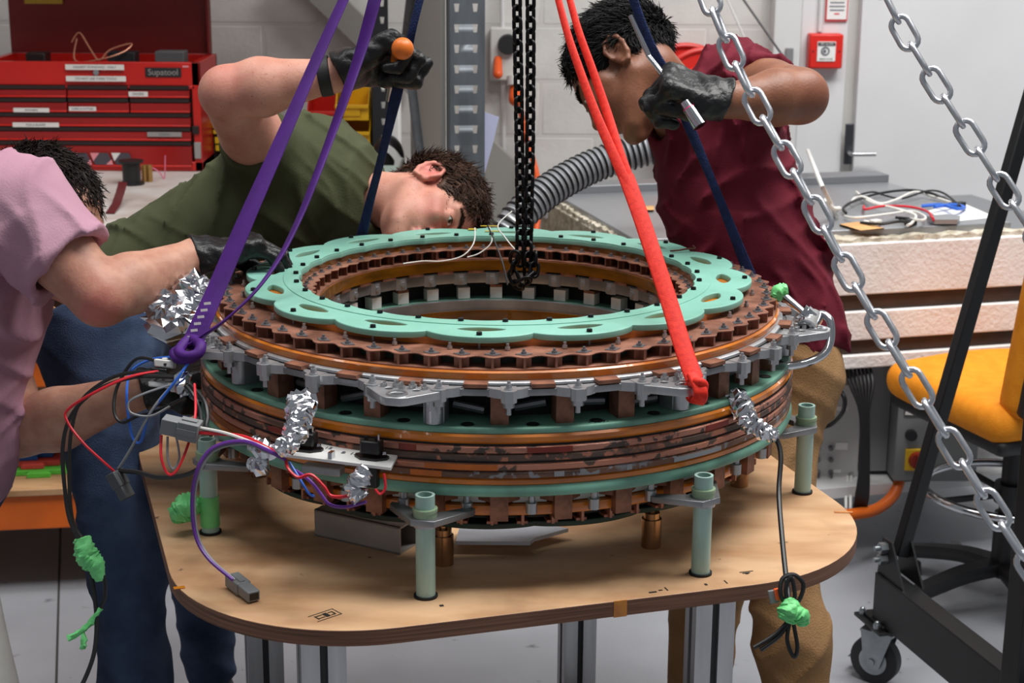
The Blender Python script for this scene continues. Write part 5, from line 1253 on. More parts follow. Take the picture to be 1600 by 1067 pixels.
sdf_obj('body', Sd(it), .0036, ['skin_fair', 'lip_fair', 'beard_shadow', 'skin_flush'], PG, matfn=lipmat(oG, AG, 'lip_fair'), tint=blush([(loc(oG, AG, (.083, -.012, .004)), .045, .75), (loc(oG, AG, (.05, .07, -.03)), .06, .35), (loc(oG, AG, (.03, .1, -.03)), .05, .4), (U(350, 120, 2.9), .06, .3)]))
eyes(oG, AG, AG[1]*.9+V3(.25, -.05, .2), PG); brows(oG, AG, 'hair_brown', PG)
hair_obj(oG, AG, 'hair_brown', PG, .034, (0, .85, .2), 7000, 1.05, 4, .25, .4, .0011, -.008)
armG = nrm(E_G-S_G)
slG = Sd(uni([Rc(U(470, 275, 3.25), S_G, .11, .09), Rc(S_G, S_G*.45+E_G*.55, .082, .066)], .03)+[('&', Pl(S_G+armG*.128, armG), .006)])
torG = [El(U(468, 300, 3.34), (.17, .152, .19), AG_), El(U(365, 366, 3.30), (.19, .137, .17), AG_), El(U(245, 432, 3.22), (.19, .125, .165), AG_), El(U(185, 478, 3.16), (.13, .118, .16), AG_), El(U(550, 312, 3.34), (.072, .118, .16), AG_)]
shG = Sd([('+', slG, .01)]+uni(torG, .06)+[('-', Rc(loc(oG, AG, (0, -.03, -.06)), U(610, 316, 3.26), .058, .058), .006), ('+', Rc(U(500, 325, 3.45), U(480, 400, 3.5), .085, .07), .05), ('&', Pl(U(150, 500, 3.1), -nrm(V3(.80, .60, 0))), .006)],
         folds([(aG*85+pG*30, .0055, .9, 1.8), (aG*55-pG*75, .006, 2.1, 1.5), (aG*150, .002, .2, 2.0)]))
sdf_obj('t_shirt', shG, .0058, 'shirt_olive', PG)
jn = Sd(uni([El(U(158, 510, 3.12), (.13, .12, .16), AG_)]+limb((U(158, 560, 3.04), .104), (U(196, 850, 3.0), .072), (U(212, 1060, 3.0), .058), (U(216, 1270, 3.0), .056))+limb((U(228, 560, 3.24), .10), (U(312, 860, 3.40), .07), (U(328, 1040, 3.50), .055)), .05)+[('&', Pl(U(110, 483, 3.1), nrm(V3(-.45, .95, 0))), .008)],
        folds([(V3(30, 90, 10), .0028, .2, 1.8), (V3(-50, 70, 0), .003, 1.3, 1.6)]))
sdf_obj('jeans', jn, .008, 'denim', PG)
def stick(name, pts, dep, w, m, par):
    b = MB(); b.ribbon(cat([U(x, y, d) for x, y, d in pts], 5), w, .003, CR); return b.obj(name, m, par)
b = MB(); q = U(88, 492, 2.985); b.box(q, (.036, .006, .022), [nrm(V3(.86, -.5, .1)), nrm(V3(.1, .1, 1)), nrm(V3(.5, .86, -.1))]); b.obj('leather_patch', 'leather_tan', PG, 30, .002)
q = U(328, 1040, 3.5); shoe(q[0], q[1], (.6, -.7), PG); q = U(216, 1270, 3.0); shoe(q[0], q[1], (.6, -.7), PG)
Yg = nrm(V3(.90, .43, .05)); Zg = V3(-.43, .88, -.1); Zg = nrm(Zg-Yg*(Zg@Yg)); Xg = -np.cross(Yg, Zg)
gG = hand_sd(U(532, 113, 2.93), Xg, Yg, Zg, (62, 85, 60), ((.036, .055, -.028), (.026, .082, -.044), (.010, .092, -.058)), s=1.25, cuff=.002, cr=.033)
sdf_obj('glove', gG, .0026, 'glove_black', PG)
mat('band_black', (18, 18, 19), 0.6)
wd = nrm(W_G-E_G); q = U(508, 119, 2.93); b = MB(); b.pipe(q-wd*.011, q+wd*.011, .0365, .029, 28); b.obj('wristband', 'band_black', PG, 30, .002)
# orange-handled tool in the raised hand
mat('handle_orange', (236, 120, 36), 0.4, var=0.06, scale=20)
q = U(629, 76, 2.86); HT = thing('screwdriver', q, 'tool with a round orange handle end in the raised black glove', 'tool')
b = MB(); b.sph(q, .0195, 20, 14); b.cyl(q, q+CF*.05+CR*-.01, .0175, .015, 20); b.cyl(q+CF*.05-CR*.01, q+CF*.10-CR*.02, .0155, .0145, 16); b.obj('handle', 'handle_orange', HT)
b = MB(); b.cyl(q+CF*.10-CR*.02, q+CF*.2-CR*.04-CU*.06, .005, .005, 10); b.obj('shaft', 'steel', HT)
# ----------------------------------------------------------------- man in the pink T-shirt at the left edge
PK = thing('person', (U(-120, 600, 2.75)[0], U(-120, 600, 2.75)[1], 0), 'man in faded pink T-shirt reaching in from the left edge', 'person')
oK = U(68, 353, 2.80); AK = ortho(V3(.92, -.25, .30), V3(.27, .93, .05))
S_K = U(28, 332, 2.62); E_K = U(158, 462, 2.60); W_K = U(305, 400, 2.74)
hdK = head_sd(oK, AK)
it = [('+', hdK, .01), ('+', Rc(loc(oK, AK, (0, -.03, -.04)), U(-10, 345, 2.8), .056, .065), .03), ('+', El(U(-110, 440, 2.78), (.17, .2, .14)), .04)]
it += uni(limb((S_K, .052), (S_K*.45+E_K*.55, .053), (E_K, .048)), .01)+uni(limb((E_K, .046), (E_K*.7+W_K*.3, .048), (W_K, .028), (U(325, 395, 2.76), .022)), .014)
it += uni(limb((U(-60, 420, 2.92), .06), (U(30, 668, 2.84), .05)), .02)+uni(limb((U(30, 668, 2.84), .05), (U(90, 655, 2.82), .054), (U(215, 612, 2.79), .030), (U(238, 604, 2.785), .022)), .014)
sdf_obj('body', Sd(it), .0042, ['skin_pale', 'lip_fair', 'beard_shadow', 'skin_flush'], PK, matfn=lipmat(oK, AK, 'lip_fair'), tint=blush([(U(150, 495, 2.55), .07, .85), (U(120, 455, 2.55), .08, .3)]))
eyes(oK, AK, AK[1], PK, (1,)); brows(oK, AK, 'hair_dark', PK, (1,))
hair_obj(oK, AK, 'hair_dark', PK, .028, (0, .7, -.5), 6000, 1.03, 5, .5, .3, .0011, .012)
armK = nrm(E_K-S_K)
slK = Sd(uni([Rc(U(-40, 330, 2.68), S_K, .10, .09), Rc(S_K, S_K*.3+E_K*.7, .09, .083)], .03)+[('&', Pl(S_K+armK*.122, armK), .004), ('-', Rc(S_K+armK*.10, S_K+armK*.20, .058, .075), .004)])
shK = Sd(uni([El(U(-110, 430, 2.78), (.2, .22, .2)), Rc(U(-75, 370, 2.78), U(-95, 700, 2.8), .155, .135), Rc(U(-30, 335, 2.74), U(-90, 350, 2.85), .10, .12)], .06)+[('+', slK, .015), ('-', Rc(loc(oK, AK, (0, -.03, -.06)), U(-5, 342, 2.8), .062, .07), .006)],
         folds([(armK*70+V3(40, 40, 0), .006, .6, 1.7), (V3(80, 55, 10), .0045, 2.2, 1.5), (V3(-60, 90, 0), .003, 1.0, 1.8)]))
sdf_obj('t_shirt', shK, .0058, 'shirt_pink', PK)
tr = Sd(uni([El(U(-130, 720, 2.85), (.17, .14, .14))]+limb((U(-110, 760, 2.78), .10), (U(-90, 1050, 2.75), .07), (U(-100, 1380, 2.78), .06))+limb((U(-190, 760, 2.95), .10), (U(-190, 1050, 2.95), .07), (U(-200, 1310, 2.97), .06)), .05))
sdf_obj('trousers', tr, .010, 'denim', PK)
q = U(-100, 1380, 2.78); shoe(q[0], q[1], (1, 0), PK); q = U(-200, 1310, 2.97); shoe(q[0], q[1], (1, 0), PK)
Yk = nrm(V3(.92, .20, -.30)); Zk = V3(-.15, .95, .25); Zk = nrm(Zk-Yk*(Zk@Yk)); Xk = -np.cross(Yk, Zk)
sdf_obj('glove', hand_sd(U(308, 400, 2.745), Xk, Yk, Zk, (35, 40, 25), ((.045, .05, -.02), (.052, .08, -.035), (.05, .10, -.045)), .15, s=1.1, cuff=.006, cr=.035), .003, 'glove_black', PK)
Yk = nrm(V3(.93, .25, -.15)); Zk = V3(-.2, .9, .3); Zk = nrm(Zk-Yk*(Zk@Yk)); Xk = np.cross(Yk, Zk)
sdf_obj('glove', hand_sd(U(228, 607, 2.785), Xk, Yk, Zk, (40, 50, 30), ((.04, .05, -.03), (.035, .08, -.05), (.02, .10, -.055)), .1, s=1.1, cuff=.006, cr=.036), .003, 'glove_black', PK)
# ================================================================= slings
mat('sling_purple', (74, 24, 118), 0.6, rgb2=(64, 19, 104), scale=30, stretch=(1, 1, 0.3), bump=0.06, bscale=500, spec=0.3)
mat('sling_red', (236, 52, 34), 0.6, rgb2=(214, 36, 24), scale=160, bump=0.1, bscale=500, spec=0.3)
mat('sling_blue', (26, 44, 92), 0.65, rgb2=(18, 32, 70), scale=80, bump=0.3, bscale=350, spec=0.3)
mat('stitch_white', (214, 208, 206), 0.7)
HOOK = np.array([.03, .0, 2.72])
def px3(pts): return [U(x, y, d) for x, y, d in pts]
def lead(top, q): return np.vstack([[np.asarray(top)*(1-t)+q[0]*t for t in (0, .2, .4, .6, .8)], q])
def hk(dx, pts, n=6): return lead(HOOK+[dx, 0, 0], cat(px3(pts), n))      # strap led up to the hoist hook above the picture
SP = thing('purple_sling', U(292, 552, 2.49), 'purple lifting sling choked round the left lug of the upper coil', 'sling')
A_ = (hk(-.02, [(548, -25, 2.70), (500, 80, 2.66), (463, 165, 2.62), (428, 245, 2.59), (388, 335, 2.56), (345, 435, 2.53), (312, 510, 2.50), (296, 545, 2.485)]))
n = len(A_); sd_ = [nrm(CR*(.72+.28*t)+CU*.25-CF*(.7-.6*t)) for t in np.linspace(0, 1, n)]
MB().ribbon(A_, np.linspace(.030, .036, n), .004, sd_).obj('strap', 'sling_purple', SP, 60)
B_ = (hk(-.01, [(592, -25, 2.72), (568, 65, 2.70), (545, 135, 2.67), (520, 205, 2.64), (494, 275, 2.60), (468, 340, 2.57), (436, 404, 2.53), (398, 456, 2.49), (352, 500, 2.475), (318, 524, 2.475), (298, 538, 2.48)]))
n = len(B_); sd_ = [nrm(CR*(.9-.3*t)+CU*(.2+.3*t)-CF*(.2+1.0*t)) for t in np.linspace(0, 1, n)]
MB().ribbon(B_, np.linspace(.026, .016, n), .004, sd_).obj('strap', 'sling_purple', SP, 60)
b = MB(); b.tube(cat(px3([(296, 530, 2.49), (280, 548, 2.465), (290, 557, 2.45), (308, 553, 2.45), (314, 540, 2.46), (306, 533, 2.48)]), 6, True), [.0085]*36, 10, closed=True); b.obj('choke_loop', 'sling_purple', SP, 60)
b = MB(); b.tube(cat(px3([(284, 545, 2.47), (272, 551, 2.47), (276, 560, 2.46), (292, 562, 2.45), (306, 556, 2.455)]), 6), .0075, 10); b.obj('choke_loop', 'sling_purple', SP, 60)
for k in range(6):
    q = U(324-k*5.2, 474+k*10.5, 2.498-.003*k); b = MB(); b.box(q, (.010, .002, .004), [nrm(CR+CU*.1), -CF, nrm(CU-CR*.1)]); b.obj('stitch_mark', 'stitch_white', SP)
SR = thing('red_sling', U(1094, 615, 2.42), 'bright red lifting sling running down to the front right lug', 'sling')
for p in ([(866, -25, 2.62), (886, 50, 2.58), (906, 110, 2.55), (930, 175, 2.52), (960, 245, 2.485), (985, 300, 2.46)], [(884, -25, 2.63), (903, 45, 2.59), (926, 110, 2.56), (948, 175, 2.53), (970, 245, 2.49), (990, 300, 2.463)]):
    q = hk(.02, p); n = len(q); MB().ribbon(q, np.linspace(.010, .017, n), .005, [nrm(CR-CF*(.9-.6*t)) for t in np.linspace(0, 1, n)]).obj('strap', 'sling_red', SR, 60)
q = cat(px3([(978, 275, 2.472), (1000, 335, 2.44), (1022, 400, 2.405), (1045, 470, 2.37), (1068, 545, 2.33), (1085, 592, 2.305)]), 6); n = len(q)
MB().ribbon(q, np.linspace(.024, .026, n), .005, CR-CF*.1).obj('strap', 'sling_red', SR, 60)
b = MB(); b.ribbon(cat(px3([(1083, 585, 2.308), (1092, 602, 2.293), (1095, 618, 2.29), (1090, 627, 2.305), (1082, 622, 2.335)]), 6), .020, .009, CR-CU*.2); b.obj('choke_loop', 'sling_red', SR, 60)
b = MB(); b.tube(cat(px3([(1075, 603, 2.325), (1088, 596, 2.293), (1100, 600, 2.293), (1099, 612, 2.30)]), 6), .006, 10); b.obj('choke_loop', 'sling_red', SR, 60)
SBl = MB(); q = (hk(0, [(662, -25, 2.92), (646, 40, 2.93), (634, 95, 2.955), (620, 145, 2.965), (606, 205, 2.99), (592, 262, 3.02), (578, 315, 3.06), (566, 365, 3.09), (556, 400, 3.12)])); n = len(q)
SBl.ribbon(q, np.array([.022-.007*abs(math.sin(k*.13)) for k in range(n)]), .004, [nrm(CR-CF*(.5*math.sin(k*.16))) for k in range(n)]); tag(SBl.obj('blue_sling', 'sling_blue', None, 60), 'dark blue lifting sling in front of the olive T-shirt', 'sling')
SBr = MB(); q = (hk(.01, [(982, -25, 2.86), (1002, 35, 2.87), (1025, 90, 2.88), (1055, 140, 2.89), (1078, 200, 2.90), (1104, 262, 2.93), (1132, 330, 2.95), (1158, 395, 2.97), (1176, 440, 2.98)])); n = len(q)
SBr.ribbon(q, np.array([.026-.009*abs(math.sin(k*.10+.8)) for k in range(n)]), .004, [nrm(CR-CF*(.6*math.sin(k*.14))) for k in range(n)]); tag(SBr.obj('blue_sling', 'sling_blue', None, 60), 'dark blue lifting sling in front of the maroon T-shirt', 'sling')
# ================================================================= chains
mat('chain_black', (34, 34, 36), 0.35, 0.8); mat('chain_zinc', (204, 206, 212), 0.3, 0.8, var=0.1, scale=40)
def link_mesh(name, L, W, r, material):
    """chain link in the xz plane, long axis z"""
    pts = []; h = L/2-W/2
    for t in np.linspace(0, PI, 9): pts.append((W/2*math.cos(t), 0, h+W/2*math.sin(t)))
    for t in np.linspace(PI, 2*PI, 9): pts.append((W/2*math.cos(t), 0, -h+W/2*math.sin(t)))
    b = MB(); b.tube(pts, r, 8, closed=True); return b.mesh(name, material, 60)
def chain(name, path, pitch, me, label, cat_='chain', tilt=0.0, grp=None):
    P = np.asarray(path, float); seg = np.linalg.norm(np.diff(P, axis=0), axis=1); S = np.concatenate([[0], np.cumsum(seg)]); n = int(S[-1]/pitch)
    o = thing(name, P[-1], label, cat_, grp)
    pos = lambda s: np.array([np.interp(s, S, P[:, i]) for i in range(3)])
    for k in range(n):
        s = (k+.5)*pitch; d = nrm(pos(min(s+pitch/2, S[-1]))-pos(max(s-pitch/2, 0))); X = nrm(CR-d*(CR@d)); Y = np.cross(d, X)
        a = tilt+(PI/2 if k % 2 else 0); X2 = X*math.cos(a)+Y*math.sin(a); Y2 = np.cross(d, X2)
        inst('chain_link', me, o, basis(X2, Y2, d, pos(s)))
    return o
lkb = link_mesh('chain_link', .0258, .0155, .0033, 'chain_black'); lkz = link_mesh('chain_link', .0535, .0260, .0042, 'chain_zinc')
c0 = np.array([.038, .02, 0])
chain('hoist_chain', [np.array([U(807, -25, 2.78)[0], U(807, -25, 2.78)[1], 2.98]), U(807, -25, 2.78), U(810, 120, 2.82), U(812, 250, 2.85), U(813, 345, 2.87), U(812, 425, 2.89)], .0193, lkb, 'black hoist chain strand on the left, hanging into the coil', 'chain', .75, 'black hoist chain strands')
chain('hoist_chain', [np.array([U(829, -25, 2.78)[0], U(829, -25, 2.78)[1], 2.98]), U(829, -25, 2.78), U(829, 120, 2.82), U(828, 250, 2.85), U(826, 345, 2.87), U(824, 436, 2.89)], .0193, lkb, 'black hoist chain strand on the right, hanging into the coil', 'chain', .75, 'black hoist chain strands')
chain('hoist_chain', [U(806, 395, 2.86), U(800, 425, 2.88), U(808, 446, 2.88), U(820, 440, 2.86), U(834, 428, 2.88), U(836, 395, 2.88)], .0193, lkb, 'loose loop of black hoist chain at the bottom inside the coil', 'chain', .3)
chain('zinc_chain', lead((.12, -.10, 2.98), cat(px3([(1098, -30, 2.36), (1135, 65, 2.33), (1180, 160, 2.30), (1225, 240, 2.27), (1272, 325, 2.24), (1325, 425, 2.21), (1375, 510, 2.18), (1432, 605, 2.15), (1500, 715, 2.12), (1562, 812, 2.09), (1640, 930, 2.06), (1740, 1060, 2.03), (1830, 1140, 2.02), (1890, 1160, 2.02)]), 5)), .0458, lkz, 'long silver chain slanting across the right side in front of the maroon shirt', 'chain', .5)
chain('zinc_chain', lead((.20, -.10, 2.98), cat(px3([(1372, -30, 2.40), (1410, 45, 2.38), (1452, 115, 2.36), (1500, 190, 2.34), (1548, 265, 2.32), (1590, 330, 2.30), (1650, 420, 2.28), (1760, 600, 2.22), (1860, 820, 2.14), (1915, 1020, 2.06), (1905, 1140, 2.03)]), 5)), .0458, lkz, 'short length of silver chain at the top right before the white door', 'chain', .45)
mat('hoist_red', (150, 30, 26), 0.4)
HO = thing('chain_hoist', (.08, -.02, 2.72), 'chain hoist with lifting hook high above the coil', 'hoist')
b = MB(); b.tube(cat([(.03, 0, 2.97), (.03, 0, 2.86), (.065, 0, 2.79), (.055, 0, 2.71), (.01, 0, 2.69), (-.02, 0, 2.735)], 6), .012, 12); b.obj('hook', 'steel_dark', HO)
b = MB(); b.cyl((.08, -.09, 3.06), (.08, .07, 3.06), .12, .12, 32); b.obj('hoist_body', 'hoist_red', HO, 40, .01)
b = MB(); b.box((.16, -.10, 3.02), (.16, .06, .12)); b.obj('chain_guide', 'steel_dark', HO, 40, .01)
# ================================================================= black gantry frame on castors
mat('gantry_black', (26, 27, 29), 0.45, 0.2, var=0.15, scale=20); mat('zinc', (176, 182, 186), 0.35, 0.9, var=0.15, scale=20); mat('rubber', (40, 41, 44), 0.6)
zt_ = .275; gA = Uz(1367, 893, zt_); gB = Uz(1568, 1052, zt_); gd = nrm(gB-gA); gn = nrm(np.cross([0, 0, 1], gd)); 
if gn@CR < 0: gn = -gn
GT = thing('gantry_frame', (gA[0], gA[1], 0), 'black steel gantry frame on castors at the right edge', 'gantry')
GR = [gd, gn, [0, 0, 1]]; zb0 = zt_-.115; L_ = 1.15
b = MB(); b.box(gA+gd*L_/2+gn*.025+[0, 0, -.0575], (L_, .05, .115), GR); b.obj('base_beam', 'gantry_black', GT, 30, .003)
l0 = gA+gd*.04+gn*.03+[0, 0, .02]; l1 = U(1612, 150, 3.52)
b = MB(); X, Y, D_2 = frame(l1-l0); b.box((l0+l1)/2+(l1-l0)*.03, (.03, .03, np.linalg.norm(l1-l0)*1.0), [X, Y, D_2]); b.obj('leg', 'gantry_black', GT, 30, .003)
b = MB(); 
for s in (.006, .054):
    q = gA+gn*s; b.add([q+gd*.0+[0, 0, 0], q+gd*.12+[0, 0, 0], q+gd*.055+[0, 0, .09], q+gd*.015+[0, 0, .09]]+[q+gn*.005+gd*.0+[0, 0, 0], q+gn*.005+gd*.12, q+gn*.005+gd*.055+[0, 0, .09], q+gn*.005+gd*.015+[0, 0, .09]], [(0, 1, 2, 3), (7, 6, 5, 4), (0, 4, 5, 1), (1, 5, 6, 2), (2, 6, 7, 3), (3, 7, 4, 0)])
b.obj('leg_bracket', 'gantry_black', GT, 30)
for s, z in ((-.012, .072), (-.012, .045)):
    q = gA+gd*.035+gn*s+[0, 0, z]; b = MB(); b.cyl(q, q+gn*.024, .013, .013, 6); b.cyl(q-gn*.012, q, .006, .006, 10); b.obj('bracket_bolt', 'zinc', GT)
vp = U(1603, 1000, 3.12); b = MB(); b.box((vp[0], vp[1], .56), (.06, .06, .62), GR); b.obj('upright_post', 'gantry_black', GT, 30, .003)
# castor
wc = Uz(1366, 1064, 0); wc = np.array([wc[0], wc[1], .058]); wd_ = nrm(CR*.8-CF*.6); wd_[2] = 0; wd_ = nrm(wd_); wa = np.array([wd_[1], -wd_[0], 0])
b = MB(); b.cyl(wc-wa*.016, wc+wa*.016, .058, .058, 36); b.obj('wheel', 'rubber', GT, 40, .004)
b = MB(); b.cyl(wc-wa*.0185, wc+wa*.0185, .034, .034, 28); b.obj('wheel_hub', 'zinc', GT)
b = MB()
for s in (-1, 1):
    q = wc+wa*s*.024; b.add([q+wd_*-.018-[0, 0, .016], q+wd_*.018-[0, 0, .016], q+wd_*.045+[0, 0, .072], q-wd_*.03+[0, 0, .072]]+[q+wa*s*.003+wd_*-.018-[0, 0, .016], q+wa*s*.003+wd_*.018-[0, 0, .016], q+wa*s*.003+wd_*.045+[0, 0, .072], q+wa*s*.003-wd_*.03+[0, 0, .072]], [(0, 1, 2, 3), (7, 6, 5, 4), (0, 4, 5, 1), (1, 5, 6, 2), (2, 6, 7, 3), (3, 7, 4, 0)])
b.box(wc+[0, 0, .074]+wd_*.008, (.08, .055, .005), [wd_, wa, [0, 0, 1]]); b.cyl(wc-wa*.032, wc+wa*.032, .009, .009, 12); b.cyl(wc+[0, 0, .076]+wd_*.01, wc+[0, 0, .09]+wd_*.01, .03, .03, 20); b.obj('fork', 'zinc', GT, 30)
b = MB(); q = wc-wa*.034; b.ribbon([q+[0, 0, .045]+wd_*.0, q+[0, 0, .02]-wd_*.014, q-[0, 0, .014]-wd_*.04, q-[0, 0, .022]-wd_*.075], .04, .004, wa); b.box(q+[0, 0, .0], (.05, .004, .035), [wd_, wa, [0, 0, 1]]); b.obj('brake_lever', 'zinc', GT, 30)
b = MB(); pc_ = wc+wd_*.012; b.box((pc_[0], pc_[1], .152), (.125, .085, .008), GR); b.box((pc_[0], pc_[1], .16), (.1, .06, .008), GR); b.obj('castor_plate', 'gantry_black', GT, 30, .001)
for s, t in ((-.045, -.03), (.035, -.035)):
    q = pc_+gd*s+gn*t; b = MB(); b.cyl((q[0], q[1], .156), (q[0], q[1], .166), .009, .009, 6); b.sph((q[0], q[1], .168), .007, 10, 6); b.obj('plate_bolt', 'zinc', GT)
# ================================================================= orange draughtsman chair
mat('seat_orange', (240, 150, 34), 0.75, rgb2=(230, 138, 26), scale=30, bump=0.2, bscale=300, spec=0.25); mat('plastic_black', (28, 28, 30), 0.5)
cc_ = U(1590, 640, 4.1); zs_ = U(1480, 575, 3.95)[2]; zs_ = min(max(zs_, .45), .62)
CH = thing('office_chair', (cc_[0], cc_[1], 0), 'orange upholstered work chair with black base at the right edge', 'chair')
cx, cy = cc_[0], cc_[1]; fd = nrm(np.array([-.34, .94, 0])); sdv = np.array([-fd[1], fd[0], 0])
seat = Sd([('+', Bx((cx-.01, cy, zs_-.045), (.245, .235, .048), .045, [fd, sdv, [0, 0, 1]]), .01), ('+', El((cx+fd[0]*.15, cy+fd[1]*.15, zs_-.05), (.13, .22, .06), [fd, sdv, [0, 0, 1]]), .04)])
sdf_obj('seat', seat, .008, 'seat_orange', CH)
shell = Sd([('+', Bx((cx-.0, cy, zs_-.098), (.235, .225, .022), .02, [fd, sdv, [0, 0, 1]]), .01)]); sdf_obj('seat_shell', shell, .008, 'plastic_black', CH)
bk = np.array([cx, cy, zs_+.22])-fd*.25; bt = nrm(np.array([0, 0, 1.0])-fd*.16); bn = nrm(-fd-bt*(-fd@bt))
sdf_obj('backrest', Sd([('+', Bx(bk, (.045, .21, .25), .04, [bn, sdv, bt]), .01)]), .008, 'seat_orange', CH)
sdf_obj('back_shell', Sd([('+', Bx(bk+bn*.042, (.024, .198, .235), .018, [bn, sdv, bt]), .01)]), .008, 'plastic_black', CH)
b = MB(); b.tube(cat([np.array([cx, cy, z])-fd*s for s, z in ((.05, zs_-.12), (.2, zs_-.13), (.31, zs_-.05), (.33, zs_+.12))], 6), .018, 10); b.obj('back_stem', 'plastic_black', CH)
b = MB(); b.cyl((cx, cy, .10), (cx, cy, zs_-.11), .025, .025, 20); b.cyl((cx, cy, .09), (cx, cy, .26), .034, .034, 20); b.box((cx, cy, zs_-.135), (.16, .12, .04)); b.obj('gas_column', 'plastic_black', CH)
b = MB(); b.cyl((cx, cy-.0, zs_-.13), (cx-.02, cy-.24, zs_-.13), .006, .006, 8); b.sph((cx-.02, cy-.24, zs_-.13), .014, 10, 8); b.obj('lever', 'plastic_black', CH)
zr = U(1500, 792, 3.95)[2]; zr = min(max(zr, .2), .32)
b = MB(); b.torus((cx, cy, zr), (1, 0, 0), (0, 1, 0), .215, .011, 48, 10); b.obj('foot_ring', 'chrome', CH)
b = MB()
for k in range(4): a = .4+k*PI/2; b.cyl((cx, cy, zr-.01), (cx+.21*math.cos(a), cy+.21*math.sin(a), zr), .009, .009, 8)
b.cyl((cx, cy, zr-.03), (cx, cy, zr+.02), .04, .04, 20); b.obj('ring_spokes', 'plastic_black', CH)
for k in range(5):
    a = math.radians(200+72*k); d = np.array([math.cos(a), math.sin(a), 0]); o = np.array([cx, cy, 0.0])
    b = MB(); b.ribbon(cat([o+d*.02+[0, 0, .115], o+d*.12+[0, 0, .108], o+d*.22+[0, 0, .085], o+d*.30+[0, 0, .062]], 4), np.linspace(.06, .038, 13), .034, np.cross(d, [0, 0, 1])); b.obj('base_leg', 'plastic_black', CH, 40)
    q = o+d*.285; b = MB(); b.cyl(q+[0, 0, .03], q+[0, 0, .06], .012, .012, 10); b.cyl(q, q+[0, 0, .032], .027, .024, 18); b.obj('glide', 'plastic_black', CH)
# ================================================================= flexible duct
mat('duct_black', (20, 20, 22), 0.45); mat('duct_silver', (172, 174, 178), 0.35, 0.4)
P = cat(px3([(786, 380, 3.95), (805, 345, 3.95), (838, 312, 3.98), (880, 283, 4.02), (930, 258, 4.06), (985, 240, 4.08), (1040, 226, 4.08), (1100, 215, 4.08)]), 40)
Ld = np.concatenate([[0], np.cumsum(np.linalg.norm(np.diff(P, axis=0), axis=1))]); K = 150; P = np.stack([np.interp(np.linspace(0, Ld[-1], K), Ld, P[:, i]) for i in range(3)], 1)
b = MB(); b.tube(P, [.040+.0032*math.cos(i*PI/2) for i in range(K)], 20)
b.m = [1 if ((i//20) % 4 in (1, 2)) else 0 for i in range(len(b.f))]; tag(b.obj('flexible_duct', ['duct_black', 'duct_silver'], None, 60), 'black and silver ribbed flexible duct rising behind the coil', 'duct')
# ================================================================= white sack bottom left
mat('sack_white', (238, 236, 230), 0.7, var=0.08, scale=6, bump=0.2, bscale=30)
q = U(-58, 1050, 2.78); zt_s = U(-58, 895, 2.78)[2]
sdf_obj_ = Sd([('+', Rc((q[0]-.01, q[1], zt_s-.03), (q[0], q[1], .14), .078, .128), .05), ('+', El((q[0], q[1], .10), (.14, .13, .10)), .05), ('&', Pl((0, 0, 0), (0, 0, -1)), .01)], folds([((60, 0, 20), .004, 1, 1.5)]))
tag(sdf_obj('white_sack', sdf_obj_, .009, 'sack_white'), 'white plastic sack standing on the floor at the bottom left corner', 'sack')
# ================================================================= foil, tape, wiring round the coil
mat('foil', (222, 222, 226), 0.16, 1.0); mat('tape_green', (128, 226, 142), 0.55, rgb2=(106, 204, 122), scale=14, bump=0.3, bscale=60)
def crumple(pts, rad, seed, n=9, amp=.24, sub=4):
    """crumpled sheet wrapped round a path: coarse facets with random depth"""
    rg = np.random.default_rng(seed); P = cat(pts, sub); N = len(P); r = np.interp(np.linspace(0, 1, N), np.linspace(0, 1, len(rad)), rad)
    b = MB(); b.tube(P, r, n); V = np.array(b.v); ctr = np.repeat(P, n, 0); k = rg.uniform(1-amp, 1+amp, (len(V), 1)); V = ctr+(V-ctr)*k+rg.normal(0, 1, V.shape)*np.repeat(r, n)[:, None]*amp*.35
    b.v = [tuple(q) for q in V]; return b
def foil(pts, rad, seed, label, par=None, name='foil_wrap', m='foil', cat_='foil', **k):
    b = crumple(px3(pts), rad, seed, **k); o = b.obj(name, m, par, 0)
    if par is None: tag(o, label, cat_)
    else: o['label'] = label
    return o
foil([(262, 470, 2.66), (262, 505, 2.64), (285, 470, 2.66), (305, 450, 2.68), (318, 470, 2.66), (290, 510, 2.62)], [.03, .034, .03, .026, .02, .02], 3, 'large crumpled foil bundle behind the purple sling at the left lug', n=18, sub=9)
foil([(470, 628, 2.32), (468, 645, 2.29), (464, 668, 2.275), (455, 690, 2.26), (432, 706, 2.255)], [.02, .018, .016, .014, .010], 5, 'crumpled foil strip folded over the green disc above the white socket plate', n=15, sub=9)
foil([(574, 735, 2.24), (562, 748, 2.235), (556, 766, 2.235), (566, 780, 2.235)], [.010, .013, .014, .012], 6, 'small crumpled foil scrap hanging under the white socket plate', n=12, sub=8)
foil([(1148, 622, 2.47), (1160, 640, 2.445), (1172, 660, 2.43), (1192, 674, 2.42), (1214, 680, 2.42)], [.016, .016, .014, .012, .009], 7, 'crumpled foil wrap over the green disc edge by the right post', n=15, sub=9)
foil([(395, 692, 2.31), (410, 702, 2.30), (428, 708, 2.28)], [.012, .014, .010], 8, 'foil scrap on the wires beside the grey connector', n=8, sub=4)
foil([(392, 722, 2.31), (408, 730, 2.30), (420, 728, 2.30)], [.008, .013, .010], 9, 'foil knob below the left bracket', n=8, sub=4)
foil([(288, 585, 2.46), (284, 600, 2.45), (290, 618, 2.45)], [.010, .013, .008], 10, 'small foil scrap on the wiring under the purple sling', n=8, sub=4)
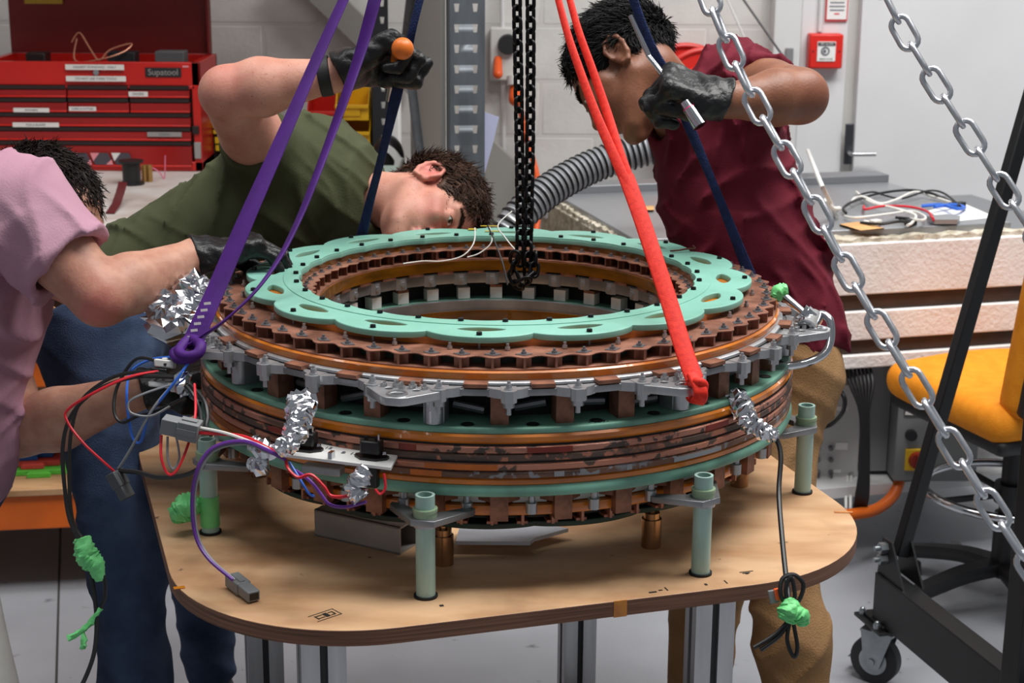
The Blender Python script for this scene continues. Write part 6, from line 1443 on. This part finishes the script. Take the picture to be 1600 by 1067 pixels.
# green tape: wrap and bag on the left post, fitting, cable bundles
PL = pol(.523, PA[0], 0)
TG = thing('green_tape_wrap', PL+[0, 0, .005], 'pale green tape wrapped round the foot of the left tube post', 'tape')
b = MB(); b.pipe(PL+[0, 0, .012], PL+[0, 0, .062], .0152, .0141, 24); b.obj('tape_band', 'tape_green', TG)
b = crumple([PL+[-.012, -.002, .045], PL+[-.03, -.004, .045], PL+[-.045, -.004, .034], PL+[-.05, 0, .02]], [.008, .022, .020, .008], 12, n=18, sub=10, amp=.12); b.obj('tape_flap', 'tape_green', TG, 40)
# white plate with two black sockets
mat('plate_white', (232, 232, 230), 0.4); mat('socket_black', (16, 16, 17), 0.4)
z_ = T+.196; c4 = [Uz(x, y, z_) for x, y in ((437, 713), (493, 690), (626, 705), (611, 735))]
SK = thing('socket_plate', np.mean(c4, 0), 'white plate carrying two black power sockets on the coil front', 'plate')
b = MB(); b.add([*c4, *[q+[0, 0, .004] for q in c4]], [(3, 2, 1, 0), (4, 5, 6, 7), (0, 1, 5, 4), (1, 2, 6, 5), (2, 3, 7, 6), (3, 0, 4, 7)]); b.obj('plate', 'plate_white', SK, 30)
e1 = nrm(c4[2]-c4[1]); e2 = np.cross([0, 0, 1], e1)
for px, py in ((479, 702), (581, 715)):
    q = Uz(px, py, z_+.004); pq = []
    b = MB(); pl = [q[:2]+e1[:2]*x+e2[:2]*y for x, y in ((-.025, -.004), (-.012, -.015), (.012, -.015), (.025, -.004), (.025, .004), (.012, .015), (-.012, .015), (-.025, .004))]; b.prism(pl, z_+.004, z_+.0075); so2 = b.obj('socket', 'socket_black', SK, 30)
    b = MB(); b.box(q+[0, 0, .0165], (.030, .021, .020), [e1, e2, [0, 0, 1]]); b.obj('socket_body', 'socket_black', so2, 30, .003)
    for x in (-.008, .008):
        b = MB(); b.box(q+e1*x+[0, 0, .028], (.005, .0025, .008), [e1, e2, [0, 0, 1]]); b.obj('pin', 'socket_black', so2)
    b = MB(); b.box(q+e1*.012+[0, 0, .031], (.0025, .006, .010), [e1, e2, [0, 0, 1]]); b.obj('terminal', 'chrome', so2)
    b = MB(); b.cyl(q+e1*.019+[0, 0, .0075], q+e1*.019+[0, 0, .0115], .004, .0035, 10); b.obj('screw', 'chrome', so2)
q = Uz(581, 716, z_); b = MB(); b.box(q-[0, 0, .022], (.019, .014, .042), [e1, e2, [0, 0, 1]]); b.obj('lower_housing', 'socket_black', SK, 30, .002)
q = Uz(518, 716, z_+.004); b = MB(); b.box(q+[0, 0, .004], (.006, .012, .012), [e1, e2, [0, 0, 1]]); b.obj('clip', 'chrome', SK)
text_obj('plate_text', 'A  12', e1, e2, Uz(506, 699, z_+.0046), .012, 'print_grey', SK); text_obj('plate_text', 'B  13', e1, e2, Uz(546, 708, z_+.0046), .012, 'print_grey', SK)
q = Uz(505, 733, z_-.02); b = MB(); b.box(q, (.06, .02, .012), [e1, e2, [0, 0, 1]]); b.obj('mounting_bracket', 'alu_dull', SK, 30, .002)
# grey connectors
mat('connector_grey', (122, 124, 126), 0.45); mat('connector_dark', (74, 76, 78), 0.45)
def connector(p0, p1, w, h, m, label, name='wire_connector'):
    p0 = np.asarray(p0, float); p1 = np.asarray(p1, float); D = nrm(p1-p0); X, Y, _ = frame(D); L = np.linalg.norm(p1-p0); R = [X, Y, D]
    o = thing(name, (p0+p1)/2, label, 'connector'); c = (p0+p1)/2
    b = MB(); b.box(c-D*L*.22, (w, h, L*.56), R); b.box(c+D*L*.25, (w*.86, h*.86, L*.5), R); b.obj('housing', m, o, 30, .0015)
    b = MB(); b.box(c-D*L*.2+Y*h*.5, (w*.35, h*.14, L*.4), R); b.box(c-D*L*.2+X*w*.5, (w*.1, h*.3, L*.5), R); b.obj('latch', m, o, 30)
    b = MB(); b.box(c+D*L*.495, (w*.62, h*.55, L*.03), R); b.obj('mouth', 'socket_black', o)
    return o
connector(U(312, 675, 2.33), U(254, 662, 2.33), .03, .027, 'connector_grey', 'large grey wire connector at the left end of the bracket')
connector(Uz(362, 904, T+.012), Uz(397, 932, T+.010), .022, .018, 'connector_grey', 'grey wire connector lying on the plywood at the front left')
connector(U(178, 737, 2.46), U(200, 778, 2.46), .024, .018, 'connector_dark', 'dark grey connector dangling in front of the jeans')
def wire(pts, m, r=.0022, label='', n=7, name='wire'): return cable(name, px3(pts), r, m, label, 'wire', 'loose wires on the left of the coil', n, None, 6)
wire([(292, 590, 2.46), (255, 588, 2.45), (205, 590, 2.45), (150, 610, 2.45), (112, 648, 2.46), (98, 700, 2.48), (102, 770, 2.5), (110, 815, 2.5), (128, 850, 2.5)], 'cable_black', .0032, 'outer black cable looping left from the lug and hanging down')
wire([(300, 600, 2.45), (240, 582, 2.46), (180, 588, 2.47), (130, 622, 2.48), (112, 670, 2.5), (108, 740, 2.51), (114, 815, 2.51), (138, 850, 2.505)], 'cable_black', .0030, 'inner black cable looping left beside the outer one')
wire([(262, 578, 2.47), (205, 588, 2.44), (150, 612, 2.43), (106, 640, 2.44), (106, 660, 2.44), (130, 692, 2.44), (160, 720, 2.45), (178, 736, 2.46)], 'cable_red', .0022, 'red wire curving down to the dark dangling connector')
wire([(292, 570, 2.46), (270, 600, 2.45), (238, 640, 2.44), (205, 700, 2.45), (184, 734, 2.46)], 'cable_grey', .0020, 'grey wire running straight down to the dark dangling connector')
wire([(296, 565, 2.45), (278, 590, 2.44), (255, 620, 2.44), (232, 650, 2.45), (220, 690, 2.46), (206, 680, 2.47), (198, 620, 2.48), (205, 580, 2.5), (235, 562, 2.5), (265, 558, 2.49)], 'cable_blue', .0022, 'blue wire looping below the purple sling')
wire([(260, 570, 2.46), (215, 560, 2.49), (185, 600, 2.5), (178, 640, 2.49), (190, 660, 2.48), (215, 650, 2.46), (250, 640, 2.45), (290, 620, 2.44)], 'cable_black', .0026, 'black wire loop hanging over the lower forearm')
wire([(270, 600, 2.45), (225, 615, 2.44), (202, 628, 2.44), (205, 645, 2.44), (235, 650, 2.44), (265, 635, 2.44)], 'cable_grey', .0018, 'thin grey wire loop in the wiring tangle')
wire([(252, 680, 2.33), (252, 715, 2.32), (262, 740, 2.32), (276, 735, 2.32), (292, 700, 2.33), (305, 650, 2.36), (304, 600, 2.42)], 'cable_red', .0020, 'red wire loop hanging under the large grey connector')
wire([(262, 682, 2.33), (262, 715, 2.325), (270, 733, 2.325), (280, 715, 2.33), (276, 685, 2.33)], 'cable_grey', .0018, 'grey wire loop hanging under the large grey connector')
wire([(184, 735, 2.46), (215, 738, 2.44), (250, 746, 2.4), (290, 742, 2.36), (318, 728, 2.33)], 'cable_black', .0036, 'thick black wire sagging from the dangling connector to the left post')
wire([(296, 600, 2.45), (318, 625, 2.42), (324, 650, 2.4), (322, 668, 2.38), (330, 680, 2.36)], 'cable_black', .0032, 'black cable dropping along the coil edge under the sling')
wire([(283, 596, 2.45), (300, 615, 2.43), (312, 640, 2.42), (314, 668, 2.40)], 'cable_black', .0032, 'second black cable dropping along the coil edge')
wire([(310, 676, 2.33), (345, 678, 2.31), (380, 682, 2.30), (410, 695, 2.285), (440, 712, 2.26)], 'cable_red', .0026, 'red wire running from the grey connector to the socket plate')
wire([(310, 668, 2.33), (350, 676, 2.305), (385, 688, 2.29), (420, 702, 2.275), (446, 716, 2.26)], 'cable_white', .0022, 'white wire running from the grey connector to the socket plate')
wire([(446, 718, 2.26), (415, 702, 2.27), (385, 690, 2.285), (352, 692, 2.29), (326, 705, 2.29), (308, 735, 2.29), (300, 780, 2.30), (305, 835, 2.31), (325, 872, 2.30), (364, 906, 2.275)], 'cable_purple', .0028, 'purple wire trailing from the socket plate down to the table connector')
wire([(446, 714, 2.262), (418, 706, 2.272), (388, 694, 2.287), (356, 696, 2.292), (330, 708, 2.292), (312, 738, 2.292), (304, 782, 2.302), (309, 836, 2.312), (329, 872, 2.302), (367, 906, 2.275)], 'cable_grey', .0022, 'grey wire twisted with the purple one down to the table connector')
wire([(447, 718, 2.27), (450, 732, 2.25), (466, 746, 2.245), (486, 742, 2.24), (506, 760, 2.24), (518, 775, 2.24), (545, 774, 2.235), (570, 762, 2.235)], 'cable_red', .0024, 'red wire slung under the white socket plate')
wire([(462, 735, 2.26), (485, 752, 2.25), (500, 770, 2.25), (515, 788, 2.245), (540, 792, 2.24), (572, 784, 2.235)], 'cable_purple', .0024, 'purple wire slung under the white socket plate')
wire([(452, 722, 2.26), (468, 748, 2.25), (482, 770, 2.25), (490, 775, 2.26)], 'cable_blue', .0020, 'short blue wire under the left end of the socket plate')
wire([(600, 740, 2.235), (602, 762, 2.235), (594, 772, 2.235), (586, 764, 2.235)], 'cable_red', .0020, 'short red wire hooked under the right black socket')
# terminal blocks in the tangle
for px, py, w, h, m, lb in ((258, 568, .03, .012, 'socket_grey', 'grey terminal block in the wiring under the purple sling'), (250, 582, .026, .014, 'socket_black', 'black terminal block above the white one'), (252, 601, .036, .008, 'plate_white', 'white terminal strip in the wiring tangle'), (282, 606, .028, .014, 'plate_white', 'white terminal block beside the coil edge')):
    q = U(px, py, 2.47); b = MB(); b.box(q, (w, .02, h), [nrm(CR-CU*.1), -CF, CU]); b.box(q+CU*h*.5, (w*.3, .01, h*.5), [CR, -CF, CU]); tag(b.obj('terminal_block', m, None, 30, .002), lb, 'connector')
# hanging cable with green tape, lower left
TB = thing('taped_cable_end', U(145, 880, 2.5), 'black cable pair bundled in green tape hanging before the jeans', 'cable')
b = crumple(px3([(128, 840, 2.5), (136, 868, 2.5), (150, 885, 2.5), (156, 908, 2.5)]), [.012, .018, .014, .006], 21, n=16, sub=9, amp=.12); b.obj('tape_bundle', 'tape_green', TB, 40)
cable('cable', px3([(138, 880, 2.5), (146, 920, 2.5), (151, 970, 2.5), (147, 1020, 2.49), (132, 1062, 2.48), (118, 1085, 2.47)]), .0036, 'cable_black', '', par=TB)
cable('cable', px3([(150, 875, 2.5), (162, 902, 2.5), (164, 930, 2.5), (157, 952, 2.5)]), .0032, 'cable_black', '', par=TB)
b = crumple(px3([(157, 950, 2.5), (142, 972, 2.5), (128, 985, 2.5), (106, 998, 2.5)]), [.004, .005, .004, .005], 22, n=7, sub=4, amp=.3); b.obj('tape_tail', 'tape_green', TB, 40)
b = crumple(px3([(130, 986, 2.5), (131, 1000, 2.5), (129, 1014, 2.5)]), [.002, .005, .004], 23, n=7, sub=4, amp=.3); b.obj('tape_tail', 'tape_green', TB, 40)
# black cable over the right of the table
RC = thing('right_cable', U(1236, 960, 2.25), 'black cable hanging over the right table edge, coiled in green tape', 'cable')
cable('cable', px3([(1200, 676, 2.42), (1214, 688, 2.42), (1220, 715, 2.41), (1217, 770, 2.385), (1222, 840, 2.33), (1228, 900, 2.285), (1234, 950, 2.25)]), .0038, 'cable_black', '', par=RC)
cable('cable_loop', px3([(1234, 950, 2.25), (1220, 930, 2.24), (1222, 905, 2.245), (1240, 898, 2.25), (1255, 912, 2.25), (1250, 935, 2.25), (1236, 952, 2.25)]), .0032, 'cable_black', '', par=RC)
cable('cable_loop', px3([(1232, 950, 2.24), (1228, 920, 2.24), (1236, 902, 2.24), (1242, 930, 2.24), (1236, 955, 2.24)]), .0030, 'cable_black', '', par=RC)
for p in ([(1230, 972, 2.24), (1210, 992, 2.24), (1178, 1012, 2.24)], [(1232, 974, 2.24), (1215, 996, 2.24), (1188, 1016, 2.24)], [(1234, 972, 2.24), (1230, 1000, 2.24), (1240, 1026, 2.24), (1246, 1012, 2.24), (1240, 975, 2.24)]):
    cable('cable_tail', px3(p), .0030, 'cable_black', '', par=RC)
b = crumple(px3([(1234, 935, 2.245), (1234, 955, 2.24), (1228, 970, 2.24)]), [.008, .018, .012], 31, n=16, sub=9, amp=.11); b.obj('tape_bundle', 'tape_green', RC, 40)
b = crumple(px3([(1240, 955, 2.235), (1252, 964, 2.235), (1254, 978, 2.235)]), [.010, .013, .006], 32, n=14, sub=8, amp=.11); b.obj('tape_flap', 'tape_green', RC, 40)
q = U(1216, 928, 2.25); b = MB(); b.box(q, (.010, .008, .016), [nrm(CR+CU*.2), -CF, nrm(CU-CR*.2)]); b.obj('orange_plug', 'plug_orange', RC, 30, .001)
b = MB(); b.box(q+CR*-.006-CU*.004+CF*.004, (.012, .008, .018), [nrm(CR+CU*.2), -CF, nrm(CU-CR*.2)]); b.obj('plug_cover', 'connector_grey', RC, 30, .001)
# steel pipe fitting on the right lug
PF = thing('pipe_fitting', U(1262, 512, 2.68), 'polished steel pipe tee and bent tube on the right lug', 'fitting')
b = MB(); a0 = U(1224, 462, 2.70); a1 = U(1256, 490, 2.68); b.cyl(a0, a1, .007, .007, 16); b.obj('pipe', 'chrome', PF)
b = MB(); a2 = U(1268, 500, 2.68); b.cyl(a1-(a2-a1)*.4, a2, .0135, .0145, 20); b.cyl(a1, a1+(a2-a1)*.35, .017, .017, 6); b.obj('hex_union', 'chrome', PF)
b = MB(); t0_ = U(1270, 497, 2.70); t1_ = U(1258, 517, 2.64); b.pipe(t0_, t1_, .0165, .0105, 24); b.pipe(t1_-nrm(t1_-t0_)*.012, t1_, .0195, .0105, 24); b.obj('open_port', 'chrome', PF)
b = MB(); b.cyl(t0_, t1_-nrm(t1_-t0_)*.01, .0105, .0105, 16); b.obj('port_bore', 'socket_black', PF)
b = MB(); b.tube(cat(px3([(1272, 494, 2.70), (1285, 491, 2.70), (1297, 502, 2.69), (1298, 530, 2.68), (1288, 552, 2.67), (1262, 566, 2.66), (1222, 573, 2.65), (1188, 574, 2.64)]), 8), .0068, 12); b.obj('bent_tube', 'chrome', PF)
b = crumple(px3([(1212, 468, 2.70), (1218, 456, 2.70), (1230, 452, 2.70)]), [.008, .013, .009], 41, n=14, sub=8, amp=.13); b.obj('tape_cap', 'tape_green', PF, 40)
# things under the coil
p0 = Uz(492, 837, T); p1 = Uz(625, 867, T); d = nrm(p1-p0); nn_ = np.cross([0, 0, 1], d); Lb = np.linalg.norm(p1-p0)
mat('tube_silver', (188, 182, 178), 0.45, 0.6, var=0.12, scale=8)
bx_ = MB(); W_, H_ = .05, .044; c = (p0+p1)/2+nn_*W_/2
for oz, oy, sy, sz in ((.0015, 0, W_, .003), (H_-.0015, 0, W_, .003), (H_/2, -W_/2+.0015, .003, H_), (H_/2, W_/2-.0015, .003, H_)):
    bx_.box(c+[0, 0, oz]+nn_*oy, (Lb, sy, sz), [d, nn_, [0, 0, 1]])
tag(bx_.obj('box_tube', 'tube_silver', None, 30), 'short aluminium box tube lying on the table under the coil', 'tube')
b = MB(); P = [Uz(x, y, T+.012) for x, y in ((712, 851), (828, 852), (835, 846), (888, 831), (840, 822), (720, 822))]; nP = len(P)
b.add(P+[q+[0, 0, .006] for q in P], [tuple(range(nP-1, -1, -1)), tuple(range(nP, 2*nP))]+[(i, (i+1) % nP, nP+(i+1) % nP, nP+i) for i in range(nP)]); mat('sheet_bright', (226, 230, 240), 0.3, 0.4)
for x, y in ((722, 846), (822, 845), (760, 830)): q = Uz(x, y, T); b.cyl(q, q+[0, 0, .013], .006, .006, 10)
tag(b.obj('metal_tray', 'sheet_bright', None, 30), 'bright metal tray under the middle of the coil', 'tray')
# thin wires, tape and a red lead on top of the coil
cable('thin_wire', px3([(762, 352, 2.98), (772, 375, 2.95), (785, 410, 2.92), (793, 445, 2.90)]), .0016, 'cable_black', 'thin black wire dropping over the back of the green ring', 'wire')
cable('thin_wire', px3([(800, 330, 3.0), (778, 352, 2.98), (790, 372, 2.97), (805, 390, 2.95), (815, 398, 2.93)]), .0012, 'cable_white', 'thin white wire beside the hoist chains at the back of the ring', 'wire')
cable('thin_wire', px3([(742, 356, 2.99), (740, 380, 2.96), (722, 400, 2.94), (690, 408, 2.93), (660, 408, 2.93), (630, 412, 2.92)]), .0012, 'cable_white', 'thin white wire arching inside the ring at the back', 'wire')
cable('thin_wire', px3([(765, 355, 2.985), (768, 378, 2.96), (750, 395, 2.95), (730, 402, 2.94)]), .0012, 'cable_white', 'short thin white wire next to the black one', 'wire')
cable('red_lead', [Uz(1047, 392, T+.364), Uz(1060, 391, T+.365), Uz(1072, 389, T+.366), Uz(1086, 388, T+.366), Uz(1082, 384, T+.37)], .0016, 'resistor_brown', 'short brown lead lying on the right of the green ring', 'wire')
for px, py, w, h, lb in ((738, 358, .016, .012, 'left yellow tape patch on the back of the green ring'), (765, 353, .035, .006, 'long yellow tape strip on the back of the green ring'), (770, 361, .03, .006, 'yellow tape strip on the inner back edge of the green ring')):
    q = Uz(px, py, T+.3625); b = MB(); b.box(q, (w, h, .0008)); tag(b.obj('tape_patch', 'cable_yellow'), lb, 'tape')
cable('floor_cable', [Uz(1050, 1085, .006), Uz(1058, 1060, .03), Uz(1064, 1072, .012), Uz(1075, 1110, .006)], .006, 'cable_black', 'black cable loop on the floor beside the khaki leg', 'cable')
# marker writing on the lower disc
text_obj('disc_marking', '-·777-', (1, .2, 0), (-.2, 1, 0), pol(.483, .305, .2464), .013, 'ink', LO)
